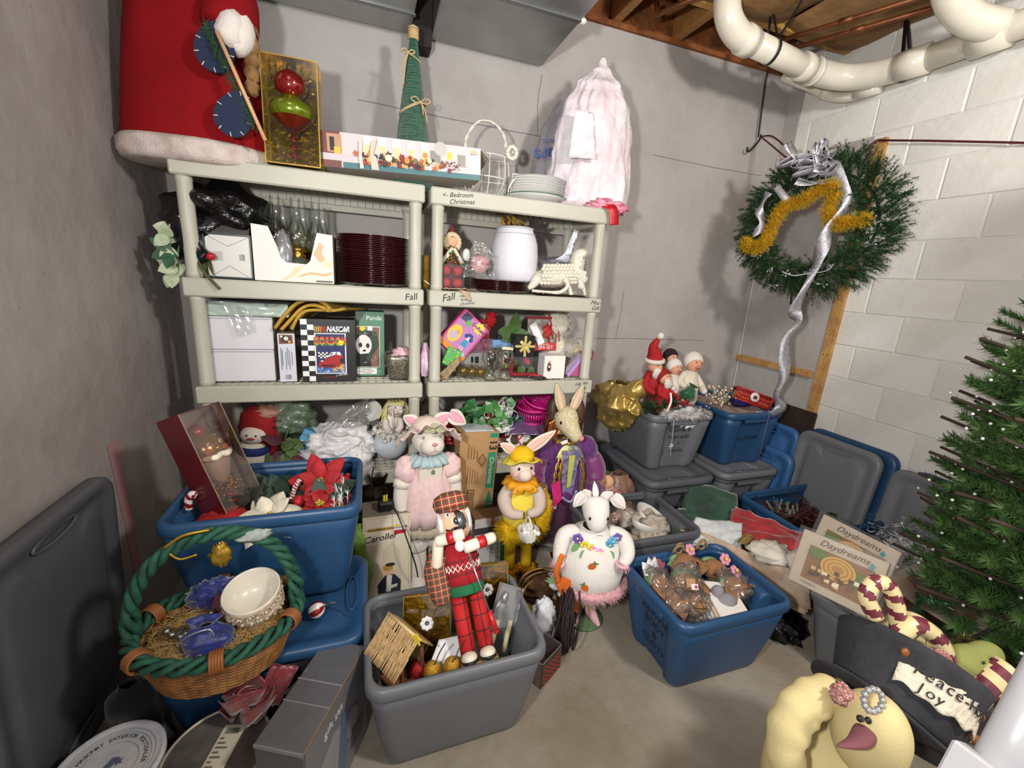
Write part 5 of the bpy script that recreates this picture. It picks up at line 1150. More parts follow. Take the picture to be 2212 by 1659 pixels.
# nested pink plastic baskets
M_pk=mat('cf1f86',.35,spec=.5,coat=.2)
def pbasket(loc,label,rot=(0,0,0),hd=False):
    t=thing('pink_basket',label,'basket',loc,rot,'pink plastic baskets in the nested stack')
    mb=MB(); rb,rt,h=.07,.092,.105
    for z,k in ((0,0),(.02,.2),(.075,.72),(.105,1)): pass
    def rr(z): return rb+(rt-rb)*z/h
    n=36
    for i in range(n):
        a=2*PI*i/n; b=a+2*PI/n*.55
        mb.add([(rr(.02)*cos(a),rr(.02)*sin(a),.02),(rr(.02)*cos(b),rr(.02)*sin(b),.02),(rr(.075)*cos(b),rr(.075)*sin(b),.075),(rr(.075)*cos(a),rr(.075)*sin(a),.075)],[(0,1,2,3)],0)
    mb.build('slatted_side',M_pk,t,solid=.002)
    mb=MB(); mb.lathe([(0,0),(rb,0),(rr(.022),.022)],36); mb.lathe([(rr(.072),.072),(rt,h),(rt+.008,h+.002),(rt+.008,h-.008)],36); mb.build('base_and_rim',M_pk,t,solid=.002)
    if hd: mb=MB(); mb.tube(spl([(.05,-.07,h),(.12,-.02,h+.01),(.15,.03,h+.03),(.13,.05,h-.03),(.09,.03,h-.02)],5),.005,8,flat=.5); mb.build('handle',M_pk,t)
    return t
pbasket((.90,2.17,.675),'lower pink plastic basket, the one resting on the wrappers',(.1,-.05,0)); pbasket((.905,2.17,.728),'upper pink slatted basket, handle loop above its rim',(.35,.12,0),True)
# foil bags and cards
def bagcard(name,label,cat,pts,m,seed,amp=.012,mm=None):
    mb=MB(); sheet(mb,pts,12,10,0,seed,amp); o=mb.build(name,m,None,solid=.004); return tag(o,label,cat)
bagcard('red_foil_bag','shiny red foil bag lying across the tray front','gift bag',[(.36,2.03,.62),(.70,2.02,.575),(.74,2.10,.64),(.38,2.12,.67)],mat('94161c',.25,coat=.6,var=.5,vs=9,col2='3a1214'),2,.018)
bagcard('red_foil_bag','second red glossy bag with dark print, higher on the pile','gift bag',[(.34,2.06,.66),(.58,2.03,.62),(.66,2.12,.655),(.36,2.2,.70)],mat('a3202a',.25,coat=.6,var=.4,vs=12,col2='1c1416'),5,.016)
bagcard('purple_gift_bag','blue and purple glossy gift bag beside the pink baskets','gift bag',[(.72,2.06,.64),(.95,2.03,.635),(.93,2.14,.69),(.78,2.2,.72)],mat('4a4478',.3,coat=.5,var=.6,vs=8,col2='6a4a6a'),7,.014)
t=boxed('frame_card','white card with green edge and red bow under the purple bag','card',(.16,.03,.12),(.76,2.035,.555),(-.5,.35,0),mat('cfd2cd',.5),[('r',-.078,.002,.078,.118,'2f5a48'),('r',-.07,.01,.07,.11,'d9dcd6'),('c',-.02,.06,.028,'3a342c'),('r',.03,.01,.05,.11,'c3c6c0')])
mb=MB(); 
for a in (.6,-.6,2.2): mb.ribbon([(0,-.004,.06),(.02*sin(a),-.01,.06+.025*cos(a)),(.045*sin(a),-.004,.06+.055*cos(a))],.008,(cos(a),0,-sin(a)))
mb.build('red_ribbon',mat('b8202a',.5),t)
t=thing('mesh_decor_bag','brown mesh bundle behind the post of the right unit','decoration',(.35,2.25,.56))
mb=MB()
for i in range(120): p=V((rnd.gauss(0,.03),rnd.gauss(0,.03),rnd.uniform(0,.2))); mb.tube([p,p+V((rnd.gauss(0,.03),rnd.gauss(0,.02),rnd.gauss(0,.02)))],.002,3,cap=False)
mb.build('twigs',mat('4a3830',.8),t)
t=thing('green_candle_clip','dark green plastic ring clip beside the lace flowers','clip',(.80,2.13,.71))
mb=MB(); mb.tube([(.03*cos(a),0,.03*sin(a)*.5) for a in [2*PI*i/16 for i in range(16)]],.008,6,closed=True); mb.box((.06,0,-.005),(.05,.015,.015),bev=.003); mb.build('clip',mat('1f4a42',.35),t)
# ================================================================ dolls and boxes in front of the shelves
def RX(a): return Matrix.Rotation(a,3,'X')
def RY(a): return Matrix.Rotation(a,3,'Y')
def RZ(a): return Matrix.Rotation(a,3,'Z')
def eul(*ms):
    m=Matrix.Identity(3)
    for q in ms: m=m@q
    return tuple(m.to_euler('XYZ'))
def fluff(mb,surf,n,L,w=.0016,m=0,dropz=0.0,jit=.5):
    """loose fibres standing off a surface; surf() gives point and normal"""
    for i in range(n):
        p,d=surf(); d=(V(d)+V((rnd.gauss(0,jit),rnd.gauss(0,jit),rnd.gauss(0,jit)))).normalized(); p=V(p); q=p+d*L*rnd.uniform(.5,1.1)-V((0,0,dropz*L))
        s=d.orthogonal().normalized()*w; mb.add([tuple(p-s),tuple(p+s),tuple(q)],[(0,1,2)],m,False)
def esurf(c,r,zlo=-1,zhi=1):
    def f():
        while True:
            z=rnd.uniform(max(-1,zlo),min(1,zhi)); a=rnd.uniform(0,2*PI); k=math.sqrt(max(0,1-z*z)); d=V((k*cos(a),k*sin(a),z))
            return (c[0]+r[0]*d.x,c[1]+r[1]*d.y,c[2]+r[2]*d.z),(d.x/r[0],d.y/r[1],d.z/r[2])
    def g():
        p,n=f(); return p,V(n).normalized()
    return g
def ears(specs,mats,t,th=.004):
    for a in specs:
        mb=MB(); bunny_ear(mb,*a); mb.build('ear',mats,t,solid=th)
def bunny_ear(mb,base,d,up,L,w,m0=0,m1=1,bend=.0):
    wp=lambda v: (.45+.55*sin(PI*min(1,v*1.05+.12)))*(1 if v<.8 else max(.02,1-((v-.8)/.2)**2))
    leaf(mb,base,d,up,L,w,m0,bend,.15,10,wp); b2=V(base)+V(up).normalized()*.006
    leaf(mb,b2,d,up,L*.88,w*.55,m1,bend,.15,10,wp)
M_wcl=mat('dad3c9',.95,bump=.3,bs=200,var=.05,vs=30); M_pinkc=mat('e0c2c0',.9,bump=.2,bs=200,var=.10,vs=40); M_pinkin=mat('dd9aae',.9)
M_eyeb=mat('1a1412',.2)
# tall pink-dress rabbit doll
t=thing('rabbit_doll','tall white cloth rabbit doll in a pale pink dress and bonnet','doll',(.255,1.80,0),(-.055,0,.06))
mb=MB()
for s in (-1,1):
    mb.tube(spl([(s*.05,0,.38),(s*.055,0,.25),(s*.052,0,.19)],5),[.06,.061,.062,.064,.066,.066,.066,.064,.06,.052,.046],14)
mb.build('pantaloons',mat('d6d0c6',.9,bump=.4,bs=30),t)
mb=MB()
for s in (-1,1):
    mb.tube(spl([(s*.052,0,.205),(s*.055,-.005,.10),(s*.058,-.01,.03)],4),[.046,.047,.048,.05,.05,.049,.046,.044,.04],14); mb.ell((s*.058,-.035,.035),(.043,.07,.036),0,16,10)
mb.build('boots',mat('cfc8c0',.95,bump=.3,bs=200),t)
mb=MB()
for s in (-1,1): mb.tube([(s*.052,0,.215),(s*.052,0,.195)],.05,14)
mb.build('blue_cuffs',mat('a9b6c4',.9),t)
fold=lambda a,z:1+.05*sin(a*11+z*5)*max(0,(.62-z)/.3)+.02*sin(a*23)
mb=MB(); mb.at(sc=(1.05,.72,1)); mb.lathe([(.135,.335),(.132,.40),(.118,.48),(.098,.55),(.080,.60),(.078,.63),(.07,.655)],64,wob=fold); mb.build('dress',M_pinkc,t,solid=.003)
mb=MB(); mb.at(sc=(1.05,.72,1)); mb.lathe([(.128,.345),(.126,.31),(.131,.285)],64,wob=lambda a,z:1+.04*sin(a*22)); mb.build('lace_hem',mat('b7ac97',.9,bump=1,bs=120),t,solid=.002)
mb=MB(); mb.at((0,-.062,.595),(H2+.12,0,0)); mb.ext([(-.05,-.035),(.05,-.035),(.052,.045),(-.052,.045)],.012,0,-.006); mb.build('bib',mat('e0d6c6',.9,bump=.5,bs=150),t)
mb=MB(); mb.ell((.01,-.076,.605),(.008,.004,.012)); mb.build('embroidery',mat('777266',.8),t)
for s in (-1,1):
    mb=MB(); mb.ell((s*.098,-.005,.60),(.058,.055,.062),0,22,14,nz=.18,ns=9,seed=s); mb.build('puff_sleeve',M_pinkc,t)
    mb=MB(); mb.tube(spl([(s*.115,-.01,.565),(s*.127,-.018,.50),(s*.125,-.03,.42),(s*.118,-.045,.375)],4),[.033,.035,.033,.032,.032,.033,.032,.030,.028,.029,.028,.022,.015],12); mb.ell((s*.103,-.052,.405),(.011,.013,.022),0,10,8)
    mb.build('arm',M_wcl,t)
    mb=MB(); mb.tube([(s*.118,-.012,.56),(s*.124,-.015,.525)],.038,12); mb.build('lace_cuff',mat('e0d8c8',.9,bump=.8,bs=120),t)
mb=MB(); mb.at((0,-.008,0),(0,0,0),(1,.85,1)); mb.lathe([(.055,.675),(.085,.655),(.10,.635),(.09,.63)],60,wob=lambda a,z:1+.10*sin(a*15)); mb.build('ruffle_collar',mat('a5bcbe',.85),t,solid=.002)
mb=MB(); mb.ell((0,0,.745),(.075,.068,.08),0,24,16); mb.ell((.01,-.052,.725),(.055,.045,.048),0,20,14); hd=mb.build('head',M_wcl,t)
mb=MB(); mb.ell((.012,-.098,.742),(.012,.008,.008)); mb.build('nose',mat('cf7f8c',.8),hd)
for s in (-1,1): mb=MB(); mb.ell((s*.036+.004,-.062,.765),(.006,.004,.007)); mb.build('eye',mat('8f8780',.4),hd)
mb=MB(); mb.tube([(.012,-.098,.733),(.012,-.099,.715),(.03,-.092,.704)],.0012,4); mb.tube([(.012,-.099,.715),(-.008,-.094,.704)],.0012,4); mb.build('mouth',mat('b5938e',.8),hd)
mb=MB(); mb.grid(lambda u,v:((.066+.075*v)*cos(2*PI*u)*1.05,(.05+.055*v)*sin(2*PI*u)-.01-.02*v,.80-.075*v*(.5+.5*abs(cos(2*PI*u)))-.085*v*min(0,sin(2*PI*u))+.012*v*sin(2*PI*u*13)),78,6,0,cu=True); mb.lathe([(.072,.79),(.068,.815),(.045,.838),(0,.845)],26)
mb.build('bonnet',mat('e0cbc0',.9,var=.12,vs=70,bump=.3,bs=90),t,solid=.0025)
mb=MB()
for d in (-1,1): leaf(mb,(.015,-.095,.806),(d,-.25,.12),(0,-.6,.8),.05,.036,0,.1,.3)
leaf(mb,(.0,-.085,.81),(.4,-.2,.9),(0,-1,.4),.035,.03,0); mb.build('green_bow',mat('a3a984',.6),t)
ears([((.035,.0,.81),(.75,-.15,.55),(.1,-1,.3),.085,.07),((.095,-.005,.855),(.85,-.2,-.55),(.2,-1,.3),.095,.075),((-.045,.02,.81),(-.75,0,.45),(-.1,-1,.2),.075,.06)],[M_wcl,M_pinkin],t,.004)
# ivory caroller carton with plug on top
t=boxed('caroller_carton','cream doll carton with handwritten Caroller and a figure picture','carton',(.205,.15,.43),(.065,1.715,0),(-.06,0,.02),mat('7f776b',.7),
 [('r',-.102,.002,.102,.428,'dcd2ba'),('r',-.094,.008,.094,.42,'b7a98a'),('r',-.092,.01,.092,.418,'ddd3bc'),('r',-.08,.357,.085,.373,'c09a52'),('r',.03,.35,.08,.385,'dcdde0'),('r',.035,.368,.055,.38,'d9c02a'),('r',.03,.333,.082,.352,'b8283a'),
 ('p',[(-.035,.03),(.065,.03),(.055,.25),(.02,.3),(-.02,.25)],'d0c5ad'),('p',[(-.04,.0),(.055,.0),(.058,.10),(.03,.135),(-.01,.135),(-.045,.09)],'2a2f3c'),('p',[(-.008,.05),(.012,.05),(.02,.13),(-.004,.135)],'d5cfc6'),('c',.006,.155,.020,'d8a98c',.024),('c',.002,.172,.023,'b58a3e',.016),('c',.012,.186,.022,'34302e',.009),('p',[(.0,.06),(.04,.07),(.045,.085),(.0,.08)],'c8c2b8')])
txt('THE JACQUELINE KENT COLLECTION',.0105,t,mat('5a3c1c',.6),(.002,-.003,.365),(H2,0,0)); txt('Caroller',.042,t,ink,(-.03,-.004,.325),(H2,-.08,0),shear=.3)
t=thing('power_adapter','black plug-in adapter with yellow tag and cable on the caroller carton','adapter',(.06,1.79,.425),(0,0,.1))
mb=MB(); mb.box((0,0,.025),(.065,.05,.045),bev=.008); mb.build('adapter_body',M_blk,t)
mb=MB(); mb.box((-.005,-.005,.06),(.010,.003,.035)); mb.box((.006,-.005,.06),(.006,.003,.04)); mb.build('yellow_tag',mat('d3c437',.5),t)
mb=MB(); mb.tube(spl([(.02,-.02,.03),(.04,-.09,.02),(.075,-.155,-.09),(.105,-.16,-.2),(.12,-.14,-.28)],5),.003,6); mb.tube(spl([(-.02,.02,.05),(-.05,.08,.10),(-.03,.16,.14)],4),.003,6); mb.build('cable',M_blk,t)
t=thing('gold_foil_bundle','dark olive and gold foil bundle in the shade behind the caroller carton','bag',(.03,1.97,.26))
mb=MB(); sack(mb,(0,0,0),(.085,.07),.26,[(0,.8),(.3,1),(.6,.8),(.8,.35),(1,.5)],9,.25,7,30,24); mb.build('foil',mat('3b3418',.3,metal=.5,var=.6,vs=14,col2='12100a'),t)
t=thing('green_bag','lime green plastic bag low between the blue tote and the carton','bag',(-.05,1.78,0))
mb=MB(); sack(mb,(0,0,0),(.06,.08),.40,[(0,.9),(.4,1),(.8,.7),(1,.4)],3,.2,6,24,18); mb.build('bag_film',mat('7fa84a',.4,var=.4,vs=10,bump=.6,bs=25),t)
# tree cartons
M_kraf=mat('b08a5e',.8,var=.1,vs=7)
t=thing('christmas_tree_carton','tall brown carton printed 13 and Christmas, behind the rabbit dolls','carton',(.495,1.93,.0),(-.04,.06,.10))
mb=MB(); mb.box((0,.075,.355),(.21,.16,.71),bev=.004); mb.build('carton',M_kraf,t)
g='2f8a66'
Ly=[('r',.055,.68,.098,.705,g),('r',.052,.40,.095,.60,g),('p',[(.055,.315),(.095,.315),(.075,.39)],g),('p',[(.06,.345),(.092,.345),(.075,.388)],g),('r',.055,.27,.095,.305,g),
 ('p',[(-.005,.56),(.02,.595),(.045,.56),(.02,.525)],'3a2c1c'),('p',[(-.001,.56),(.02,.589),(.041,.56),(.02,.531)],'b08a5e')]
for k in range(5): Ly.append(('r',-.055+.014*k,.43,-.0525+.014*k,.53-.008*k,'6d5234'))
for k in range(4): Ly.append(('r',-.06+.016*k,.57,-.057+.016*k,.65-.012*k,'6d5234'))
Ly+=[('r',-.045,.28,-.01,.40,'2c2118'),('r',-.042,.284,-.013,.396,'b08a5e')]+[('r',-.040,.288+.0075*k,-.016,.291+.0075*k,'2c2118') for k in range(14)]
Ly+=[('r',-.10,.13,.10,.235,'d8d6d2'),('r',-.10,.15,.10,.235,'8a4a48'),('r',-.03,.185,.04,.235,'4a2a30'),('p',[(-.1,.13),(-.05,.2),(-.02,.15),(.05,.19),(.1,.15),(.1,.13)],'2f4a30'),('r',.05,.19,.09,.235,'6d2a2a')]
panel(Ly,'printed_front',t,(0,-.0056,0))
txt('13',.058,t,mat('2a2018',.7),(.072,-.009,.64),(H2,H2,0),bold=.001); txt('Christmas',.036,t,mat('e2d8c4',.6),(.072,-.009,.50),(H2,H2,0))
mb=MB(); mb.box((.0,.075,.712),(.16,.13,.004)); mb.box((-.02,.06,.716),(.12,.08,.002)); mb.build('top_label',mat('c5d0d4',.4),t)
t=thing('prelit_tree_carton','white and green carton lettered 4.5 FOOT PRE-LIT, in front of the brown one','carton',(.565,1.775,0),(-.06,.0,.06))
mb=MB(); mb.box((0,.05,.16),(.17,.10,.32),bev=.003); mb.build('carton',mat('8a6a48',.8),t)
panel([('r',-.084,.0,.084,.318,'dfe2df'),('r',.055,0,.084,.318,'4aa070'),('r',-.0,.275,.018,.318,'c02a34'),('r',-.084,.235,.084,.27,'4a4a4e')],'printed_front',t,(0,-.0008,0))
gt=mat('7d8a84',.6)
txt('4.5 FOOT PRE-LIT',.024,t,gt,(.035,-.003,.12),(H2,H2,0)); txt('COLORADO PINE',.028,t,gt,(.005,-.003,.12),(H2,H2,0)); txt('$26.99',.012,t,w_,(.009,-.003,.297),(H2,H2,0))
# yellow rabbit with boa and basket
M_yl=mat('e0b60c',.9,bump=.3,bs=220,var=.08,vs=30); M_ylp=mat('e6d24a',.85,bump=.3,bs=180,var=.06,vs=30)
t=thing('yellow_rabbit_doll','rabbit doll in yellow hat and feather boa holding a small white basket','doll',(.70,1.735,0),(-.03,-.02,-.05))
mb=MB()
for s in (-1,1): mb.tube(spl([(s*.035-.01,0,.30),(s*.042,-.0,.18),(s*.045,-.01,.05)],4),[.038,.036,.034,.032,.030,.029,.028,.027,.026],12)
mb.build('legs',M_yl,t)
for s in (-1,1):
    mb=MB(); mb.ell((s*.05,-.045,.025),(.034,.065,.028),0,16,10,nz=.12,ns=20); 
    sh=mb.build('shoe',M_yl,t); mb=MB(); mb.lathe([(.03,.07),(.05,.058),(.048,.05)],26,wob=lambda a,z:1+.14*sin(a*8)); mb.build('ankle_ruffle',mat('d9930f',.7),sh,(s*.046,-.012,0),solid=.002)
mb=MB(); mb.at((0,0,0),(0,0,0),(1,.75,1)); mb.lathe([(.005,.235),(.05,.275),(.085,.34),(.085,.41),(.06,.48),(.045,.53),(.04,.56)],26); mb.build('body',M_ylp,t)
mb=MB()
P=spl([(-.08,-.02,.30),(-.06,-.05,.27),(.03,-.045,.26),(.09,-.04,.30),(.115,-.01,.38),(.10,.02,.44)],5)
for p in P:
    mb.ell(p,(.028,.028,.028),0,8,6,nz=.3)
P2=[V(p) for p in P]
def bs():
    p=rnd.choice(P2); a=rnd.uniform(0,6.3); z=rnd.uniform(-1,1); k=math.sqrt(1-z*z); d=V((k*cos(a),k*sin(a),z)); return p+d*.02,d
fluff(mb,bs,7000,.045,.0012,jit=.35); mb.build('feather_boa',mat('e3bd10',.9),t)
for s in (-1,1):
    mb=MB(); mb.tube(spl([(s*.055,-.0,.50),(s*.088,-.03,.45),(s*.07,-.075,.405),(s*.012,-.095,.40)],5),[.026,.029,.031,.033,.034,.034,.033,.032,.031,.029,.027,.026,.024,.022,.020,.017],12); mb.build('arm',mat('c3b2a8',.9,bump=.2,bs=200),t)
mb=MB(); mb.lathe([(.04,.545),(.07,.535),(.085,.515),(.075,.51)],30,wob=lambda a,z:1+.13*sin(a*9))
for d in (-1,1): leaf(mb,(0,-.06,.525),(d,-.3,-.35),(0,-1,.2),.07,.045,0,.1,.3)
mb.build('orange_bow',mat('e09a12',.55),t,solid=.002)
mb=MB(); mb.ell((0,-.01,.60),(.062,.058,.068),0,22,16); mb.ell((.0,-.06,.585),(.034,.032,.032),0,16,12); hd=mb.build('head',mat('dccabc',.9,bump=.2,bs=200),t)
for s in (-1,1):
    mb=MB(); mb.ell((s*.03,-.062,.618),(.006,.005,.008)); mb.build('eye',M_eyeb,hd)
    mb=MB(); mb.ell((s*.04,-.052,.585),(.014,.006,.012)); mb.build('blush',mat('d9a79c',.9),hd)
mb=MB(); mb.lathe([(.06,.64),(.055,.675),(.025,.70),(0,.703)],24); hat=mb.build('hat',M_yl,t,solid=.003)
mb=MB(); mb.grid(lambda u,v:((.058+.04*v)*cos(2*PI*u),(.058+.035*v)*sin(2*PI*u)-.012,.648-.028*v-.05*v*min(0,sin(2*PI*u))+.008*v*sin(2*PI*u*6)),48,4,0,cu=True); mb.build('hat_brim',M_ylp,hat,solid=.003)
ears([((.03,.01,.68),(.75,-.1,.55),(-.3,-1,.3),.17,.055,0,1,.0),((-.035,.01,.68),(-.75,0,.45),(.1,-1,.2),.085,.05)],[mat('ded2c2',.9),mat('d8b0a2',.9)],t,.004)
bk=MB(); bk.lathe([(.034,0),(.04,.02),(.047,.05),(.05,.055),(.046,.05),(.03,.006)],24,capb=True)
for k in range(9): bk.tube([((.036+.0014*k)*cos(a)*(1+.04*sin(a*12+k*PI)),(.036+.0014*k)*sin(a)*(1+.04*sin(a*12+k*PI)),.004+.006*k) for a in [2*PI*i/48 for i in range(48)]],.0032,4,closed=True)
t2=thing('small_white_basket','small white wicker basket hanging from the yellow rabbit doll\'s hands','basket',(.693,1.615,.295),(0,0,0))
bk.build('woven_body',mat('dcd8cf',.7),t2); mb=MB(); mb.tube(spl([(-.0,-.045,.05),(0,-.02,.10),(0,.02,.105),(0,.045,.05)],5),.005,6); mb.build('handle',mat('dcd8cf',.7),t2)
mb=MB()
for i in range(10): mb.ell((rnd.gauss(0,.017),rnd.gauss(0,.017),.05),.012,0,8,6)
mb.build('white_filling',M_wht,t2)
# purple rabbit
M_pur=mat('5a1a6a',.75,sheen=.5,var=.45,vs=90,bump=.6,bs=140); M_mag=mat('7a2f6e',.45,sheen=.6,var=.3,vs=8); M_burg=mat('4f0b3f',.6,sheen=.6,var=.35,vs=7,col2='2a0622')
M_tanf=mat('a98258',.95,bump=1,bs=120,var=.3,vs=40)
t=thing('costumed_rabbit_figure','large standing rabbit figure in a purple and gold costume','figurine',(1.005,1.93,0),(-.02,0,-.12))
mb=MB(); mb.at(sc=(1.05,.75,1)); mb.lathe([(.15,.06),(.165,.10),(.15,.2),(.125,.3),(.11,.4),(.10,.45)],48,capb=True,wob=lambda a,z:1+.07*sin(a*7+z*9)*(.5-z)*2); mb.build('burgundy_trousers',M_burg,t)
mb=MB(); mb.at(sc=(1.1,.78,1)); mb.lathe([(.125,.33),(.118,.42),(.112,.50),(.115,.56),(.09,.63),(.05,.66)],40); mb.build('purple_coat',M_pur,t)
mb=MB(); mb.at((0,-.093,.50),(H2+.06,0,0)); mb.ext([(-.02,-.17),(.035,-.16),(.045,.0),(.05,.12),(-.045,.12),(-.04,0)],.012,0,-.004); mb.build('silver_waistcoat',mat('4d4478',.4,var=.6,vs=50,col2='9a92b0'),t)
mb=MB(); mb.at((0,-.107,.50),(H2+.06,0,0)); mb.ext([(-.005,-.09),(.016,-.08),(.022,.10),(-.012,.10)],.006,0,-.002); mb.build('lime_shirt',mat('b7bd5c',.5),t)
for i,(x0,x1,m_) in enumerate(((-.04,-.05,'b9923c'),(.055,.075,'b9923c'),(-.06,-.075,'c9a24c'))):
    mb=MB(); A=spl([(x0*.7,-.085,.62),(x1,-.112,.52),(x1*1.05,-.115,.42),(x1*.9,-.11,.345)],8)
    for ph in (0,PI): mb.tube([(p[0]+.006*cos(k*.9+ph),p[1]+.004*sin(k*.9+ph),p[2]) for k,p in enumerate(A)],.005,5)
    mb.build('gold_braid',mat(m_,.35,metal=.7),t)
mb=MB(); mb.tube(spl([(-.03,-.105,.36),(.02,-.118,.335),(.05,-.112,.40)],4),.009,6); mb.build('silver_trim',mat('9a90b4',.35,metal=.5),t)
for s in (-1,1):
    mb=MB(); mb.ell((s*.125,.0,.585),(.068,.062,.08),0,24,16,nz=.1,ns=8); mb.build('puff_sleeve',M_pur,t)
    mb=MB(); mb.tube(spl([(s*.15,-.015,.56),(s*.175,-.03,.48),(s*(.165 if s<0 else .17),-.06,.42)],5),[.05,.056,.06,.062,.064,.064,.062,.06,.058,.056,.052],16); mb.build('satin_sleeve',M_mag,t)
    mb=MB(); e=(s*.165,-.07,.415) if s<0 else (s*.175,-.065,.425); mb.ell(e,(.055,.05,.034),0,20,12,rot=(.3,-s*.5,0),nz=.12,ns=25); fluff(mb,esurf(e,(.055,.05,.034)),900,.012,.0012); mb.build('fur_cuff',M_tanf,t)
    mb=MB(); mb.tube(spl([e,(e[0]-s*.02,e[1]-.02,e[2]-.05),(e[0]-s*.045,e[1]-.035,e[2]-.075)],4),[.045,.047,.049,.05,.048,.045,.04,.034,.03],14); mb.build('velvet_cuff',M_pur,t)
    mb=MB(); h0=V((e[0]-s*.06,e[1]-.045,e[2]-.085)); mb.ell(h0,(.026,.017,.022),0,14,10)
    for k in range(4): mb.tube([h0+V((-s*.012,-.004,.012-.009*k)),h0+V((-s*.034,-.01,.010-.011*k)),h0+V((-s*.046,-.006,.004-.011*k))],[.0065,.006,.004],8)
    mb.tube([h0+V((0,-.012,.012)),h0+V((-s*.012,-.024,.026))],[.007,.005],8); mb.build('hand',mat('d6cec2',.7),t)
mb=MB(); mb.add([(-.10,-.125,.44),(-.055,-.13,.47),(-.035,-.13,.36),(-.10,-.135,.295),(-.085,-.135,.36)],[(0,1,2,4),(4,2,3)],0,False); mb.build('pink_lining',mat('c4246e',.6),t,solid=.004)
mb=MB()
for i in range(16): a=2*PI*i/16; mb.ell((.055*cos(a),-.015+.05*sin(a)*.8,.645),(.02,.02,.014),0,8,6,nz=.3)
mb.build('gold_ruff',mat('a88a4a',.4,metal=.6),t)
for d,mm in ((-1,'c9cf86'),(1,'6d6a68')):
    mb=MB(); leaf(mb,(0,-.075,.64),(d*.8,-.4,-.6),(0,-1,.2),.10,.05,0,.1,.35); leaf(mb,(0,-.078,.64),(d*.4,-.3,-1),(0,-1,.2),.085,.04,0,.1,.35); mb.build('satin_bow',mat(mm,.35,sheen=.3),t,solid=.002)
mb=MB(); sheet(mb,[(-.13,.07,.58),(-.05,.10,.62),(-.035,.06,.80),(-.10,.04,.76)],8,10,0,3,.012); sheet(mb,[(-.11,.02,.62),(-.04,.0,.64),(-.02,.02,.79),(-.09,.02,.74)],8,8,0,7,.012); mb.build('copper_foil_collar',mat('a05a34',.3,metal=.7,var=.4,vs=20),t,solid=.002)
mb=MB(); mb.tube(spl([(.04,.06,.86),(.075,.04,.82),(.08,.03,.72),(.06,.03,.66)],4),[.02,.03,.035,.036,.034,.036,.034,.03,.025,.03,.03,.028,.02],10); mb.tube(spl([(-.045,.07,.87),(-.065,.06,.80),(-.05,.05,.70)],4),[.02,.03,.034,.036,.036,.034,.034,.03,.02],10); mb.build('brown_locks',mat('4a2e20',.5,var=.4,vs=40),t)
hm=mat('d6cdaa',.8,bump=.7,bs=90,var=.12,vs=80,col2='b5a982')
mb=MB(); mb.tube(spl([(-.01,.02,.80),(-.005,0,.765),(.008,-.03,.73),(.028,-.07,.695),(.042,-.095,.675)],5),[.045,.052,.058,.062,.064,.065,.065,.064,.062,.059,.055,.051,.047,.043,.04,.037,.034,.032,.029,.025,.018],20); mb.ell((0,.0,.775),(.058,.062,.058),0,20,14); hd=mb.build('head',hm,t)
mb=MB(); mb.ell((.048,-.106,.69),(.016,.012,.015)); mb.build('nose',mat('cf8a86',.6),hd)
for s in (-1,1):
    mb=MB(); mb.ell((.006+s*.05,-.042,.757),(.011,.013,.014)); mb.build('eye',mat('2a1c12',.1,coat=1),hd)
mb=MB(); mb.tube([(.045,-.108,.676),(.046,-.104,.664),(.028,-.094,.66)],.002,4); mb.build('mouth',mat('7a4a44',.7),hd)
ears([((-.03,.01,.81),(-.28,.05,1),(.15,-1,.1),.155,.06),((.028,.01,.81),(.38,.05,1),(-.2,-1,.1),.155,.052)],[hm,mat('d9bba2',.8)],t,.006)
mb=MB(); mb.box((-.035,-.09,.665),(.035,.002,.018),rot=(0,-.4,0)); mb.build('white_tag',M_wht,t)
t=thing('brown_mesh_drape','brown lacy drape and foil bag between the yellow and purple rabbits','cloth',(.83,1.98,.0))
mb=MB(); sack(mb,(0,0,0),(.07,.05),.62,[(0,1),(.4,.9),(.8,.8),(1,.6)],6,.25,8,26,30); mb.build('drape',mat('4a3524',.6,var=.6,vs=22,col2='8a6a3a',bump=.8,bs=60),t)
mb=MB(); mb.ell((-.02,-.04,.60),(.04,.03,.06),0,16,12,nz=.3,ns=10); mb.build('gold_foil_egg',mat('b48a3a',.3,metal=.7),t)
# white rabbit with carrots and pink boa on a green base
t=thing('carrot_rabbit_figure','round white rabbit figure with felt carrots and pink boa hem on a green base','figurine',(.905,1.40,0),(-.02,0,-.25))
mb=MB(); mb.lathe([(.0,0),(.085,0),(.09,.008),(.085,.014),(0,.016)],32); mb.build('base',mat('4d6a44',.5,var=.3,vs=14),t)
mb=MB()
for s in (-1,1): mb.tube(spl([(s*.03,.01,.06),(s*.033,.0,.035),(s*.045,-.035,.022),(s*.055,-.07,.018)],4),[.022,.023,.024,.025,.025,.024,.023,.021,.019,.016,.013,.01,.006],12)
mb.build('pink_boots',mat('d3a3a8',.7),t)
mb=MB()
for s in (-1,1): mb.tube(spl([(s*.035,.01,.22),(s*.04,.0,.15),(s*.03,.01,.07)],4),[.05,.05,.05,.05,.048,.044,.038,.03,.024],14)
mb.build('legs',mat('d3cfca',.95,bump=.3,bs=200),t)
mb=MB()
for s in (-1,1): fluff(mb,esurf((s*.03,.008,.075),(.026,.026,.014)),160,.02,.0012,dropz=.4)
mb.build('raffia_anklets',mat('c9bf8a',.9),t)
M_wf=mat('dddad4',.95,bump=.35,bs=220,var=.04,vs=40)
mb=MB(); mb.lathe([(.125,.215),(.145,.24),(.15,.29),(.14,.345),(.115,.40),(.085,.44),(.045,.465)],40); mb.build('body',M_wf,t)
mb=MB(); P2=[(.142*cos(a),.142*sin(a),.222) for a in [2*PI*i/40 for i in range(40)]]; mb.tube(P2,.018,8,closed=True)
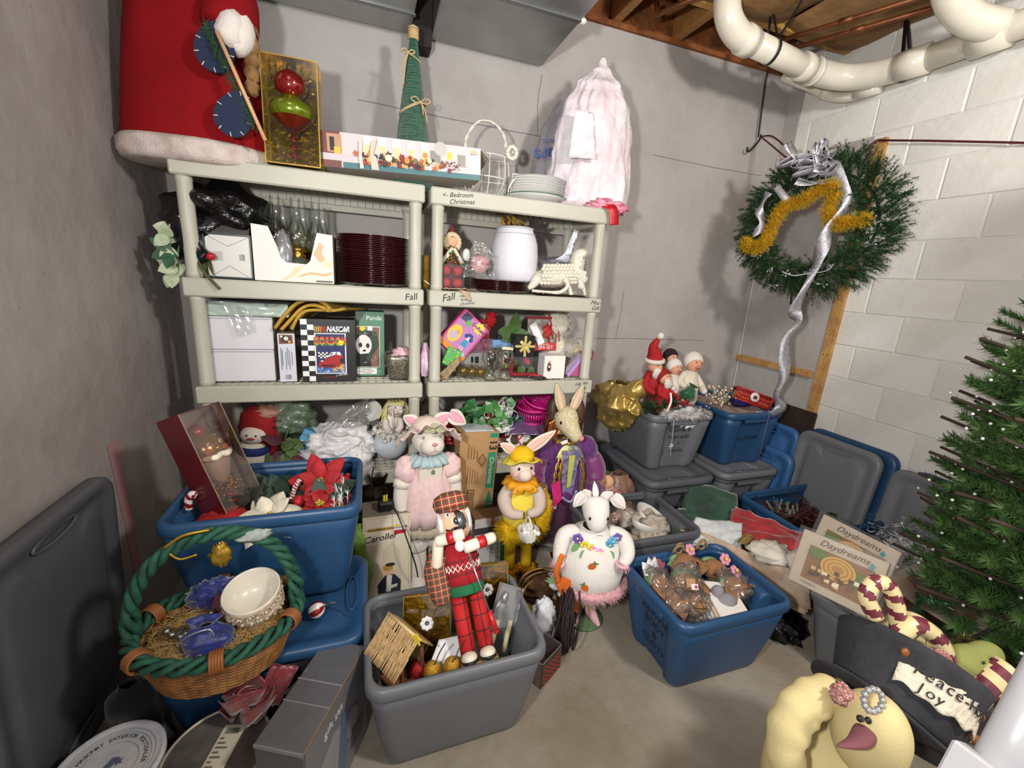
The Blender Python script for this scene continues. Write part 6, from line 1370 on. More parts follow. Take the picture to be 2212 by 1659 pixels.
P3=[V(p) for p in P2]
def bs2():
    p=rnd.choice(P3); a=rnd.uniform(0,6.3); z=rnd.uniform(-1,1); k=math.sqrt(1-z*z); d=V((k*cos(a),k*sin(a),z)); return p+d*.012,d
fluff(mb,bs2,6500,.035,.0011,jit=.35); mb.build('pink_boa',mat('d9a9ae',.9),t)
for s in (-1,1):
    mb=MB(); pts=[(s*.07,-.0,.435),(s*.125,-.02,.43),(s*.148,-.05,.375),(s*.155,-.075,.33)] if s<0 else [(s*.07,0,.435),(s*.13,-.02,.42),(s*.135,-.08,.385),(s*.10,-.12,.36)]
    mb.tube(spl(pts,5),[.03,.033,.035,.036,.036,.036,.035,.034,.033,.032,.03,.028,.026,.024,.022,.02],12); mb.build('arm',M_wf,t)
    mb=MB(); c=pts[-1]; mb.tube([(c[0]+.022*cos(a),c[1]+.022*sin(a),c[2]+.004) for a in [2*PI*i/16 for i in range(16)]],.008,6,closed=True); fluff(mb,esurf(c,(.024,.024,.014)),160,.02,.001,dropz=.6); mb.build('pink_cuff',mat('d8a9b6',.9),t)
for p,r in (((-.03,.365),.5),((-.055,.275),-.5)):
    y=-(.137 if p[1]>.3 else .150); mb=MB(); mb.at((p[0],y,p[1]),(H2+.25,r,-.15)); mb.ext([(0,-.026),(.012,-.01),(.014,.006),(.006,.016),(-.006,.016),(-.014,.006),(-.012,-.01)],.004,0,-.002); c_=mb.build('felt_carrot',mat('cf6a22',.85),t)
    mb=MB(); mb.at((p[0],y,p[1]),(H2+.25,r,-.15)); mb.ext([(-.006,.015),(.006,.015),(.010,.03),(0,.024),(-.010,.03)],.004,0,-.002); mb.build('carrot_top',mat('5a8a4a',.8),c_)
fl=(('6a54a8',-.085,.45),('6a54a8',-.075,.435),('d9c94a',-.055,.425),('e08ab8',-.02,.41),('e6a2c8',.005,.405),('dfc84a',-.03,.418),('4a9ad0',.05,.43),('5aa8d8',.065,.445),('6a54a8',.085,.455))
for i,(c,x,z) in enumerate(fl):
    mb=MB()
    for k in range(5): a=2*PI*k/5+i; mb.ell((x+.012*cos(a),-.105+.6*abs(x)*.7,z+.012*sin(a)),(.009,.005,.009),0,8,6)
    mb.ell((x,-.111+.6*abs(x)*.7,z),(.005,.004,.005),1,8,6); mb.build('felt_flower',[mat(c,.85),mat('e0cf5a',.8)],t)
mb=MB()
for x,z,d in ((-.05,.41,-.6),(.0,.40,0),(.045,.41,.6),(-.08,.43,-1)): leaf(mb,(x,-.112+.4*abs(x),z),(d,-.4,-1),(0,-1,0),.045,.03,0,.05,.1)
mb.build('felt_leaves',mat('6f9a5f',.85),t)
mb=MB(); mb.tube(spl([(0,.02,.59),(0,-.0,.56),(0,-.03,.52),(.0,-.055,.47)],5),[.035,.045,.052,.056,.058,.058,.058,.057,.056,.054,.05,.046,.042,.036,.028,.016],18); hd=mb.build('head',M_wf,t)
for s in (-1,1): mb=MB(); mb.ell((s*.038,-.062,.535),(.005,.006,.008)); mb.build('eye',M_eyeb,hd)
mb=MB(); mb.tube([(-.012,-.088,.472),(0,-.092,.478),(.012,-.088,.472)],.0016,4); mb.build('nose_stitch',mat('c58a84',.8),hd)
ears([((-.03,.015,.585),(-.45,.0,.75),(.2,-1,.3),.05,.05,0,1),((-.055,.0,.618),(-.6,-.2,-.75),(-.1,-1,.2),.075,.05,0,1),((.03,.015,.585),(.7,0,.5),(0,-1,.2),.055,.05,0,1),((.07,.0,.61),(.65,-.3,-.6),(0,-1,.2),.075,.055,0,1)],[M_wf,mat('d9c9c4',.9)],t,.004)
mb=MB(); leaf(mb,(0,.01,.585),(-.1,.05,1),(0,-1,0),.075,.028,0,.3,.3); mb.build('forelock',M_wf,t,solid=.004)
t=thing('felt_carrot_bag','bright orange felt carrot with green top hanging from the white rabbit','decoration',(.765,1.345,.24),(0,-.45,-.1))
mb=MB(); mb.at((0,0,0),(H2,0,0)); mb.ext([(-.028,.03),(.03,.03),(.035,-.02),(.028,-.10),(.0,-.145),(-.022,-.10),(-.032,-.02)],.035,0,-.018); mb.build('carrot_body',mat('d2691a',.85,var=.1,vs=40),t)
mb=MB(); mb.ribbon(spl([(-.02,0,.03),(-.005,-.01,.10),(.045,-.0,.15)],5),.022,(1,0,.2)); mb.build('strap',mat('d2691a',.85),t,solid=.003)
mb=MB()
for a in (-.5,-.1,.3): leaf(mb,(-.025,0,.03),(a-.5,-.1,1),(0,-1,0),.06,.014,0)
mb.build('carrot_top',mat('6f8f66',.8),t)
t=thing('snow_goose_ornament','little white goose with an orange bill beside the white rabbit\'s base','ornament',(1.04,1.42,.10))
mb=MB(); mb.ell((0,0,.02),(.03,.028,.02)); mb.ell((.03,-.015,.035),(.015,.014,.018)); mb.build('body',M_wht,t)
mb=MB(); leaf(mb,(.035,-.02,.03),(.1,-.3,-1),(0,-1,0),.065,.02); mb.build('bill',mat('c8702a',.6),t,solid=.004)
mb=MB(); mb.ell((0,-.01,.045),(.014,.012,.01)); mb.tube([(0,0,0),(0,0,-.10)],.004,5); mb.build('green_stand',mat('7a9a5a',.7),t)
# wicker cradle things behind the front tote
t=thing('brass_bell','brass bell with a candle stub behind the yellow rabbit\'s shoes','bell',(.85,1.62,.14),(0,1.2,0))
mb=MB(); mb.lathe([(.05,0),(.045,.01),(.03,.03),(.022,.055),(.01,.065)],20,capt=True); mb.tube([(.03*cos(a)+.0,.0,.10+.03*sin(a)) for a in [2*PI*i/16 for i in range(16)]],.004,6,closed=True); mb.build('bell',mat('6a5030',.35,metal=.9),t,solid=.002)
t=thing('wire_loop_basket','gold wire handled basket with a brown glazed bowl, beside the grey tote','basket',(.70,1.43,.02))
mb=MB(); mb.at((-.02,0,.09),(.9,.25,0)); mb.lathe([(0,-.06),(.05,-.05),(.08,-.01),(.09,.03),(.084,.03),(.05,-.03)],26); mb.build('brown_bowl',mat('5a3a1a',.35,var=.6,vs=18,col2='8a6a2a',coat=.3),t)
mb=MB(); mb.tube(spl([(-.12,-.02,.06),(-.10,-.0,.22),(.0,.0,.255),(.10,0,.20),(.13,.0,.05)],6),.004,5); mb.tube(spl([(-.115,-.02,.06),(-.09,-.01,.21),(.0,-.01,.245),(.095,0,.19),(.125,.0,.05)],6),.003,5); mb.build('wire_handle',mat('8a6a30',.4,metal=.6),t)
mb=MB(); crumple(mb,(.01,.05,.13),(.08,.06,.05),3,.5); mb.build('brown_moss',mat('4a3018',.95,bump=1,bs=100),t)
mb=MB()
for p in ((.06,-.01,.17),(.10,-.02,.125)): mb.ell(p,(.03,.025,.022),0,12,8,nz=.3,ns=12)
mb.build('white_blossom',M_wht,t)
t=thing('vine_wreath','dark twig wreath standing on edge between the grey tote and the white rabbit','wreath',(.765,1.29,.125),(0,0,1.0))
mb=MB()
for k in range(46):
    r0=.085+rnd.gauss(0,.012); ph=rnd.uniform(0,6.3); o_=rnd.gauss(0,.014); mb.tube([((r0+.008*sin(a*3+ph))*cos(a),o_+.008*cos(a*2+ph),.125*0+(r0*1.2+.008*sin(a*3+ph))*sin(a)) for a in [2*PI*i/26 for i in range(26)]],.0035,4,closed=True)
mb.build('twigs',mat('2e1f22',.8,var=.4,vs=40),t)
mb=MB(); mb.tube(spl([(.09,-.03,-.1),(.1,-.035,.02),(.095,-.03,.12)],4),.003,5); mb.build('stem',mat('6a5030',.8),t)
t=thing('white_paper_scrap','crumpled white paper tucked behind the front grey tote','paper',(.655,1.30,.10))
mb=MB(); crumple(mb,(0,0,.05),(.05,.04,.08),5,.35); mb.build('paper',mat('c9ccd2',.8),t)
# red and green checkered gift box
t=thing('checkered_box','open red and green checkered gift box on the floor by the grey tote','gift box',(.585,1.125,0),(0,0,.55))
mb=MB(); bx=.13; by=.13; bh=.11
for (c,d) in (((bx/2,.002,bh/2),(bx,.004,bh)),((bx/2,by-.002,bh/2),(bx,.004,bh)),((.002,by/2,bh/2),(.004,by,bh)),((bx-.002,by/2,bh/2),(.004,by,bh)),((bx/2,by/2,.002),(bx,by,.004))): mb.box(c,d)
mb.build('box_sides',mat('8a7f80',.6),t)
for nm,loc,rot,w in (('checker_print',(0,-.0006,0),(H2,0,0),bx),('checker_print',(bx+.0006,0,0),(H2,0,H2),by)):
    Ly=[('r',0,0,w,bh,'17402c')]
    for i in range(12):
        for j in range(10):
            if (i+j)%2==0: Ly.append(('r',.004+i*(w-.008)/12,.002+j*.0094,.004+(i+1)*(w-.008)/12,.002+(j+1)*.0094,'a8242c'))
    mi={}; mb=MB(); ms=[]
    for k,l in enumerate(Ly): 
        c=l[5]; 
        if c not in mi: mi[c]=len(ms); ms.append(mat(c,.5))
        z=.0 if k==0 else .0003; mb.add([(l[1],l[2],z),(l[3],l[2],z),(l[3],l[4],z),(l[1],l[4],z)],[(0,1,2,3)],mi[c],False)
    mb.build(nm,ms,t,loc,rot)
# ================================================================ inside the front grey tote
M_plaid=mat('8d1c20',.85,var=.0)
def plaidmat(base,l1,l2,sc=60,axes='XZ'):
    key=('plaid',base,l1,l2,sc,axes)
    if key in MC: return MC[key]
    m=bpy.data.materials.new('plaid%03d'%len(MC)); m.use_nodes=True; MC[key]=m; nt=m.node_tree; N=nt.nodes; L=nt.links; b=N['Principled BSDF']; b.inputs['Roughness'].default_value=.8
    tc=N.new('ShaderNodeTexCoord'); sp=N.new('ShaderNodeSeparateXYZ'); L.new(tc.outputs['Object'],sp.inputs[0])
    def band(axis,scale,w,off):
        a=N.new('ShaderNodeMath'); a.operation='MULTIPLY_ADD'; a.inputs[1].default_value=scale; a.inputs[2].default_value=off; L.new(sp.outputs[axis],a.inputs[0])
        f=N.new('ShaderNodeMath'); f.operation='FRACT'; L.new(a.outputs[0],f.inputs[0])
        c=N.new('ShaderNodeMath'); c.operation='LESS_THAN'; c.inputs[1].default_value=w; L.new(f.outputs[0],c.inputs[0]); return c.outputs[0]
    prev=None
    col=None
    for ax,scale,w,off,c in ((axes[0],sc,.3,0,l1),(axes[1],sc,.3,0,l1),(axes[0],sc,.1,.4,l2),(axes[1],sc,.1,.4,l2)):
        mx=N.new('ShaderNodeMix'); mx.data_type='RGBA'; fac=band(ax,scale,w,off)
        mm=N.new('ShaderNodeMath'); mm.operation='MULTIPLY'; mm.inputs[1].default_value=.75; L.new(fac,mm.inputs[0]); L.new(mm.outputs[0],mx.inputs[0])
        if prev is None: mx.inputs[6].default_value=(*hexc(base),1)
        else: L.new(prev,mx.inputs[6])
        mx.inputs[7].default_value=(*hexc(c),1); prev=mx.outputs[2]
    L.new(prev,b.inputs['Base Color']); return m
P_cap=plaidmat('98222a','2f4a34','c9b26a',42); P_leg=plaidmat('b0141a','b0141a','2a0a0c',22)
# nutcracker: local upright, leaning back
t=thing('nutcracker','red plaid nutcracker with a golf club standing in the front grey tote','nutcracker',(.315,1.005,.285),(-.58,-.16,-.05))
mb=MB(); mb.box((0,.0,.02),(.115,.07,.04),bev=.003); mb.build('green_base',mat('0f5a40',.4),t)
mb=MB(); mb.box((0,.0,.042),(.117,.072,.005)); mb.build('base_top',mat('8a6a3c',.6),t)
for s in (-1,1):
    mb=MB(); mb.tube([(s*.029,0,.045),(s*.029,0,.235)],[.024,.0245],18); mb.build('leg',P_leg,t)
    mb=MB(); mb.ell((s*.029,-.022,.058),(.025,.032,.018),0,16,10); sh=mb.build('shoe',mat('d9d0bc',.4),t)
    mb=MB(); mb.ell((s*.029,-.024,.05),(.026,.034,.009),0,16,8); mb.build('sole',M_blk,sh)
mb=MB(); mb.lathe([(.056,.235),(.060,.24),(.059,.262),(.054,.265)],24,wob=lambda a,z:1+.012*sin(a*40)); mb.build('green_ribbing',mat('14613c',.9,bump=.5,bs=200),t)
mb=MB(); mb.at(sc=(1,.9,1)); mb.lathe([(.056,.26),(.058,.30),(.056,.36),(.05,.40),(.03,.41)],26,capb=True); mb.build('sweater',mat('9c1320',.95,bump=.6,bs=260),t)
mb=MB()
for k in range(9):
    a=-PI/2+(k-4)*.30; c=V((.059*cos(a),.054*sin(a),.318)); tt=V((-sin(a),cos(a),0))
    P=[c+tt*.008,c+V((0,0,.011)),c-tt*.008,c-V((0,0,.011))]; mb.tube(P,.0022,4,closed=True)
mb.build('diamond_band',mat('e6dfd6',.8),t)
for z in (.298,.339):
    mb=MB(); mb.tube([(.0595*cos(a),.0545*sin(a),z+.004*(1 if i%2 else -1)) for i,a in enumerate([2*PI*i/48 for i in range(48)])],.0018,4,closed=True); mb.build('zigzag',mat('5a3a34',.8),t)
# arms
P_jkt=plaidmat('8d2428','2c4632','b9a46a',55)
mb=MB(); mb.tube(spl([(-.055,.0,.385),(-.085,.0,.33),(-.082,-.01,.26),(-.07,-.012,.225)],5),[.025,.03,.034,.036,.037,.038,.038,.038,.037,.036,.036,.035,.033,.03,.026,.018],14); mb.build('plaid_jacket',P_jkt,t)
for a,b,nm in (((-.082,-.02,.335),(-.062,-.055,.415),'upper_arm'),((-.07,-.06,.412),(.018,-.085,.418),'forearm'),((.012,-.088,.375),(.115,-.06,.385),'forearm')):
    mb=MB(); d=(V(b)-V(a)); mb.tube([V(a)-d*.02,a,V(a)+d*.1,V(b)-d*.1,b,V(b)+d*.03],[.008,.016,.0185,.0185,.016,.006],14); o=mb.build(nm,mat('dcd3c0',.35),t)
    if nm=='forearm':
        p=V(a)+d*.42; q=V(a)+d*.68; mb=MB(); mb.tube([p,q],.0195,16); mb.build('red_band',mat('b0181c',.4),o)
mb=MB(); mb.ell((-.0,-.082,.385),(.016,.012,.018)); mb.build('fluffy_cuff',mat('d9d4d4',.95),t)
mb=MB(); mb.tube([(.02,-.092,.37),(.055,-.075,.165)],.003,8); mb.build('club_shaft',mat('a9acb0',.3,metal=.9),t)
mb=MB(); mb.tube([(.052,-.077,.18),(.062,-.072,.12)],[.008,.009],12); mb.ell((.062,-.072,.12),.009); mb.build('club_grip',mat('b01a20',.4),t)
mb=MB(); mb.at(sc=(1,.95,1)); mb.lathe([(.035,.405),(.045,.42),(.047,.46),(.046,.50),(.03,.51)],24,capb=True,capt=True); hd=mb.build('head',mat('dcb795',.45),t)
mb=MB(); mb.ell((.004,-.052,.462),(.010,.012,.012)); mb.tube([(.01,-.056,.49),(.018,-.066,.478),(.022,-.068,.455),(.018,-.066,.435)],[.012,.018,.019,.012],10,flat=.45); mb.build('silver_club_head',mat('75777b',.3,metal=.8),hd)
for s in (-1,1):
    mb=MB(); mb.ell((s*.02,-.043,.486),(.009,.005,.008)); mb.ell((s*.02,-.047,.486),(.004,.003,.005),1,8,6); mb.build('eye',[M_wht,mat('1c2a5a',.3)],hd)
    mb=MB(); mb.tube([(s*.032,-.040,.499),(s*.02,-.047,.503),(s*.01,-.047,.498)],.0025,5); mb.build('eyebrow',M_blk,hd)
    mb=MB(); mb.tube(spl([(0,-.05,.441),(s*.02,-.048,.434),(s*.034,-.04,.441)],4),[.003,.0045,.005,.005,.005,.0045,.004,.003,.001],6); mb.build('moustache',M_blk,hd)
mb=MB(); mb.box((0,-.047,.428),(.022,.006,.008)); mb.build('teeth',M_wht,hd)
mb=MB()
for s in (-1,1):
    for i in range(150): p=V((s*.044,rnd.uniform(-.02,.03),rnd.uniform(.44,.495))); q=p+V((s*rnd.uniform(.002,.02),rnd.gauss(0,.008),-rnd.uniform(.03,.07))); n=V((0,.0014,0)); mb.add([tuple(p-n),tuple(p+n),tuple(q)],[(0,1,2)],0,False)

for s in (-1,1): mb.ell((s*.047,.0,.462),(.012,.026,.04),0,12,10,nz=.3,ns=14)
mb.build('white_hair',mat('d9d8d6',.9),t)
mb=MB(); mb.lathe([(.048,.495),(.058,.505),(.063,.525),(.055,.548),(.03,.56),(0,.562)],28,wob=lambda a,z:1+.03*sin(a*5)); mb.ell((0,-.05,.503),(.04,.03,.008),0,16,8,rot=(.25,0,0)); mb.build('plaid_cap',P_cap,t)
# star ornament window boxes
def star_box(loc,rot,label,w=.155,h=.235):
    t=thing('star_ornament_box',label,'ornament box',loc,rot,'gold star ornament boxes in the grey tote')
    mb=MB(); mb.box((0,.028,h/2),(w-.004,.003,h-.004)); mb.build('gold_card',mat('b8962e',.28,metal=.75,bump=.5,bs=25),t)
    mb=MB(); cboxe(mb,-w/2,w/2,0,.03,0,h); mb.build('window_film',film('e8dca0',.10,.06),t)
    mb=MB()
    for x in (-w/2,w/2): mb.box((x,0,h/2),(.003,.003,h))
    for z in (0,h): mb.box((0,0,z),(w,.003,.003))
    mb.build('edge_strips',M_goldp,t)
    mb=MB(); cz=h*.62
    for k in range(6):
        a=PI/2+PI*k/3; L=.065 if k!=3 else .075; d=V((cos(a),0,sin(a))); s=V((-sin(a),0,cos(a))); c=V((0,.012,cz))
        mb.add([tuple(c),tuple(c+d*L*.45+s*.017),tuple(c+d*L),tuple(c+d*L*.45-s*.017),tuple(c+d*L*.45+V((0,-.012,0)))],[(0,1,4),(1,2,4),(2,3,4),(3,0,4)],0,False)
    st=mb.build('glass_star',mat('c9a84a',.12,metal=.7,coat=1),t)
    mb=MB()
    for k in range(8): a=2*PI*k/8; mb.ell((.015*cos(a),-.002,cz+.015*sin(a)),(.009,.005,.009),0,8,6)
    mb.ell((0,-.006,cz),(.005,.003,.005),1,8,6); mb.build('white_flower',[M_wht,mat('6a6a6c',.4)],st)
    mb=MB(); mb.lathe([(0,-.115),(.008,-.09),(.010,-.075),(.003,-.06)],8); mb.build('glass_drop',M_glass,st,(0,.008,cz))
    return t
star_box((.165,1.135,.20),(-.42,0,-.10),'gold star ornament box at the plaid sleeve side of the nutcracker')
star_box((.395,1.225,.22),(-.30,0,-.10),'gold star ornament box at the golf club side of the nutcracker')
t=thing('clear_tassel_box','clear box with a silver tassel and ivory candles beside the nutcracker legs','ornament box',(.385,1.10,.215),(-.62,.28,-.30))
mb=MB(); cboxe(mb,-.04,.045,0,.03,0,.24); mb.build('window_film',film('ffffff',.14,.06),t)
mb=MB(); mb.box((0,.03,.12),(.083,.002,.238)); mb.build('silver_card',mat('8d8b86',.3,metal=.6),t)
mb=MB()
for i in range(60): x=rnd.gauss(0,.008); mb.tube([(-.015+x*.4,.015,.19),(-.012+x*2.2,.008+rnd.random()*.01,.13),(.0+x*1.5+.02,.012,.02)],.0009,3,cap=False)
mb.ell((-.013,.012,.195),(.013,.01,.022)); mb.build('silver_tassel',mat('a7a7aa',.25,metal=.9),t)
mb=MB(); mb.tube([(-.02,.015,.01),(-.018,.015,.12)],.010,10); mb.tube([(.028,.015,.03),(.027,.015,.13)],.009,10); mb.build('ivory_candle',mat('d6cfa8',.6),t)
# nativity stable
t=thing('toy_stable','little wooden stable with a straw-thatched roof in the grey tote','nativity stable',(.075,1.07,.285),(.0,.0,-1.0))
for x in (-.05,.05):
    for y in (-.032,.04): mb=MB(); mb.tube([(x,y,-.02),(x,y,.105 if y<0 else .125)],[.0075,.0065],8); mb.build('log_post',mat('5f3620',.7,var=.3,vs=50),t)
for y,z in ((-.032,.10),(.04,.118)): mb=MB(); mb.tube([(-.06,y,z),(.06,y,z)],.006,8); mb.build('beam',mat('6a3c22',.7),t)
mb=MB(); mb.box((0,.0,-.012),(.12,.085,.006)); mb.build('stable_floor',mat('6a3c22',.7),t)
mb=MB(); mb.box((0,.042,.045),(.095,.003,.10)); mb.build('back_wall',mat('a89a5a',.6),t)
for s,nm in ((1,0),):
    mb=MB()
    for r in range(4):
        for i in range(30):
            x=-.075+.005*i+rnd.gauss(0,.001); v0=r/4; p=V((x,.012-.075*v0*1.0,.165-.075*v0)); q=p+V((rnd.gauss(0,.001),-.030,-.028)); mb.tube([p+V((0,0,.003-.0006*r)),q],[.0028,.0022],4)
    mb.build('thatch_front',mat('c0a070',.85,var=.25,vs=60),t)
    mb=MB()
    for i in range(30): x=-.075+.005*i; mb.tube([(x,.012,.167),(x,.065,.105)],.003,4)
    mb.build('thatch_back',mat('b39462',.85),t)
mb=MB(); mb.tube([(-.076,.012,.167),(.076,.012,.167)],.005,6); mb.build('ridge_pole',mat('d0b682',.7),t)
mb=MB(); mb.at((.07,.005,.172),(H2,0,.2)); mb.ext(star(0,0,.02),.004,0,-.002); mb.build('yellow_star',mat('d9c23a',.5),t)
# glitter pomegranates
M_ggl=mat('a8761a',.3,metal=.6,bump=1,bs=260,var=.7,vs=240,col2='e0b040'); M_rgl=mat('7a1016',.3,metal=.5,bump=1,bs=260,var=.7,vs=240,col2='c02a30')
for p,m,lb in (((.165,1.03,.315),M_ggl,'gold glitter egg-shaped ball nearer the toy stable'),((.225,1.03,.315),M_ggl,'gold glitter egg-shaped ball beside the nutcracker\'s green base'),((.125,1.06,.30),M_rgl,'red glitter ball behind the stable post'),((.195,1.015,.27),M_ggl,'small gold glitter ball low against the tote wall')):
    t=thing('glitter_ball',lb,'ornament',p,(.3,.2,0),'glitter balls in the front grey tote'); mb=MB(); mb.ell((0,0,0),(.026,.026,.031),0,22,14); mb.build('ball',m,t)
    mb=MB(); mb.tube(spl([(0,0,.03),(.01,.02,.06),(.02,.03,.09)],4),.002,5); mb.build('wire_stem',mat('4a4028',.6),t)
t=thing('white_felt_piece','white felt sheet on gold foil behind the glitter balls','felt',(.0,0,0))
mb=MB(); sheet(mb,[(.13,1.03,.25),(.29,1.0,.25),(.30,1.12,.33),(.20,1.12,.33)],8,8,0,3,.008); mb.build('felt',mat('dcdcde',.9),t,solid=.003)
mb=MB(); sheet(mb,[(.10,.985,.235),(.27,.975,.235),(.28,1.03,.27),(.12,1.04,.265)],8,8,0,5,.008); mb.build('gold_foil',mat('a8801e',.35,metal=.5),t,solid=.002)
t=thing('dark_silk_leaves','dark green silk leaves and dusty pink petals in the grey tote corner','silk flowers',(.045,1.15,.25))
mb=MB()
for d,L,w in (((.15,-.2,1),.14,.075),((.55,-.3,.7),.10,.05),((-.2,-.3,.6),.10,.06),((.3,-.4,.3),.12,.06)): leaf(mb,(0,0,0),d,(0,-1,.3),L,w,0,.05,.15)
for i in range(3): leaf(mb,(.03,.02,.03),(-.4+.1*i,0,.8),(0,-1,.1),.10,.04,1,.1,.2)
for k in range(10): a=rnd.uniform(0,6.3); leaf(mb,(.02+.015*k,-.02-.006*k,-.06),(cos(a),sin(a),.4),(0,0,1),.08,.05,0)
mb.build('leaves',[mat('1d3322',.5,var=.3,vs=25),mat('8a6a64',.7)],t)
t=thing('tote_bottom_fill','layered craft papers filling the bottom of the front grey tote','paper',(.245,1.145,.012))
for k in range(3): mb=MB(); sheet(mb,[(-.20,-.12,.06+.06*k),(.20,-.12,.05+.065*k),(.20,.12,.07+.06*k),(-.20,.12,.06+.06*k)],10,8,0,k,.02); mb.build('paper_layer',mat(('6a5a3a','8a7a4a','3f4a3a')[k],.8),t,solid=.004)
# ================================================================ left pile
t=thing('rope_handled_basket','wicker basket with a green braided rope rim and arched handle on the blue lid','basket',(-.405,1.165,.378),(.02,.03,.16))
M_wick=mat('9a6a34',.5,var=.35,vs=30,col2='6b421c',spec=.5); M_rope=mat('1f5a44',.75,var=.45,vs=40,col2='123a2c'); 
def rx_(z): return (.148+.04*z/.12, .112+.034*z/.12)
mb=MB()
for k in range(20):
    z=.003+.0062*k; a0,b0=rx_(z); n=96
    mb.tube([(a0*cos(q)*(1+.010*sin(q*24+PI*k)),b0*sin(q)*(1+.012*sin(q*24+PI*k)),z+.0008*sin(q*24)) for q in [2*PI*i/n for i in range(n)]],.0036,4,closed=True)
for i in range(48): q=2*PI*i/48; a0,b0=rx_(0);a1,b1=rx_(.125); mb.tube([(a0*cos(q),b0*sin(q),0),(a1*cos(q),b1*sin(q),.126)],.0028,4)
mb.lathe([(0,.004),(.1,.004)],24); mb.build('wicker_wall',M_wick,t)
mb=MB(); a1,b1=rx_(.128)
for ph in (0,2*PI/3,4*PI/3): mb.tube([((a1+.013*cos(i*.42+ph))*cos(2*PI*i/150),(b1+.013*cos(i*.42+ph))*sin(2*PI*i/150),.138+.013*sin(i*.42+ph)) for i in range(150)],.0085,6,closed=True)
mb.build('rope_rim',M_rope,t)
mb=MB(); A=[(.185*cos(PI*(1-u))*(1.03-.0*u),.0,.13+.27*sin(PI*u)**.8) for u in [i/70 for i in range(71)]]
A=[( -.188*cos(PI*u)*(1+.06*sin(PI*u)), .0, .13+.275*abs(sin(PI*u))**.85) for u in [i/80 for i in range(81)]]
for ph in (0,2*PI/3,4*PI/3):
    pts=[]
    for i,(x,y,z) in enumerate(A):
        r=.011 if 6<i<74 else .014; nx=cos(PI*i/80); nzv=sin(PI*i/80); q=i*.5+ph; pts.append((x-nx*r*cos(q),y+r*sin(q),z+nzv*r*cos(q)))
    mb.tube(pts,.0095,6)
mb.build('rope_handle',M_rope,t)
mb=MB()
for q in (.55,1.6,2.6,3.7,4.75,5.8):
    x,y=a1*cos(q),b1*sin(q)
    mb=MB()
    for k in range(5): dq=(k-2)*.032; mb.tube([((a1*cos(q+dq))+.024*cos(w)*cos(q),(b1*sin(q+dq))+.024*cos(w)*sin(q),.137+.026*sin(w)) for w in [2*PI*i/14 for i in range(14)]],.004,5,closed=True)
    mb.build('cane_binding',mat('8a5228',.5),t)
mb=MB()
for i in range(900):
    r=math.sqrt(rnd.random()); q=rnd.uniform(0,6.3); p=V((.155*r*cos(q),.115*r*sin(q),.115+.02*rnd.random())); a=rnd.uniform(0,6.3)
    mb.tube([p,p+V((.014*cos(a),.014*sin(a),.006)),p+V((.022*cos(a+.8),.022*sin(a+.8),-.002))],.0010,3,cap=False)
mb.at((0,0,.105)); mb.ell((0,0,0),(.165,.125,.02),0,24,10); mb.build('straw_filling',mat('b3925a',.85,var=.2,vs=30),t,kind='stuff')
mb=MB(); mb.tube(spl([(-.10,-.015,.395),(-.06,-.02,.425),(-.005,-.02,.43)],5),.004,5); crumple(mb,(.015,-.025,.355),(.022,.012,.032),4,.5); mb.tube(spl([(-.09,-.018,.38),(-.07,-.02,.36),(-.035,-.02,.365)],4),.003,5); mb.build('gold_ribbon_scrap',mat('a8862e',.35,metal=.6),t)
mb=MB(); crumple(mb,(.09,-.008,.385),(.04,.014,.016),3,.4); mb.build('frayed_patch',mat('8f9a92',.9,var=.3,vs=40),t)
M_bowl=mat('d6cfc0',.25,coat=.5); M_relief=mat('a38c70',.6,var=.4,vs=60,col2='d2c6b0',bump=1,bs=90)
def bowl(loc,rot,label):
    t=thing('relief_bowl',label,'bowl',loc,rot)
    mb=MB(); mb.lathe([(0,0),(.035,0),(.04,.006),(.062,.03),(.071,.06),(.072,.075),(.069,.077),(.066,.072),(.055,.025),(.03,.010),(0,.008)],36); mb.build('bowl_body',M_bowl,t)
    mb=MB(); mb.lathe([(.0665,.037),(.0705,.045),(.0745,.066),(.0728,.070)],40)
    for i in range(60): q=2*PI*i/60; mb.ell(((.0715)*cos(q),.0715*sin(q),.052+.008*sin(i*2.3)),(.005,.005,.005),0,6,4)
    mb.build('grape_relief',M_relief,t); return t
bowl((-.322,1.175,.485),(.0,.06,0),'lower relief-moulded cream bowl in the wicker basket')
bowl((-.316,1.178,.525),(.22,-.18,.5),'tilted upper cream bowl stacked on the other in the basket')
M_org=mat('1c2f86',.45,sheen=.5,var=.4,vs=30,col2='101c56')
t=thing('organza_pouch','royal blue organza pouch with silver beads in the wicker basket','pouch',(-.415,1.095,.49))
mb=MB(); sack(mb,(0,0,0),(.065,.04),.085,[(0,1),(.4,.9),(.75,.4),(.85,.3),(1,.55)],3,.2,7,36,20); mb.build('organza',M_org,t,solid=.001)
mb=MB()
for i in range(60): mb.ell((rnd.gauss(0,.04),-.035+rnd.random()*.01,rnd.uniform(.01,.06)),.0014,0,5,4)
mb.tube(spl([(-.05,-.03,.05),(-.02,-.035,.075),(.02,-.03,.08),(.03,-.03,.055)],5),.002,5); mb.build('silver_beads',mat('c9ccd4',.25,metal=.8),t)
t=thing('blue_tulle_bow','puffy blue tulle bow behind the bowls in the basket','ribbon',(-.43,1.245,.50)); mb=MB(); crumple(mb,(0,0,.03),(.065,.035,.045),6,.5,nu=30,nv=18); mb.build('tulle',M_org,t)
t=boxed('maroon_card','small maroon card tucked beside the cream bowls','card',(.07,.004,.045),(-.40,1.185,.515),(-.5,.3,0),mat('5a1526',.6),None)
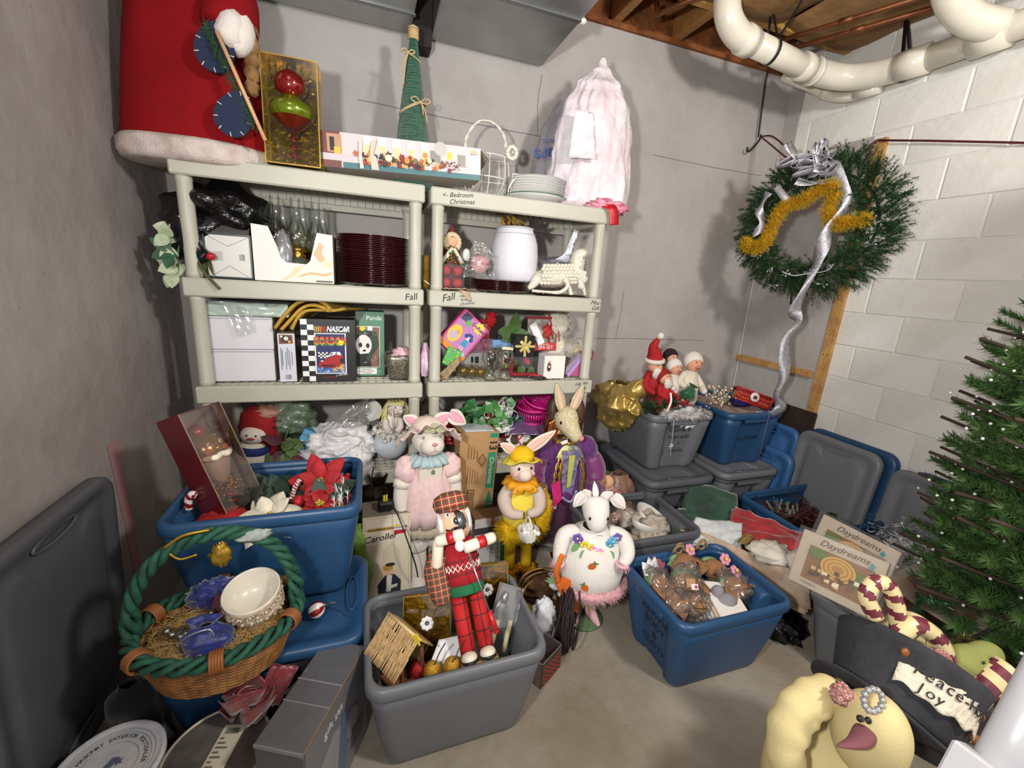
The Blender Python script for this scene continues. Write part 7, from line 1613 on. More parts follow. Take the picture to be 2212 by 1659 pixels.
t=boxed('green_tag','small dark green tag with a round spot on the straw','tag',(.028,.004,.03),(-.452,1.075,.505),(-.5,0,0),mat('3a4a34',.6),[('c',.0,.015,.006,'c9cfc4')])
b0=None
for i in range(13):
    p=(-.485+rnd.gauss(0,.028)+.004*i,1.135+rnd.gauss(0,.022),.524+rnd.uniform(0,.014))
    if b0 is None: mb=MB(); mb.ell((0,0,0),.0105,0,14,10); b0=o=mb.build('silver_berry',mat('8f8a80',.22,metal=.9))
    else: o=b0.copy(); COL.objects.link(o)
    o.location=p; tag(o,'silver-grey pearl berry in the cluster on the straw','bead','silver berries in the wicker basket')
t=thing('striped_ornament','red and white striped ball ornament lying on the blue lid','ornament',(-.175,1.275,.395),(.2,1.2,.4))
mb=MB()
nU=24
mb.grid(lambda u,v:(.026*sin(PI*v)*cos(2*PI*u),.026*sin(PI*v)*sin(2*PI*u),.026*cos(PI*v)),nU,14,0,cu=True)
mb.m=[(1 if ((k%nU)//3)%2 else 0) for k in range(len(mb.f))]
mb.build('ball',[mat('e4dfe0',.3,coat=.5),mat('8d1a20',.25,metal=.3,coat=.5)],t)
mb=MB(); mb.lathe([(.005,.025),(.005,.031)],8,capt=True); mb.tube(spl([(0,0,.03),(.01,.005,.045),(.02,0,.06),(.005,0,.04)],4),.0008,4); mb.build('cap_and_loop',mat('8a7a4a',.4,metal=.8),t)
# big grey lid leaning on the left wall
M_lidg=mat('54565a',.45,bump=.12,bs=260,var=.08,vs=4)
t=thing('tote_cover','large grey tote lid leaning upright against the left wall','cover',(-.818,1.315,.405),eul(RY(math.radians(3.0)),RZ(0),RY(H2)))
lid_mesh(.78,.56,M_lidg,t,'lid_panel')
# white pail with printed lid
t=thing('sealer_pail','white plastic pail with a worn printed lid, near the leaning grey lid','pail',(-.645,1.06,0))
mb=MB(); mb.lathe([(.095,0),(.108,.20),(.112,.205)],36,capb=True); mb.build('pail_body',mat('bdb6aa',.5,var=.2,vs=8),t)
mb=MB(); mb.lathe([(.114,.195),(.117,.20),(.117,.218),(.112,.222),(.105,.215),(.10,.214),(.0,.214)],40); ld=mb.build('lid',mat('c9c8c6',.4,var=.2,vs=12,col2='aeb3ba'),t)
for r in (.095,.086,.06): mb=MB(); mb.tube([(r*cos(a),r*sin(a),.2145) for a in [2*PI*i/40 for i in range(40)]],.0012,4,closed=True); mb.build('lid_ring',mat('98a0aa',.5),ld)
tm=mat('5a4a4c',.6)
for i,ch in enumerate('MASONRY EXTERIOR POLYSEALER'):
    a=PI-.35-PI*.95*i/27; txt(ch,.014,ld,tm,(.075*cos(a),.075*sin(a),.2152),(0,0,a-H2))
panel([('p',[(-.03,-.03),(.0,-.01),(.025,.01),(.01,.02),(-.02,-.005)],'59617a'),('r',-.03,-.035,.03,-.025,'8f93a2'),('p',star(.02,.0,.012,5),'5a5f78')],'faded_print',ld,(0,0,.2146),(0,0,.4))
# round clear-topped tin with price label
t=thing('round_tin','round clear-lidded tin with a cream price label, beside the silver box','tin',(-.40,1.03,0),(0,0,0))
mb=MB(); mb.lathe([(.12,0),(.12,.195),(.124,.20)],44,capb=True); mb.build('tin_body',mat('3b3935',.35,metal=.6),t)
mb=MB(); mb.lathe([(.125,.19),(.127,.205),(.122,.212),(.112,.206),(.0,.207)],44); ld=mb.build('lid',mat('5f5c56',.18,metal=.7,var=.4,vs=7,col2='a8a59e'),t)
mb=MB(); mb.tube([(.123*cos(a),.123*sin(a),.21) for a in [2*PI*i/44 for i in range(44)]],.004,6,closed=True); mb.build('lid_rim',mat('bcb6a4',.4,metal=.4),ld)
panel([('r',-.028,-.08,.028,.07,'cfc9b2')]+[('r',-.018+.003*i,.045,-.0165+.003*i,.06,'2c2c2a') for i in range(12)]+[('r',-.02,.03-.012*i,-.02+.03*((i*7)%5+2)/6,.034-.012*i,'6a685c') for i in range(9)],'price_label',ld,(.01,0,.2075),(0,0,-.25))
# black velvet bundle and other odds between
t=thing('black_velvet_bag','black velvety fabric bundle in the gap beside the closed blue tote','bag',(-.66,1.23,0))
mb=MB(); sack(mb,(0,0,0),(.07,.07),.30,[(0,1.1),(.4,1),(.8,.8),(1,.3)],5,.15,7,30,22); mb.build('velvet',mat('0c0c0f',.9,sheen=.3),t)
# silver-grey appliance carton
t=thing('silver_carton','silver-grey cardboard carton standing on edge in front of the blue totes','carton',(-.155,1.035,0),(0,0,-.455))
mb=MB(); mb.box((0,0,.17),(.132,.315,.34),bev=.003); mb.build('carton',mat('77777a',.32,metal=.5,var=.1,vs=6,bump=.15,bs=20),t)
mb=MB(); mb.box((0,.02,.3412),(.133,.004,.0015)); mb.box((0,-.045,.3412),(.133,.003,.0015)); mb.box((0,-.1585,.334),(.13,.003,.010)); mb.build('tape_seams',mat('9a9a9c',.25,metal=.4),t)
mb=MB(); mb.box((.0665,.0,.338),(.002,.31,.005)); mb.build('torn_edge',mat('8a7250',.8),t)
panel([('r',-.155,.003,.155,.333,'6d6d70'),('p',[(-.12,.05),(.0,.06),(.03,.2),(-.03,.24),(-.1,.2)],'8a8a8c'),('c',.06,.16,.05,'59595c',.055),('c',.06,.16,.04,'77777a',.045),('p',[(-.03,.04),(.02,.04),(.05,.24),(.01,.25)],'56657a'),('p',[(.05,.06),(.12,.05),(.13,.12),(.06,.13)],'4c4c50'),('r',-.13,.02,-.06,.07,'c5c0b4'),('r',-.125,.03,-.10,.05,'3a3a3c'),('r',-.09,.035,-.07,.055,'6a2a2a')],'printed_side',t,(.0668,0,0),(H2,0,H2))
txt('gift set',.034,t,mat('c9c9cb',.4),(.068,-.03,.28),(H2,0,H2))
t=thing('red_organza_ribbon','dark red sheer organza ribbon bunched behind the silver carton','ribbon',(-.33,1.10,.235))
mb=MB(); 
for k in range(7): a=.9*k; c=V((.02*cos(a),.015*sin(a),.012*k%.05)); mb.grid(lambda u,v:(c.x+(.05+.01*k%.03)*cos(6*u*.9+a)*(.6+.4*v),c.y+.03*sin(6*u*.9+a),c.z+.05*v+.012*sin(u*14+k)),20,4)
sheet(mb,[(.0,-.01,.03),(.07,-.01,.02),(.12,.03,.10),(.05,.04,.12)],10,8,0,3,.012); mb.build('organza',mat('8a2a2e',.35,sheen=.6,var=.4,vs=25,col2='54161c'),t,solid=.001)
t=thing('black_round_stand','dark round stand with a silver ribbon end behind the silver carton','stand',(-.215,1.135,.28),(.5,-.3,0))
mb=MB(); mb.lathe([(.02,0),(.06,0),(.072,.012),(.07,.02),(.05,.012),(.02,.01)],30); mb.build('stand',mat('1c1c1e',.35),t)
mb=MB(); mb.ribbon(spl([(-.04,-.03,.03),(.0,-.03,.045),(.05,-.0,.05)],5),.03,(0,0,1)); mb.build('silver_ribbon',mat('8f8a90',.35,metal=.3),t)
mb=MB(); mb.lathe([(.03,-.28),(.02,-.1),(.02,.0)],14); mb.build('stem',mat('1c1c1e',.35),t)
# boxed bearded ornament in the upper blue tote
t=thing('boxed_face_ornament','dark red window box with a gold bearded glass ornament, tilted in the blue tote','ornament box',(-.385,1.455,.675),eul(RY(-.36),RX(-.20),RZ(.98)))
w,d,h=.135,.11,.37
mb=MB(); mb.box((0,d,h/2),(w,.003,h)); mb.box((-w/2,d/2,h/2),(.003,d,h)); mb.box((0,d/2,0.0),(w,d,.003)); mb.box((0,d/2,h),(w,d,.003)); mb.box((w/2-.0,d/2+.02,h/2),(.003,d-.04,h)); mb.build('red_card',mat('5c1019',.4,coat=.2,var=.2,vs=5),t)
mb=MB(); mb.box((0,d-.006,h/2),(w-.01,.003,h-.01)); mb.build('gold_liner',mat('6a4f2a',.4,metal=.4),t)
mb=MB(); cboxe(mb,-w/2,w/2,-.001,.05,.001,h-.001); mb.build('window_film',film('f0d9d2',.13,.05),t)
mb=MB()
for x in (-w/2,w/2): mb.box((x,0,h/2),(.003,.003,h))
mb.build('edge_strips',mat('a08a70',.3,metal=.5),t)
mt=eul(RY(-.36),RX(-.20),RZ(.98)); bq=V((-.385,1.455,.675))
t=thing('bearded_glass_ornament','gold and white bearded face ornament inside the tilted red box','ornament',bq,mt)
mb=MB(); mb.ell((0,.05,.235),(.052,.045,.056),0,24,16); mb.ell((0,.01,.232),(.012,.012,.012)); hd=mb.build('gold_head',mat('a8874a',.22,metal=.6,coat=.6),t)
for s in (-1,1):
    mb=MB(); mb.ell((s*.02,.008,.25),(.007,.004,.007)); mb.ell((s*.02,.004,.25),(.003,.003,.003),1,6,4); mb.build('eye',[M_wht,M_blk],hd)
    mb=MB(); mb.ell((s*.028,.012,.228),(.012,.006,.010)); mb.build('cheek',mat('b56a54',.4),hd)
mb=MB(); mb.tube(spl([(-.05,.025,.215),(-.02,.003,.205),(0,.002,.21),(.02,.003,.205),(.05,.025,.215)],4),[.004,.008,.010,.012,.012,.010,.010,.010,.009,.010,.010,.012,.012,.012,.010,.008,.004],8); mb.build('moustache',mat('d9d3bc',.4,bump=1,bs=120),hd)
mb=MB(); mb.lathe([(.046,.21),(.044,.18),(.03,.14),(.01,.115)],20); mb.build('beard',mat('c5c2b4',.35,metal=.2),t,(0,.05,0))
mb=MB(); mb.lathe([(.02,.285),(.026,.295),(.022,.315),(.008,.325)],16,capt=True); mb.build('red_cap',mat('9a1a18',.2,metal=.4,coat=.6),t,(-.008,.05,0))
mb=MB()
for i in range(50): mb.ell((rnd.gauss(0,.02),.045+rnd.gauss(0,.012),.10+rnd.gauss(0,.02)),.006,0,6,4)
mb.build('gold_tinsel',mat('c9a63a',.2,metal=.9),t)
mb=MB(); mb.tube([(.013*cos(i*.9),.05+.013*sin(i*.9),.09-.07*i/20) for i in range(21)],.005,7); mb.build('red_spiral',mat('a81a1a',.15,metal=.5,coat=1),t)
mb=MB(); mb.lathe([(.012,.012),(.002,.002)],10); mb.build('glass_tip',M_glass,t,(0,.05,0))
# poinsettias and candy canes in the blue tote
def poinsettia(loc,rot,col,label,R=.085,dark=None):
    t=thing('poinsettia',label,'silk flower',loc,rot); mb=MB()
    for ring,(n,L,wd,el) in enumerate(((6,R,R*.62,.15),(5,R*.75,R*.5,.55))):
        for k in range(n):
            a=2*PI*k/n+ring*.5+rnd.gauss(0,.08); leaf(mb,(.006*cos(a),.006*sin(a),.004*ring),(cos(a),sin(a),el),(0,0,1),L*rnd.uniform(.9,1.1),wd,0,.18,.22,7)
    mb.build('petals',mat(col,.75,var=.25,vs=30,bump=.3,bs=120),t,solid=.0012)
    mb=MB()
    for i in range(14): a=i*2.4; r=.003*math.sqrt(i); mb.ell((r*cos(a)*1.2,r*sin(a)*1.2,.012),.0038,i%2,6,5)
    mb.build('stamens',[mat('8a8a2a',.6),mat('c9a83a',.5)],t); return t
poinsettia((-.175,1.545,.715),(1.0,.15,-.1),'a0161c','large red velvet poinsettia in the blue tote',.10)
poinsettia((-.12,1.50,.645),(.8,.3,.2),'7a0f14','darker crimson poinsettia below the large red one',.075)
poinsettia((-.315,1.405,.672),(.45,-.1,.1),'d9d2bd','cream white poinsettia at the tote rim beneath the red box',.10)
poinsettia((-.17,1.42,.69),(.5,.1,.6),'98141a','red poinsettia low near the front rim',.06)
t=thing('poinsettia_leaves','dark green veined poinsettia leaves filling the blue tote','silk flowers',(-.28,1.52,.66))
mb=MB()
for i in range(34):
    a=rnd.uniform(0,6.3); c=(rnd.uniform(-.16,.19),rnd.uniform(-.07,.10),rnd.uniform(-.06,.03)); leaf(mb,c,(cos(a)*.7,sin(a)*.5-.1,rnd.uniform(.1,1)),(0,-.6,.8),rnd.uniform(.08,.12),rnd.uniform(.045,.065),0,.15,.2)
mb.build('leaves',mat('1f3a28',.55,var=.3,vs=30,col2='142a1c'),t)
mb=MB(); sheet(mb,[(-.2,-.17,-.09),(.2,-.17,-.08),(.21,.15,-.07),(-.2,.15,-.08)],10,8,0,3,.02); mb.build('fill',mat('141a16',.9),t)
def cane(P,r,label,loc,rot=(0,0,0),c1='d9d4d2',c2='a0161c',name='candy_cane_pick',turns=9,cat='ornament'):
    t=thing(name,label,cat,loc,rot); mb=MB(); q=spl(P,8); k=len(q); n=12
    mb.tube(q,r,n); 
    for i in range(len(mb.f)):
        if i<(k-1)*n: s=i//n; j=i%n; mb.m[i]=1 if ((s/(k-1)*turns+j/n)%1)<.45 else 0
    mb.build('striped_cane',[mat(c1,.35),mat(c2,.3,coat=.3)],t); return t
cane([(0,0,0),(.01,0,.03),(.02,0,.06),(.035,0,.085)],.008,'glittery red and white candy stick standing among the leaves',(-.27,1.50,.665))
cane([(0,0,0),(.025,-.01,.005),(.05,-.02,-.01),(.075,-.02,-.015)],.008,'red and white candy stick lying beside the cream poinsettia',(-.285,1.44,.675))
cane([(0,0,0),(.005,0,.03),(.01,0,.06)],.008,'red glitter candy stick with a white tip by the tote corner',(-.09,1.56,.67),c1='8d1a1e')
cane([(-.0,0,0),(-.0,.0,.03),(.01,0,.05),(.025,0,.045)],.011,'red felt stocking hook edged in white at the left rim of the blue tote',(-.55,1.46,.70),c1='d6d0cc',c2='7a1016',turns=3)
for p,lb in (((-.235,1.46,.69),'red sequin ball among the poinsettia leaves'),((-.10,1.42,.66),'gold sequin pick near the right rim')):
    mb=MB(); mb.ell((0,0,0),.021,0,18,12); o=mb.build('sequin_ball',M_rglit if 'red' in lb else M_ggl,None,p); tag(o,lb,'ornament')
t=thing('white_pine_picks','white frosted pine picks along the right rim of the blue tote','picks',(-.085,1.44,.655))
mb=MB()
for i in range(7):
    b=V((rnd.uniform(-.06,.02),rnd.uniform(-.06,.14),0)); d=V((rnd.gauss(0,.25),rnd.gauss(0,.2),1)).normalized()
    for k in range(46): u=rnd.random(); p=b+d*.075*u; a=rnd.uniform(0,6.3); e=d*.6+V((cos(a),sin(a),.2)); s=V((.0008,.0008,0)); q=p+e.normalized()*.018; mb.add([tuple(p-s),tuple(p+s),tuple(q)],[(0,1,2)],0,False)
    mb.tube([b,b+d*.075],.0015,4)
mb.build('needles',mat('d2d4d4',.8),t,kind='stuff')
t=thing('red_felt_cloth','bright red felt folded under the boxed ornament in the tote','cloth',(-.45,1.42,.62)); mb=MB(); crumple(mb,(0,0,.03),(.09,.06,.05),4,.3); mb.build('felt',mat('9a1218',.9),t)
t=thing('dark_green_disc','dark green round tray edge behind the poinsettia tote','tray',(-.27,1.80,.585),(.25,0,0)); mb=MB(); mb.lathe([(0,0),(.12,0),(.13,.014),(.127,.016),(.118,.004)],30); mb.build('tray',mat('1f5a3c',.4),t)
# ================================================================ corner stack contents
M_skin=mat('d39a7c',.7); M_pine=mat('2c4a2e',.75,var=.35,vs=30,col2='1c3420')
def needles(mb,b,d,L,n,nl,m=0,w=.0009,sp=.9):
    b=V(b); d=V(d).normalized()
    for i in range(n):
        u=rnd.random(); p=b+d*L*u; a=rnd.uniform(0,2*PI); s=d.orthogonal().normalized(); s=Matrix.Rotation(a,3,d)@s
        e=(d*(1.1-sp*.6)+s*sp).normalized(); q=p+e*nl*(1-.35*u); k=d.cross(e).normalized()*w
        mb.add([tuple(p-k),tuple(p+k),tuple(q)],[(0,1,2)],m,False)
def folk_doll(loc,rot,label,coat,hat,h=.26,beard=True,hatkind='cone',face=True,trim='d9d3c8'):
    t=thing('holiday_doll',label,'doll',loc,rot); s=h/.26
    mb=MB(); mb.lathe([(.05*s,0),(.055*s,.03*s),(.045*s,.10*s),(.028*s,.155*s)],18,capb=True,capt=True,wob=lambda a,z:1+.05*sin(a*6)); mb.build('body',mat(coat,.85,bump=.3,bs=150),t)
    for q in (-1,1):
        mb=MB(); mb.tube(spl([(q*.03*s,0,.14*s),(q*.06*s,-.02*s,.10*s),(q*.05*s,-.055*s,.08*s)],4),[.016*s]*5+[.015*s]*4,8); mb.ell((q*.048*s,-.062*s,.078*s),.014*s,0,8,6); mb.build('arm',mat(coat,.85),t)
    mb=MB(); mb.ell((0,-.005*s,.19*s),(.038*s,.035*s,.038*s),0,16,12); mb.ell((0,-.042*s,.188*s),.008*s,0,8,6); hd=mb.build('head',M_skin,t)
    for q in (-1,1): mb=MB(); mb.ell((q*.014*s,-.036*s,.199*s),.0035*s,0,6,5); mb.build('eye',M_blk,hd)
    mb=MB(); mb.tube([(-.012*s,-.038*s,.175*s),(0,-.041*s,.171*s),(.012*s,-.038*s,.175*s)],.002*s,4); mb.build('mouth',mat('a03030',.6),hd)
    if beard: mb=MB(); mb.ell((0,-.03*s,.158*s),(.034*s,.02*s,.032*s),0,14,10,nz=.35,ns=12); mb.build('beard',mat('d6d0c6',.95,bump=1,bs=120),t)
    if hatkind=='cone':
        mb=MB(); mb.tube(spl([(0,0,.205*s),(-.005*s,.0,.24*s),(-.02*s,0,.285*s),(-.0*s,-.01*s,.325*s)],4),[.042*s,.041*s,.039*s,.036*s,.033*s,.03*s,.027*s,.023*s,.02*s,.017*s,.013*s,.01*s,.006*s],14); mb.build('hat',mat(hat,.85),t)
        mb=MB(); mb.tube([(.04*s*cos(a),.038*s*sin(a),.212*s) for a in [2*PI*i/20 for i in range(20)]],.011*s,7,closed=True); mb.build('hat_trim',mat(trim,.95,bump=.8,bs=150),t); mb=MB(); mb.ell((0,-.012*s,.332*s),.017*s,0,12,8); mb.build('pompom',mat(trim,.95,bump=.8,bs=150),t)
    else:
        mb=MB(); mb.ell((0,.008*s,.203*s),(.046*s,.042*s,.046*s),0,18,12); mb.build('hood',mat(hat,.95,bump=.9,bs=130),t)
    return t
zs=.70
folk_doll((1.645,2.12,.79),(.1,-.1,.2),'bearded doll in a tall red stocking hat with white pompom',  '9c141c','a3141c',.33)
folk_doll((1.665,2.0,.765),(-.2,.1,.3),'red-coated doll with a black and white face and white beard, above the grey rim','a3161e','8f141a',.27,hatkind='hood')
folk_doll((1.765,2.08,.80),(-.1,.15,.1),'doll in a white cap and red collar in the middle of the heap','d6cfc6','dedad2',.28,beard=False,hatkind='hood')
folk_doll((1.875,2.08,.78),(-.1,.2,-.1),'white-coated bespectacled doll with a furry white hood','d8d0c0','dcd7cd',.35,beard=False,hatkind='hood')
folk_doll((1.83,2.2,.84),(-.1,.1,0),'small dark plum capped doll behind the white-hooded one','c9b6b0','2e1420',.28,beard=False,hatkind='hood')
t=thing('green_gift_sack','dark green satin drawstring sack among the dolls','sack',(1.79,1.97,.84),(0,.5,0)); mb=MB(); sack(mb,(0,0,0),(.05,.04),.10,[(0,.7),(.3,1.05),(.7,.7),(.85,.3),(1,.6)],4,.15,6,26,18); mb.build('satin',mat('0f4f2a',.4,sheen=.4),t)
t=thing('red_flower_cluster','crimson knit flower cluster on the white doll glove','decoration',(1.755,1.93,.815)); mb=MB()
for i in range(22): mb.ell((rnd.gauss(0,.016),rnd.gauss(0,.008),rnd.gauss(0,.02)),.009,0,8,6)
mb.build('berries',mat('a3121c',.5),t)
t=thing('white_glove_skirt','white pleated cloth doll skirt spread over the front of the heap','cloth',(1.78,1.925,.775),(.5,.25,0)); mb=MB(); mb.grid(lambda u,v:((.03+.09*v)*cos(2.6*u+3.4),-.02-.05*v*sin(PI*u)*1.0,.02+(.03+.07*v)*sin(2.6*u+3.4)*.8+.012*sin(u*44)*v),60,8); mb.ell((0,0,.0),(.085,.04,.035),0,24,14,nz=.4,ns=14); mb.build('pleats',mat('dbdadb',.85),t,solid=.003)
t=thing('white_wire_hook','white coated hanger hook leaning in front of the greenery','hook',(1.63,1.92,.76)); mb=MB(); mb.tube(spl([(.005,0,.14),(.01,-.01,.09),(-.005,-.01,.03),(.01,-.01,.005),(.07,-.01,.02)],5),.006,8); mb.build('hook',M_wht,t)
t=thing('pine_spray','green pine sprays with tiny gold tips over the grey tote rim','branches',(1.60,1.98,.77)); mb=MB()
for i in range(40): needles(mb,(rnd.uniform(-.06,.12),rnd.uniform(-.03,.14),rnd.uniform(-.02,.02)),(rnd.gauss(-.2,.6),rnd.gauss(-.3,.4),rnd.uniform(.2,1)),.11,110,.028,0,.0016)
for d in ((.05,.12,.27),(.13,.16,.24)): needles(mb,(d[0],d[1],d[2]-.03),(.3,.1,1),.12,130,.035)
mb.build('needles',M_pine,t,kind='stuff')
mb=MB(); 
for i in range(12): mb.ell((rnd.uniform(-.06,.08),rnd.uniform(-.05,.0),rnd.uniform(0,.05)),.005,0,6,5)
mb.build('gold_tips',M_gold,t)
t=thing('feather_boa_white','white iridescent feather fluff trailing over the front rim of the grey tote','feather boa',(1.745,1.885,.765)); mb=MB()
P4=[V((-.14+.03*i,.01*sin(i),.01+.008*sin(i*2))) for i in range(10)]
def b4():
    p=rnd.choice(P4); a=rnd.uniform(0,6.3); z=rnd.uniform(-.6,1); k=math.sqrt(max(0,1-z*z)); d=V((k*cos(a),k*sin(a),z)); return p+d*.008,d
fluff(mb,b4,2600,.045,.0013); mb.build('feathers',mat('d5d3d0',.6),t,kind='stuff')
t=thing('silver_bead_pick','silver and navy bead pick on the white fluff','ornament',(1.86,1.87,.795)); mb=MB()
for i in range(26): mb.ell((rnd.gauss(0,.022),rnd.gauss(0,.006),rnd.gauss(0,.02)),.006,i%5==0,6,5)
mb.build('beads',[mat('b9bcc4',.2,metal=.9),mat('1a1f3c',.2)],t)
t=thing('snowflake_string','silver snowflake charm hanging on a white string over the tote front','ornament',(1.64,1.852,.60)); mb=MB(); mb.tube(spl([(0,.01,.16),(-.004,-.002,.08),(0,-.004,.0),(.004,-.004,-.06)],4),.002,5)
for k in range(3): a=PI*k/3; mb.tube([(-.02*cos(a),-.006,-.02*sin(a)),(.02*cos(a),-.006,.02*sin(a))],.0028,5)
mb.build('charm',mat('d3d5da',.3,metal=.5),t)
t=thing('gold_lame_cloth','shiny gold lame fabric draped over the back rim of the grey tote','cloth',(1.475,2.18,.60))
mb=MB(); sack(mb,(0,0,0),(.11,.14),.30,[(0,.4),(.2,.8),(.55,1.1),(.8,1.0),(1,.5)],4,.42,9,84,60,fine=.10); mb.tube(spl([(.03,-.06,.24),(.08,-.07,.27),(.15,-.06,.25)],5),[.05,.055,.06,.06,.062,.062,.06,.058,.055,.05,.045],16); mb.build('lame',mat('b39a58',.32,metal=.6,bump=.6,bs=16),t)
t=thing('gold_bell_vase','gold-rimmed white oval box standing behind the dolls','box',(1.60,2.12,.80),(.0,-.45,.0)); mb=MB(); mb.at((0,0,.06),(H2,0,0)); mb.lathe([(.0,.0),(.075,.0),(.085,.03),(.08,.04),(0,.04)],28); mb.build('oval_face',mat('c9c6bd',.5),t); mb=MB(); mb.tube([(.082*cos(a),-.035,.06+.082*sin(a)) for a in [2*PI*i/28 for i in range(28)]],.009,7,closed=True); mb.build('gold_rim',mat('a8934a',.4,metal=.6),t)
t=thing('tote_fill_cloth','mixed cloth filling inside the grey Nutcracker and Socks tote','cloth',(1.735,2.16,.66)); mb=MB(); sheet(mb,[(-.17,-.22,.03),(.17,-.22,.03),(.17,.22,.05),(-.17,.22,.05)],10,12,0,2,.025); mb.build('cloth',mat('5a3030',.9,var=.6,vs=9,col2='2c4a30'),t)
# Snowmen tote contents
t=thing('red_mesh_basket','bright red lattice ornament basket with gold bits in the blue Snowmen tote','ornament',(2.29,1.96,.80),(-.25,.28,-.35))
mb=MB()
for i in range(13):
    x=-.10+.0167*i
    for s in (-1,1): mb.tube([(x,-.03,0),(x+s*.03,-.032,.075)],.0032,5)
for z in (0,.04,.075): mb.tube([(-.115,-.032,z),(.115,-.032,z)],.005,6)
for x in (-.115,.115): mb.tube([(x,-.032,0),(x,-.032,.075)],.005,6)
for x in (-.115,-.04,.04,.115): mb.tube([(x,-.032,.075),(x,.035,.072)],.004,6)
mb.build('lattice',mat('a8141a',.35),t)
mb=MB(); mb.box((0,.0,.03),(.215,.05,.05)); mb.build('inner',mat('8a1a14',.6,var=.6,vs=40,col2='c9a040'),t)
mb=MB(); mb.at((0,-.038,.045),(H2,0,0)); mb.lathe([(0,.003),(.028,.003),(.03,0)],22); mb.build('medallion',mat('cfc8c6',.5),t)
mb=MB(); mb.ell((0,-.042,.043),(.014,.003,.012)); mb.build('medallion_print',mat('5a1a24',.5),t)
t=thing('pale_berry_picks','cream berry and frosted leaf picks at the rim between the two upper totes','picks',(2.12,2.02,.79))
mb=MB()
for i in range(60): mb.ell((rnd.gauss(-.03,.04),rnd.gauss(0,.03),rnd.uniform(0,.11)),rnd.uniform(.005,.009),0,6,5)
for i in range(12): mb.tube([(rnd.gauss(-.02,.03),0,0),(rnd.gauss(-.03,.045),rnd.gauss(0,.03),.10)],.0016,4,m=1)
mb.build('berries',[mat('d9bfae',.5),mat('6f8a6a',.7)],t)
mb=MB()
for k in range(4): needles(mb,(.01,-.02,0),(rnd.gauss(0,.4),-.2,1),.09,60,.014)
mb.build('frosted_needles',mat('9fb8a4',.8),t,kind='stuff')
t=thing('tote_fill_paper','tissue and purple cloth filling the blue Snowmen tote','paper',(2.255,2.11,.73)); mb=MB(); sheet(mb,[(-.17,-.20,0),(.17,-.20,0),(.17,.20,.02),(-.17,.20,.02)],10,10,0,4,.02); mb.build('tissue',mat('a08a80',.8,var=.4,vs=12),t); mb=MB(); crumple(mb,(.09,-.04,.05),(.07,.05,.035),3,.4); mb.build('purple_cloth',mat('2a1c6a',.7),t)
t=thing('pink_thread','thin pink thread hanging down the front of the Snowmen tote','thread',(2.31,1.83,.80)); mb=MB(); mb.tube([(0,0.005,0),(0,-.008,-.02),(-.002,-.004,-.36)],.0012,4); mb.build('thread',mat('b06a9a',.7),t)
# plush pile between the costumed rabbit and the stack
t=thing('bagged_plush_pile','brown bagged plush and a small red-scarfed doll behind the paper tote','plush toy',(1.33,1.93,.0))
mb=MB(); sack(mb,(.04,0,0),(.13,.08),.42,[(0,1),(.5,1),(.8,.8),(1,.4)],6,.25,6,30,24); mb.build('brown_film',mat('8a6a5a',.35,spec=.6,bump=.7,bs=22,var=.3,vs=8),t)
mb=MB(); mb.ell((-.07,-.05,.40),(.045,.04,.04)); mb.build('doll_face',mat('d3a684',.8),t); mb=MB(); crumple(mb,(-.06,-.08,.35),(.06,.04,.03),5,.5); mb.build('red_scarf',mat('9a1c22',.9,var=.4,vs=40,col2='c9c0b8'),t); mb=MB(); mb.ell((-.10,-.02,.445),(.06,.03,.016)); mb.build('green_cap',mat('1c5a3a',.8),t)
# leaning board and lids
mb=MB(); mb.box((0,0,0),(.014,.66,.77),bev=.002); o=mb.build('plywood_board',mat('35271f',.6,var=.35,vs=6,bump=.2,bs=30),None,(2.665,2.125,.385),(0,.045,0)); tag(o,'dark brown plywood board leaning in the corner behind the blue tote','board')
def upmat(n): # face normal n horizontal, long axis vertical
    x=V((0,0,1)); z=V(n); y=z.cross(x); return Matrix(((x.x,y.x,z.x),(x.y,y.y,z.y),(x.z,y.z,z.z)))
def leaned(label,m,loc,l,w,tilt,yaw=0):
    t=thing('tote_cover',label,'cover',loc,(RZ(yaw)@RY(tilt)@upmat((-1,0,0))).to_euler('XYZ')); lid_mesh(l,w,m,t,'lid_panel'); return t
leaned('bright blue lid leaning behind the Snowmen tote, the taller one',M_tbluL,(2.595,2.05,.32),.64,.44,.07,.05)
leaned('bright blue lid in front of the taller blue lid, lower top edge',M_tbluL,(2.52,1.985,.245),.49,.42,.08,.02)
leaned('grey tote lid with handle slot leaning on the block wall, nearer the corner',mat('7a7d82',.42,bump=.1,bs=260),(2.605,1.60,.335),.66,.48,.10,.0)
leaned('blue lid showing as an edge behind the grey lid nearer the corner',M_tblue,(2.65,1.565,.345),.68,.50,.10,.0)
leaned('grey tote lid leaning on the block wall, half hidden by the tree',mat('74777c',.42,bump=.1,bs=260),(2.605,1.07,.325),.64,.48,.10,.0)
leaned('blue lid behind the grey lid that the tree half hides',M_tblue,(2.65,1.02,.325),.65,.48,.10,.0)
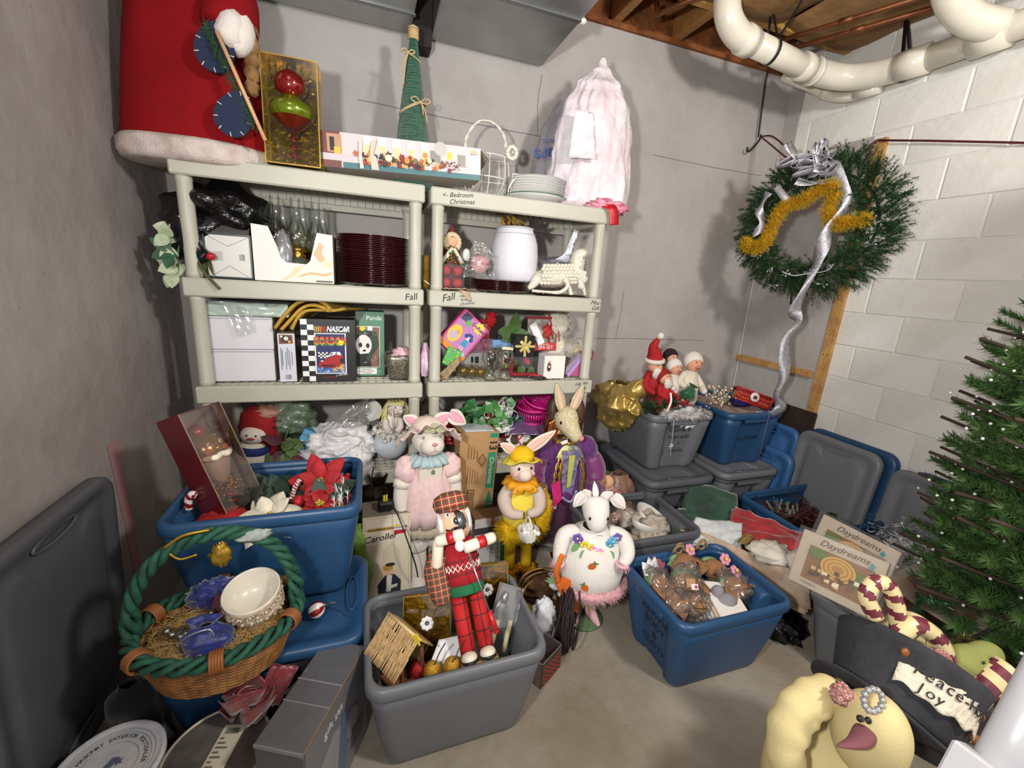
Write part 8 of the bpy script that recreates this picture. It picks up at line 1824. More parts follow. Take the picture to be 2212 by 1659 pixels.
# ================================================================ paper tote
M_news=mat('b9b0a2',.85,var=.5,vs=40,col2='8d8376',bump=.4,bs=60)
t=thing('crumpled_newspaper','crumpled newspaper wads in the dark grey tote','paper',(1.285,1.645,.22)); mb=MB()
for i in range(9): crumple(mb,(rnd.uniform(-.16,.15),rnd.uniform(-.11,.10),rnd.uniform(-.02,.05)),(.075,.065,.05),i,.45)
crumple(mb,(-.16,.05,.075),(.05,.05,.07),21,.4); mb.build('wads',M_news,t)
mb=MB(); sheet(mb,[(-.21,-.15,-.05),(.21,-.15,-.05),(.21,.15,-.04),(-.21,.15,-.04)],8,8,0,2,.02); mb.build('base_sheet',M_news,t)
M_por=mat('d8d4cc',.2,coat=.5)
for i,(p,r,lb) in enumerate((((1.33,1.60,.255),(0,.35,.3),'white porcelain gravy dish half wrapped in newspaper'),((1.42,1.70,.25),(.3,.5,-.3),'white porcelain dish with a printed rim on the newspaper'))):
    t=thing('porcelain_dish',lb,'dish',p,r); mb=MB(); mb.at(sc=(1.3,.85,1)); mb.lathe([(0,0),(.04,0),(.065,.02),(.075,.05),(.072,.052),(.05,.015),(0,.008)],28); mb.build('dish',M_por,t)
    mb=MB(); mb.tube(spl([(.08,0,.045),(.12,0,.05),(.12,0,.02),(.08,0,.02)],4),.008,8); mb.build('handle',M_por,t)
t=thing('red_white_tin_flower','small red and white patterned ornament on the newspaper','ornament',(1.22,1.70,.285)); mb=MB(); crumple(mb,(0,0,0),(.035,.03,.025),4,.4); mb.build('ornament',mat('a83038',.5,var=.8,vs=60,col2='d6cfc9'),t)
# ================================================================ heap of folded cloths and bags in the middle
t=thing('black_trash_bag','large glossy black trash bag on the floor under the folded cloths','bag',(1.82,1.36,0)); mb=MB(); mb.ell((0,.03,.11),(.20,.30,.13),0,48,26,nz=.35,ns=11,seed=8); mb.ell((-.08,-.23,.05),(.10,.13,.06),0,28,16,nz=.5,ns=12); mb.build('bag_film',M_trash,t)
def folded_cloth(name,label,pts,m,th,seed,amp=.01,layers=3):
    t=thing(name,label,'cloth',(0,0,0))
    for k in range(layers):
        mb=MB(); o=V((.004*k,-.004*k,th*k)); sheet(mb,[tuple(V(p)+o) for p in pts],14,12,0,seed+k*.7,amp); mb.build('fold',m,t,solid=th*.8)
    return t
M_gvel=mat('0f4a34',.8,sheen=.5,var=.35,vs=10,col2='07281c')
folded_cloth('green_velvet_cloth','dark green velvet cloths folded in a fan against the grey stack',[(1.60,1.66,.22),(1.83,1.50,.22),(1.98,1.68,.30),(1.80,1.84,.33)],M_gvel,.012,2,.01,5)
folded_cloth('green_velvet_cloth','lower green velvet cloth with a tan backing edge',[(1.50,1.55,.24),(1.70,1.47,.24),(1.86,1.57,.27),(1.62,1.70,.28)],M_gvel,.010,5,.008,2)
folded_cloth('cream_backing_cloth','tan backing edge between the green velvet cloths',[(1.52,1.545,.262),(1.70,1.475,.262),(1.72,1.50,.272),(1.54,1.57,.272)],mat('b99a5e',.9),.006,8,.002,1)
folded_cloth('white_print_cloth','white cloth with faint blue flowers at the front of the folded heap',[(1.49,1.47,.23),(1.68,1.33,.24),(1.80,1.45,.30),(1.60,1.56,.29)],mat('cfd0d0',.85,var=.12,vs=20,col2='a9b4b4'),.012,1,.014,3)
folded_cloth('red_velvet_cloth','bright red velvet cloth folded beside the blue Christmas tote',[(1.73,1.45,.26),(1.93,1.17,.26),(2.04,1.28,.30),(1.86,1.56,.32)],mat('a40f16',.75,sheen=.6,var=.3,vs=12,col2='6e070c'),.014,3,.02,3)
t=thing('red_velvet_drop','red velvet end hanging beside the craft kits','cloth',(0,0,0)); mb=MB(); sheet(mb,[(1.90,1.19,.275),(1.98,1.12,.27),(1.90,1.05,.13),(1.83,1.10,.12)],8,10,0,3,.02); mb.build('fold',mat('a40f16',.75,sheen=.6,var=.3,vs=12,col2='6e070c'),t,solid=.012)
M_flo=mat('a28a74',.85,var=.22,vs=16,col2='b7a28e',bump=.2,bs=90)
folded_cloth('beige_floral_cloth','beige floral tablecloth roll lying along the front of the heap',[(1.50,1.43,.16),(1.78,1.03,.14),(1.82,1.10,.25),(1.56,1.50,.26)],M_flo,.016,6,.012,3)
t=thing('white_lace_napkins','rumpled white and cream napkins on the red velvet','cloth',(1.82,1.22,.30)); mb=MB(); crumple(mb,(-.03,.03,.0),(.10,.08,.03),3,.4); crumple(mb,(.03,-.06,.01),(.06,.05,.035),5,.45); mb.build('napkin',mat('cdc8bc',.85,bump=.5,bs=80),t)
t=thing('twisted_cord','small gold cord coil between the red and beige cloths','cord',(1.70,1.33,.315)); mb=MB()
for k in range(5): mb.tube([(.03*cos(a)+.006*k,.015*sin(a),.006*k) for a in [2*PI*i/14 for i in range(14)]],.003,5,closed=True)
mb.build('cord',mat('a08650',.4,metal=.5),t)
# ================================================================ blue Christmas tote contents
t=thing('pine_cone_picks','dark pine cone and red glitter picks heaped in the blue Christmas tote','picks',(2.28,1.50,.24))
mb=MB()
for k in range(10):
    c=V((rnd.uniform(-.16,.12),rnd.uniform(-.10,.12),rnd.uniform(0,.05)))
    for i in range(44): a=i*2.4; z=-.03+.06*i/44; r=.024*math.sqrt(max(0.05,1-(z/.033)**2)); leaf(mb,c+V((r*.5*cos(a),r*.5*sin(a),z)),(cos(a),sin(a),.35),(0,0,1),.018,.014,0,.0,.2,2)
mb.build('pine_cones',mat('3c2016',.7,var=.5,vs=50,col2='241009'),t)
mb=MB()
for i in range(40): p=V((rnd.uniform(-.18,.16),rnd.uniform(-.12,.12),.02)); mb.tube([p,p+V((rnd.gauss(0,.03),rnd.gauss(0,.03),.05)),p+V((rnd.gauss(0,.06),rnd.gauss(0,.05),.06))],.003,5)
for i in range(12): mb.tube([(c0+.02*cos(a),c1+.02*sin(a),.065) for a in [2*PI*j/12 for j in range(12)] for c0,c1 in [(-.1+.02*i,.05*sin(i*2.1))]],.003,5,closed=True)
mb.build('red_twigs',mat('4a1510',.4,var=.5,vs=30),t)
mb=MB(); sheet(mb,[(-.22,-.15,-.06),(.22,-.15,-.06),(.22,.15,-.05),(-.22,.15,-.05)],8,8,0,2,.02); mb.build('dark_fill',mat('2a1a14',.9),t)
mb=MB(); mb.ell((-.17,-.06,.04),(.025,.02,.02)); mb.build('orange_fruit',mat('c07a2a',.5),t)
t=thing('frosted_fern_pick','pale frosted green pick rising from the pine cones','picks',(2.17,1.55,.28)); mb=MB()
for k in range(9): needles(mb,(.02*k*.5,-.01*k,.0),(rnd.gauss(-.3,.3),rnd.gauss(0,.3),1),.10,70,.014,0,.0014)
mb.build('sprigs',mat('8fa08a',.8),t,kind='stuff')
t=thing('moss_ball','small green moss ball inside the blue Christmas tote','ornament',(2.50,1.46,.25)); mb=MB(); mb.ell((0,0,0),(.04,.035,.035),0,18,12,nz=.3,ns=20); mb.build('moss',mat('3f4a24',.95,bump=1,bs=90),t)
# back grey tote: white fluff and film
t=thing('white_fluff_garland','wispy white fluff garland over the rim of the grey tote behind the craft kits','garland',(2.20,1.02,.33)); mb=MB()
P5=[V((-.05+.0*i,.20-.04*i,.02+.01*sin(i))) for i in range(11)]
def b5():
    p=rnd.choice(P5); a=rnd.uniform(0,6.3); z=rnd.uniform(-.5,1); k=math.sqrt(max(0,1-z*z)); d=V((k*cos(a),k*sin(a),z)); return p+d*.02,d
fluff(mb,b5,3500,.055,.0009); mb.build('fluff',mat('c9cbd0',.6),t,kind='stuff')
t=thing('silver_tinsel_heap','heap of silver tinsel garland against the tree','tinsel',(2.31,.99,.325)); mb=MB()
for i in range(3000):
    p=V((rnd.gauss(0,.07),rnd.gauss(0,.06),abs(rnd.gauss(0,.055)))); d=V((rnd.gauss(0,1),rnd.gauss(0,1),rnd.gauss(0,1))).normalized(); s=d.orthogonal().normalized()*.0012; mb.add([tuple(p-s),tuple(p+s),tuple(p+d*.026+s),tuple(p+d*.026-s)],[(0,1,2,3)],0,False)
mb.build('tinsel',mat('e6e8ee',.25,metal=.45),t,kind='stuff')
# ================================================================ plush rabbits in the marked blue tote
M_bun=mat('8d6543',.95,bump=.4,bs=180,var=.12,vs=20); M_grn=mat('86a878',.85,bump=.4,bs=90,var=.2,vs=16); M_pinkf=mat('cf8aa4',.85)
def plush(loc,rot,label,bag=True,flower=False,cap=True,tagc=False):
    t=thing('plush_rabbit',label,'plush toy',loc,rot,sc=.88); mb=MB(); mb.ell((0,0,.045),(.06,.05,.05),0,22,16); mb.ell((0,-.035,.03),(.034,.03,.028),0,16,12); hd=mb.build('head',M_bun,t)
    mb=MB(); mb.tube([(0,-.066,.02),(0,-.060,.055)],.0016,4); mb.tube(spl([(-.03,-.055,.03),(0,-.067,.02),(.03,-.055,.03)],4),.0016,4); mb.build('stitched_smile',mat('2a1a10',.8),hd)
    mb=MB()
    for s in (-1,1): leaf(mb,(s*.045,.0,.07),(s*.7,-.5,-.7),(s*.3,-.6,.6),.11,.05,0,.1,.2)
    mb.build('ears',M_bun,t,solid=.008)
    if cap:
        mb=MB(); mb.grid(lambda u,v:((.045+.028*v)*cos(2*PI*u),.03+(.04+.022*v)*sin(2*PI*u),.080-.025*v+.008*v*sin(2*PI*u*7)),56,4,0,cu=True); mb.ell((0,.033,.078),(.05,.04,.028),0,18,10); mb.build('green_bonnet',M_grn,t,solid=.002)
    if flower:
        mb=MB()
        for k in range(6): a=2*PI*k/6; mb.ell((.04+.018*cos(a),-.03,.10+.018*sin(a)),(.013,.008,.013),0,8,6)
        mb.ell((.04,-.04,.10),(.009,.006,.009),1,8,6); mb.build('felt_flower',[M_pinkf,mat('d9c24a',.8)],t)
    if bag:
        mb=MB(); mb.ell((0,0,.045),(.08,.07,.078),0,30,20,nz=.35,ns=10,seed=loc[0]*9); crumple(mb,(.02,.03,.11),(.05,.04,.03),loc[1]*7,.5,nu=18,nv=10); mb.build('plastic_bag',film('ffffff',.13,.06,.04),t)
    if tagc: mb=MB(); mb.box((-.01,-.085,.06),(.04,.002,.035)); tg=mb.build('cardboard_tag',mat('a8835c',.8),t); mb=MB(); mb.box((.005,-.087,.045),(.03,.002,.022)); mb.ell((.01,-.089,.045),(.008,.001,.008),1); mb.build('price_tag',[M_wht,mat('c03a44',.6)],tg)
    return t
plush((1.30,1.235,.285),(-.75,.0,.1),'plush rabbit with green bonnet and pink flowers, unbagged, at the back of the tote',False,True)
plush((1.405,1.19,.27),(-.7,.2,-.3),'plush rabbit lying behind with a big pink flower on its green bonnet',False,True)
plush((1.425,1.075,.27),(-.9,.1,.3),'bagged plush rabbit at the rim corner nearest the craft kits',True,True)
plush((1.20,1.13,.28),(-.6,0,-.3),'bagged green-bonneted plush with a cardboard price tag',True,False,True,True)
plush((1.13,1.17,.26),(-.8,.3,.5),'bagged plush rabbit near the marked end of the tote',True)
plush((1.135,1.07,.25),(-1.0,0,.2),'bagged plush rabbit lying face up under the tagged one',True,False,True)
plush((1.20,1.055,.245),(-.9,0,.0),'bagged plush face pressed at the near rim of the tote',True,False,False)
t=thing('grey_plush','small grey felt plush at the near rim between bagged rabbits','plush toy',(1.325,1.05,.265)); mb=MB(); mb.ell((0,0,.02),(.045,.035,.04),0,18,12); mb.ell((-.02,.03,.05),(.025,.025,.03)); mb.build('body',mat('85838a',.95),t)
M_pap=[mat(c,.8) for c in ('d6d2c4','b9c0c6','c9b08c','d9d6d0','a8b2a8')]
for i in range(9):
    mb=MB(); mb.box((0,0,0),(.13,.17,.008)); o=mb.build('paper_pattern',M_pap[i%5],None,(1.275+.006*i,1.125-.009*i,.215+.0105*i),(.12,.25-.02*i,-.45+.02*i)); tag(o,'sewing pattern envelope in the fanned stack, layer %s from the bottom'%('one','two','three','four','five','six','seven','eight','nine')[i],'pattern','sewing patterns in the marked tote')
t=thing('white_felt_shapes','white felt petal shapes beside a dusty pink booklet at the back','felt',(1.13,1.255,.285),(-.3,0,.3)); mb=MB()
for d in (-.4,.1,.6): leaf(mb,(0,0,-.02),(d,.2,1),(0,-1,.2),.10,.06,0,.0,.1)
mb.build('felt_petals',mat('d6d8dc',.85),t,solid=.003); mb=MB(); mb.box((.07,.02,.02),(.09,.006,.07),rot=(0,.4,0)); mb.build('pink_booklet',mat('a85e74',.6),t)
t=thing('jute_cord_loops','jute cord loops over the green bonnets','cord',(1.32,1.28,.36)); mb=MB()
for x in (-.05,.075): mb.tube([(x+.03*cos(a),0,.005+.03*sin(a)) for a in [PI*i/10 for i in range(11)]],.005,6); mb.tube([(x+.01+.02*cos(a),.01,.015+.025*sin(a)) for a in [2*PI*i/14 for i in range(14)]],.005,6,closed=True)
mb.build('cord',mat('8a7250',.9),t)
t=thing('tote_fill_packs','wrapped packets filling the bottom of the marked blue tote','packets',(1.272,1.125,.17)); mb=MB(); sheet(mb,[(-.20,-.14,0),(.20,-.14,0),(.20,.14,.02),(-.20,.14,.02)],10,8,0,3,.03); mb.build('packets',mat('7a6a58',.7,var=.5,vs=14,col2='a8a49c'),t)
# ================================================================ craft kits on the grey tote
def kit(label,TL,TR,BL,kind,group='flat craft kits'):
    TL,TR,BL=V(TL),V(TR),V(BL); x=(TR-TL); w=x.length; x.normalize(); y=(TL-BL); h=y.length; y=(y-x*y.dot(x)).normalized(); z=x.cross(y)
    t=thing('craft_kit',label,'craft kit',tuple(BL),Matrix(((x.x,y.x,z.x),(x.y,y.y,z.y),(x.z,y.z,z.z))).to_euler('XYZ'),group)
    mb=MB(); mb.box((w/2,h/2,-.006),(w,h,.012),bev=.002); mb.build('card',mat('c2b59f',.6,var=.08,vs=12),t)
    mb=MB(); sheet(mb,[(-.012,-.012,.004),(w+.02,-.012,.004),(w+.016,h+.014,.004),(-.014,h+.012,.004)],12,10,0,w*40,.004); mb.build('plastic_sleeve',film('ffffff',.06,.12,.04),t)
    m=.035; px0,px1,py0,py1=m,w-m*.8,m*.9,h-.048
    Ly=[('r',px0,py0,px1,py1,'8d6238')]
    for i in range(18):
        for j in range(9): Ly.append(('c',px0+(px1-px0)*(i+.5)/18,py0+(py1-py0)*(j+.5)/9,.0012,'a98250'))
    if kind=='house':
        Ly=[('r',px0,py0,px1,py1,'8d5a2c'),('p',[(px0,py0),(px1*.6,py0),(px1*.4,py0+.03),(px0,py0+.06)],'b59a7c'),('p',[(px0+.03,py0+.04),(px0+.09,py0+.03),(px0+.10,py0+.075),(px0+.06,py0+.10),(px0+.02,py0+.08)],'8a6248'),('p',[(px0+.06,py0+.10),(px0+.14,py0+.085),(px0+.15,py0+.06),(px0+.10,py0+.075)],'b8a48a'),('p',[(px0+.01,py0+.085),(px0+.05,py0+.11),(px0+.06,py0+.09),(px0+.03,py0+.065)],'3c4a3c')]
        for i in range(26): a=rnd.uniform(.4,2.7); L=rnd.uniform(.02,.05); bx=px1-.045; by=py0+.03; Ly.append(('p',[(bx,by),(bx+L*cos(a)+.001,by+L*sin(a)),(bx+L*cos(a),by+L*sin(a)+.001)],'c0a480'))
    else:
        Ly+=[('p',[(px0,py1-.01),(px0+.05,py1),(px0+.07,py1-.03),(px0+.02,py1-.04)],'5a6a3c'),('p',[(px1-.06,py1-.03),(px1-.02,py1-.03),(px1-.01,py0+.05),(px1-.05,py0+.05)],'5a6a3c')]
        cx,cy=w*.52,h*.5
        for k in range(6): Ly.append(('c',cx,cy+.01,.055-.007*k,('b58f50','9a743c')[k%2],.045-.006*k))
        for i in range(18): x0=px0+.02+rnd.random()*(px1-px0-.06); y0=py0+.012+rnd.random()*.05; Ly.append(('r',x0,y0,x0+.016,y0+.014,rnd.choice(['d3c3a6','b09474','6f5640','c9b490','4f4636'])))
    Ly.append(('p',[(w*.82,h-.035),(w*.86,h-.05),(w*.88,h-.03),(w*.84,h-.022)],'3f7f8a'))
    panel(Ly,'printed_picture',t,(0,0,.0005),(0,0,0),dz=.00006)
    txt('Daydreams',.032,t,mat('5a2a20',.6),(w*.52,h-.024,.004),(0,0,0),shear=.35,sx=1.05)
    if kind!='house': txt('Wallhanging kit',.008,t,mat('5a2a20',.6),(px0+.03,py0-.012,.004),(0,0,0))
    return t
kit('framed-basket craft kit leaning in front on the grey tote edge',(1.650,1.043,.577),(1.751,.798,.577),(1.588,1.017,.375),'basket')
kit('second Daydreams kit standing behind the front basket kit',(1.80,1.10,.60),(1.82,.83,.60),(1.745,1.075,.40),'basket')
kit('craft kit with a snowy house picture lying tilted across the tote',(2.06,.875,.475),(2.05,.60,.475),(1.868,.87,.435),'house')
kit('brown craft kit lowest on the tote beneath the house kit',(2.10,.68,.375),(2.12,.40,.375),(1.88,.68,.365),'house')
t=thing('green_tinsel_wreath','small green tinsel wreath lying on the house kit','wreath',(1.80,.66,.47),(.4,-.3,0)); mb=MB()
for k in range(700): a=rnd.uniform(0,2*PI*.8); p=V((.06*cos(a),.05*sin(a),0)); d=V((rnd.gauss(0,1),rnd.gauss(0,1),rnd.gauss(0,1))).normalized(); s=d.orthogonal().normalized()*.0011; mb.add([tuple(p-s),tuple(p+s),tuple(p+d*.02)],[(0,1,2)],0,False)
mb.build('tinsel',mat('2f5a3a',.35,metal=.5),t,kind='stuff')
t=thing('gold_tinsel_wreath','small gold-green tinsel wreath on the lowest craft kit','wreath',(1.80,.55,.42),(.4,-.3,0)); mb=MB()
for k in range(500): a=rnd.uniform(0,2*PI*.8); p=V((.05*cos(a),.05*sin(a),0)); d=V((rnd.gauss(0,1),rnd.gauss(0,1),rnd.gauss(0,1))).normalized(); s=d.orthogonal().normalized()*.0011; mb.add([tuple(p-s),tuple(p+s),tuple(p+d*.015)],[(0,1,2)],0,False)
mb.build('tinsel',mat('6a6a34',.35,metal=.6),t,kind='stuff')
t=thing('tote_fill_crafts','flat craft pieces filling the grey tote under the kits','crafts',(1.915,.70,.25)); mb=MB(); sheet(mb,[(-.16,-.25,.06),(.16,-.25,.06),(.16,.25,.06),(-.16,.25,.06)],8,10,0,3,.02); mb.build('pieces',mat('7a6450',.8,var=.4,vs=12),t)
# ================================================================ wreath hung across the corner
n_=V((-.795,-.607,0)); u_=V((.607,-.795,0)); WC=V((2.355,1.845,1.862))
t=thing('evergreen_wreath','large evergreen wreath with silver bow and gold tinsel hung across the corner','wreath',tuple(WC),Matrix(((u_.x,-n_.x,0),(u_.y,-n_.y,0),(0,0,1))).to_euler('XYZ'))
mb=MB()
for i in range(950):
    a=2*PI*i/950+rnd.gauss(0,.05); inner=i%3==0
    r0=rnd.uniform(.22,.29) if inner else rnd.uniform(.25,.335); b=(r0*cos(a),rnd.uniform(-.06,.02),r0*sin(a)); k=rnd.gauss(.45,.6); sg=-.55 if inner else 1
    right=.035 if cos(a)>.2 else 0
    d=(sg*cos(a)-k*sin(a),rnd.uniform(-.9,.1),sg*sin(a)+k*cos(a)); needles(mb,b,d,.06+right+.02*rnd.random(),70,.023,0,.0021,.9)
mb.build('needles',mat('34592f',.7,var=.35,vs=16,col2='234023'),t,kind='stuff')
mb=MB(); mb.tube([(.28*cos(a),.01,.28*sin(a)) for a in [2*PI*i/50 for i in range(50)]],.007,8,closed=True); mb.tube([(-.03,.01,-.36),(-.025,-.0,-.43)],.006,6); mb.build('wire_ring',mat('1c3322',.8),t)
M_silv=mat('b9b9bf',.32,metal=.55,bump=.5,bs=240,var=.3,vs=60)
mb=MB()
for k in range(15):
    a=rnd.uniform(-.6,3.8); L=rnd.uniform(.09,.15); c=V((-.06+rnd.gauss(0,.035),-.08,.27+rnd.gauss(0,.025)))
    mb.ribbon([tuple(c+V((L*sin(q)*cos(a),-.045*sin(q*.9)-.01,L*sin(q)*sin(a)*.75))+V((.02*cos(q*2),0,.02*sin(q*2+k)))) for q in [PI*j/9 for j in range(10)]],.05,(0,1,.3),twist=lambda v,k=k:.8*sin(v*5+k))
mb.build('silver_bow',M_silv,t,solid=.001)
mb=MB(); mb.ribbon(spl([(.02,-.10,.30),(.085,-.11,.18),(.12,-.11,.10),(.07,-.12,-.02),(.06,-.11,-.14),(.05,-.10,-.24),(.02,-.09,-.36),(.0,-.06,-.46),(.03,-.05,-.52),(-.01,-.04,-.60),(-.0,-.03,-.72),(.02,-.03,-.85),(.0,-.02,-.97),(.04,-.0,-1.04),(.0,-.0,-1.10),(-.09,-.0,-1.11)],5),lambda v:.05+.02*sin(v*30),(1,0,.1),twist=lambda v:.7*sin(v*26)); mb.build('ribbon_tail',M_silv,t,solid=.001)
mb=MB(); mb.ribbon(spl([(-.24,-.10,.17),(-.27,-.11,.08),(-.24,-.11,.0),(-.28,-.10,-.06)],5),.045,(1,0,.1),twist=lambda v:sin(v*8)); mb.ribbon(spl([(-.21,-.10,.20),(-.17,-.11,.15),(-.14,-.11,.12)],5),.035,(1,0,.2)); mb.build('ribbon_tail',M_silv,t,solid=.001)
gp=spl([(-.31,-.09,-.10),(-.26,-.10,-.13),(-.21,-.10,-.09),(-.185,-.10,.02),(-.15,-.10,.09),(-.07,-.10,.12),(.0,-.10,.18),(.06,-.10,.17),(.05,-.10,.07),(.09,-.10,.0),(.15,-.10,.01),(.215,-.10,.02)],9)
mb=MB(); GP=[V(p) for p in gp]
for i in range(6500):
    p=rnd.choice(GP); d=V((rnd.gauss(0,1),rnd.gauss(0,1),rnd.gauss(0,1))).normalized(); s=d.orthogonal().normalized()*.0011; q=p+V((rnd.gauss(0,.006),rnd.gauss(0,.006),rnd.gauss(0,.006))); e=q+d*.042; mb.add([tuple(q-s),tuple(q+s),tuple(e+s),tuple(e-s)],[(0,1,2,3)],0,False)
mb.build('gold_tinsel',mat('e8c43c',.3,metal=.6),t,kind='stuff')
mb=MB()
for (x,z) in ((-.17,-.24),(-.08,-.26),(.03,-.25),(.10,-.22),(-.24,-.17),(.23,-.03),(.28,.02),(.26,-.10),(-.13,-.33),(.10,-.31)):
    for k in range(5): a=rnd.uniform(0,6.3); mb.tube([(x,-.09,z),(x+.03*cos(a),-.10,z+.02*sin(a))],.0018,4)
    mb.ell((x+.02,-.10,z),.006,0,6,5)
mb.tube(spl([(-.10,-.10,-.25),(-.04,-.10,-.27),(.03,-.10,-.255),(.10,-.10,-.24),(.13,-.10,-.20)],5),.003,5); mb.build('silver_bead_sprays',mat('b7bac2',.3,metal=.7),t)
M_bun2=mat('5a1420',.6,var=.5,vs=200)
t=thing('bungee_cord','dark red bungee cord loop from the hanging wire to the wreath','cord',(0,0,0)); mb=MB(); mb.tube(spl([(2.478,2.45,2.485),(2.42,2.3,2.44),(2.34,2.09,2.30),(2.29,1.97,2.19)],6),.005,6); mb.tube(spl([(2.478,2.45,2.485),(2.40,2.30,2.40),(2.33,2.10,2.27),(2.29,1.97,2.19)],6),.005,6); mb.build('cord',M_bun2,t)
mb=MB(); mb.tube(spl([(2.485,2.455,2.50),(2.47,2.45,2.46),(2.42,2.45,2.40),(2.39,2.45,2.385),(2.385,2.45,2.41)],5),.006,6); mb.build('hook',mat('2a2420',.5,metal=.5),t)
t=thing('bungee_cord','dark red cord stretched from the wreath over the wood strip along the block wall','cord',(0,0,0)); mb=MB(); mb.tube(spl([(2.46,1.76,2.20),(2.56,1.80,2.27),(2.66,1.835,2.335),(2.685,1.845,2.345)],5),.005,6); mb.tube(spl([(2.50,1.74,2.19),(2.58,1.79,2.255),(2.675,1.84,2.335)],5),.005,6); mb.tube([(2.685,1.845,2.345),(2.695,1.6,2.283),(2.70,1.2,2.175),(2.70,.7,2.05)],.005,6); mb.build('cord',M_bun2,t)
mb=MB()
for i in range(5): c=lerp((2.58,1.795,2.262),(2.672,1.835,2.335),i/4); mb.tube([(c[0]+(.016*cos(a))*.6,c[1]+.016*cos(a)*.3+(.008*sin(a) if i%2 else 0),c[2]+.014*cos(a)*.8+(0 if i%2 else .008*sin(a))) for a in [2*PI*j/10 for j in range(10)]],.0026,5,closed=True)
mb.build('chain_links',mat('b9b0a2',.25,metal=.9),t)
# ================================================================ artificial tree at the frame edge
t=thing('christmas_tree','artificial green tree with white-dotted branch tips by the block wall','tree',(2.28,.37,0))
M_ndl=mat('47692f',.7,var=.3,vs=10,col2='335226')
bm_=[]
for k in range(3):
    mb=MB(); L=.40
    for sgn,u0 in ((0,0),(1,.2),(-1,.3),(1,.45),(-1,.55),(1,.68),(-1,.75)):
        b=(L*u0,0,.0); d=(1,sgn*.75,.18+.1*rnd.random()); l=L*(1-u0)*(.75 if sgn else 1); needles(mb,b,d,l,int(620*l/L),.034,0,.0021,.8)
    mb.tube([(0,0,0),(L,0,.06)],.004,5,m=1)
    for i in range(9): mb.ell((L*rnd.uniform(.4,1),rnd.uniform(-.09,.09),.03+.05*rnd.random()),.0032,2,6,4)
    bm_.append(mb)
protos=[]
for lev in range(19):
    z=.43+.097*lev; R=.60 if z<1.1 else .60-.27*(z-1.1); n=12 if lev<10 else 8
    for i in range(n):
        a=2*PI*i/n+lev*.53+rnd.gauss(0,.08); k=(lev+i)%3
        if len(protos)<=k: o=bm_[len(protos)].build('branch',[M_ndl,mat('3a2c20',.8),mat('d9dcd6',.4)],t); protos.append(o)
        else: o=protos[k].copy(); COL.objects.link(o)
        rx=R
        if cos(a)>0: rx=min(R,.40/max(.05,cos(a)))
        o.location=(.02*cos(a),.02*sin(a),z); o.rotation_euler=(rnd.gauss(0,.2),-rnd.uniform(-.05,.22),a); o.scale=(rx/.40,)*3
mb=MB(); mb.tube([(0,0,0),(0,0,2.3)],.02,8); mb.build('trunk',mat('2f2a20',.8),t)
mb=MB()
for k in range(4): a=PI/2*k+.4; mb.tube([(0,0,.06),(.22*cos(a),.22*sin(a),.012)],.012,6)
mb.build('stand',mat('2a3a2a',.6),t)
for p,c,lb in (((2.10,.74,.40),'565c74','faded blue ball on a tree branch near the craft kits'),((2.36,.72,1.06),'1a2a9a','royal blue ball ornament on the tree at the frame edge')):
    mb=MB(); mb.ell((0,0,0),.024,0,18,12); mb.lathe([(.006,.023),(.006,.03)],8,capt=True); o=mb.build('ball_ornament',mat(c,.25,coat=.5),None,p); tag(o,lb,'ornament')
# ================================================================ snowman doll with a filled black hat
Cr,Cf,Cu=CRFU
Mloc=Matrix(((Cr.x,Cf.x,Cu.x),(Cr.y,Cf.y,Cu.y),(Cr.z,Cf.z,Cu.z))); S0=V((1.124,.451,.520))
t=thing('snowman_doll','big cream cloth snowman doll with a black Peace-Hope-Joy hat holding candy canes','doll',tuple(S0),Mloc.to_euler('XYZ'))
M_crm=mat('cfc08c',.9,bump=.25,bs=200,var=.06,vs=14); M_mar=mat('6e2f3c',.85); M_hat=mat('222326',.95,bump=.4,bs=160,var=.4,vs=14,col2='33343a')
mb=MB(); mb.ell((-.04,.11,-.30),(.145,.14,.25),0,34,24); mb.build('body',M_crm,t)
mb=MB(); mb.tube(spl([(-.04,.04,.025),(-.10,.03,.035),(-.165,.02,.005),(-.205,.01,-.07),(-.19,-.0,-.18)],6),[.033+.012*sin(PI*i/24)+.003*sin(i*1.7) for i in range(25)],16); mb.build('arm',M_crm,t)
mb=MB(); mb.at((-.045,-.04,-.005),(.5,-.1,0)); mb.ell((0,0,0),(.066,.075,.125),0,28,20); hd=mb.build('head',M_crm,t)
mb=MB(); mb.tube(spl([(-.090,-.085,.040),(-.145,-.130,.054),(-.203,-.15,.0623)],5),[.020,.021,.021,.020,.019,.017,.014,.011,.008,.005,.002],14,flat=.7); mb.build('nose',mat('75454c',.85),hd)
for x,z in ((-.118,.080),(-.100,.076)): mb=MB(); mb.ell((x,-.102,z),(.006,.006,.007)); mb.build('eye',M_blk,hd)
mb=MB(); mb.tube([(-.1145,-.105,.080),(-.1047,-.105,.0751)],.0015,4); mb.tube(spl([(-.0789,-.10,.0029),(-.0709,-.096,-.0222),(-.066,-.09,-.04)],4),.003,5); mb.build('stitched_mouth',mat('6a4a30',.8),hd)
a_=V((.60,.28,.75)).normalized(); e1=V((-.78,0,.62)); e1=(e1-a_*e1.dot(a_)).normalized(); e2=a_.cross(e1)
hb=V((.055,.03,-.015))
def hpt(ang,s,r): p=hb+a_*s+e1*(r*cos(ang))+e2*(r*sin(ang)); return tuple(p)
def hr(s): return .112+.036*s/.16
mb=MB(); mb.grid(lambda u,v:hpt(2*PI*u,.16*v,hr(.16*v)*(1+.02*sin(u*19)*v)),56,8,0,cu=True); mb.grid(lambda u,v:hpt(2*PI*u,.0,hr(0)*(1-v)),56,2,0,cu=True); hat=mb.build('hat_crown',M_hat,t,solid=.004)
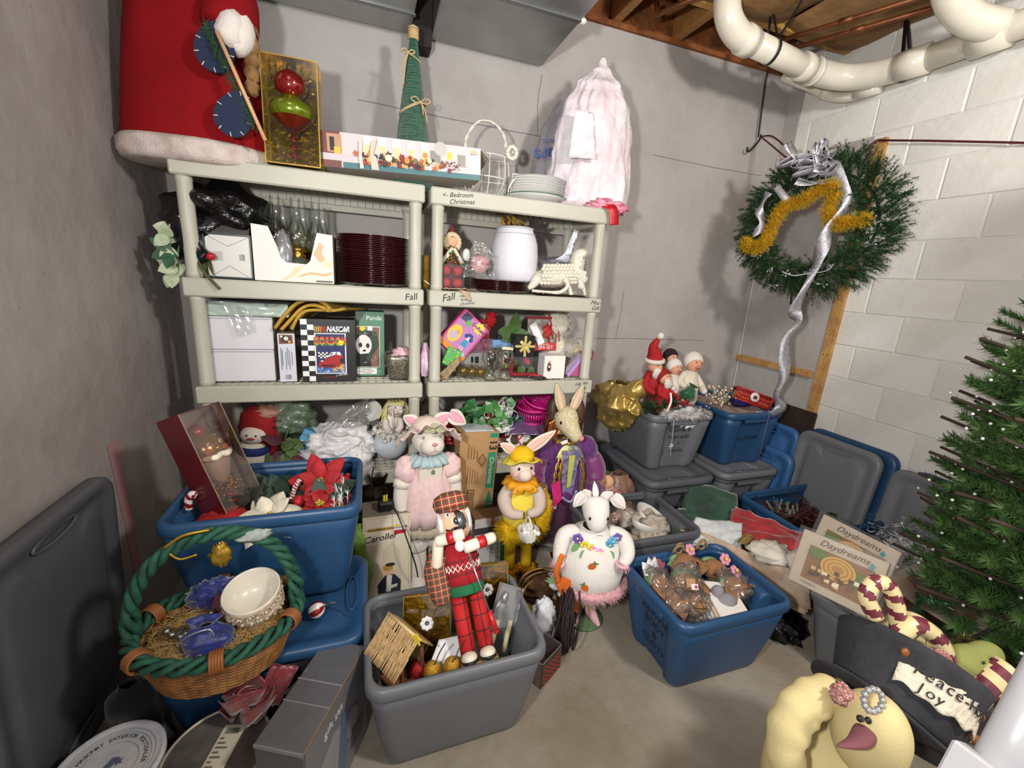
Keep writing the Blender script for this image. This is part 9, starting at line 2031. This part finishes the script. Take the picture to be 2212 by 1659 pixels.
mb=MB(); mb.grid(lambda u,v:hpt(2*PI*u,-.012*v+.03*v*cos(2*PI*u)**2*(1 if cos(2*PI*u)>0 else -.4),hr(0)+.032*v*(1+.7*max(0,cos(2*PI*u)))),56,6,0,cu=True); mb.build('hat_brim',M_hat,t,solid=.007)
aa0=None
# the side of the crown turned to the room
fdir=-V((0,1,0)); fd=(fdir-a_*fdir.dot(a_)).normalized(); ang0=math.atan2(fd.dot(e2),fd.dot(e1))
sg=1 if e1.cross(fd).dot(a_)>0 else -1
mb=MB(); mb.grid(lambda u,v:hpt(ang0-sg*(.95-1.85*u),.055+.075*v+.010*nz(u*5,v*2)+.004*sin(u*30),hr(.09)+.005+.003*nz(u*9,v*5)),30,8); band=mb.build('cloth_band',mat('cfc6b4',.9,bump=.5,bs=60,var=.12,vs=20),t,solid=.002)
def bandtext(s,u0,du,v,size):
    for i,ch in enumerate(s):
        u=u0+du*i; ang=ang0-sg*(.95-1.85*u); ss=.055+.075*v; p=V(hpt(ang,ss,hr(.09)+.0095)); nn=(e1*cos(ang)+e2*sin(ang)).normalized(); yy=a_; xx=yy.cross(nn).normalized()
        if ch!=' ': o=txt(ch,size,band,ink,tuple(p),Matrix(((xx.x,yy.x,nn.x),(xx.y,yy.y,nn.y),(xx.z,yy.z,nn.z))).to_euler('XYZ'),shear=.15,name='lettering')
bandtext('Peace-Hope',.13,.074,.66,.036); bandtext('Joy',.17,.07,.22,.032)
for u,v in ((.02,.95),(.97,.8),(.93,.1)):
    ang=ang0-sg*(.95-1.85*u); p=hpt(ang,.055+.075*v,hr(.09)+.008); mb=MB(); mb.ell(p,(.011,.008,.011)); mb.build('button',mat('7a4a20',.4),t)
mb=MB()
p=V(hpt(ang0+sg*(-.95),-.0,hr(0)+.02))
for k in range(12): a=2*PI*k/12; mb.ell((-.098+.020*cos(a),-.112,.127+.024*sin(a)),.007,0,6,5)
mb.build('jewel_ring',mat('c5c6c9',.2,metal=.7),hat)
mb=MB(); crumple(mb,(-.10,-.03,.079),(.022,.02,.022),4,.5); mb.build('checked_scrap',plaidmat('b9a294','8d3440','8d3440',120,'XZ'),t)
def inS(p): return tuple(S0+Mloc@V(p))
rotS=tuple(Mloc.to_euler('XYZ'))
cane([(.117,.055,.10),(.108,.055,.193),(.100,.055,.25),(.077,.055,.293),(.044,.055,.293),(.029,.055,.26),(.051,.055,.212)],.019,'stuffed cream and maroon candy cane hooking up out of the black hat',S0,rotS,'cfc090','6a2c3a','stuffed_candy_cane',7)
cane([(.084,.04,.161),(.130,.04,.199),(.184,.045,.173),(.218,.05,.121),(.236,.06,.06)],.022,'stuffed candy cane bending over the rim of the black hat',S0,rotS,'cfc090','6a2c3a','stuffed_candy_cane',4)
cane([(.255,.05,-.02),(.319,.06,.027),(.389,.06,.08)],.032,'thick striped cream and maroon cane end beside the white pole',S0,rotS,'cfc090','6a2c3a','stuffed_candy_cane',4)
t=thing('cream_cloth_ball','cream stitched cloth ball in the black hat under the candy cane','ornament',S0,rotS); mb=MB(); mb.ell((.175,.095,.135),(.062,.055,.065),0,24,16); mb.build('ball',M_crm,t); mb=MB(); mb.tube([(.160,.037,.165),(.155,.037,.11)],.0012,4); mb.build('seam_stitch',mat('7a6a44',.8),t)
t=thing('plaid_bow_ties','red checked fabric ties knotted on the candy canes','ribbon',S0,rotS); mb=MB()
for p,d in (((.10,.02,.135),(-.3,-.2,-1)),((.12,.02,.15),(.8,-.2,-.2)),((.16,.025,.145),(.8,-.1,-.4))): leaf(mb,p,d,(0,-1,.2),.06,.03,0,.1,.3)
mb.build('ties',plaidmat('b9988c','7e2430','7e2430',130,'XZ'),t,solid=.003)
t=thing('green_star_pillow','olive green stuffed shape printed with black stars in the hat','ornament',S0,rotS)
mb=MB(); mb.at((.305,.10,.055),(0,-.25,0)); mb.ell((0,0,0),(.115,.04,.052),0,30,18); mb.ell((.07,0,.012),(.05,.03,.036),0,20,12); pb=mb.build('pillow_body',mat('83884a',.9,bump=.25,bs=180,var=.08,vs=12),t)
for i in range(16):
    x=-.08+.024*(i%7)+rnd.uniform(-.004,.004); z=-.022+.022*(i//6)+rnd.uniform(-.004,.004); q=max(0.05,1-(x/.115)**2-(z/.052)**2); y=-.04*math.sqrt(q)-.0012
    mb=MB(); mb.at((.305,.10,.055),(0,-.25,0)); P_=star(x,z,.0075,5,.4,rnd.uniform(0,6)); mb.add([(a,y-.001,b) for a,b in P_],[tuple(range(10))],0,False); mb.build('printed_star',mat('1c2018',.8),pb)
# ================================================================ white plastic pole in the very foreground
t=thing('white_pole','thick white plastic pole with a square sleeve in the near corner of the view','pole',(0,0,0))
pa,pb_=V((.726,.167,.990)),V((.814,.181,1.16)); d=(pb_-pa).normalized()
mb=MB(); mb.tube([pa-d*.09,pa,pb_],.0235,28); mb.build('pole_tube',mat('a9a9ac',.35,spec=.4),t)
mb=MB(); z=d; x=V((1,0,0)); x=(x-z*x.dot(z)).normalized(); y=z.cross(x); mb.T=basis(tuple(pa-d*.055),x,y,z); mb.box((-.012,0,-.02),(.066,.06,.066),bev=.003); mb.build('square_sleeve',mat('adadb0',.35,spec=.4),t)
mb=MB(); q=pa-d*.09; mb.tube([q,(q.x-.05,q.y-.01,.02)],.0235,20); mb.lathe([(0,0),(.06,0),(.06,.02),(0,.02)],20); mb.m=mb.m; mb.build('lower_tube',mat('a9a9ac',.35,spec=.4),t)
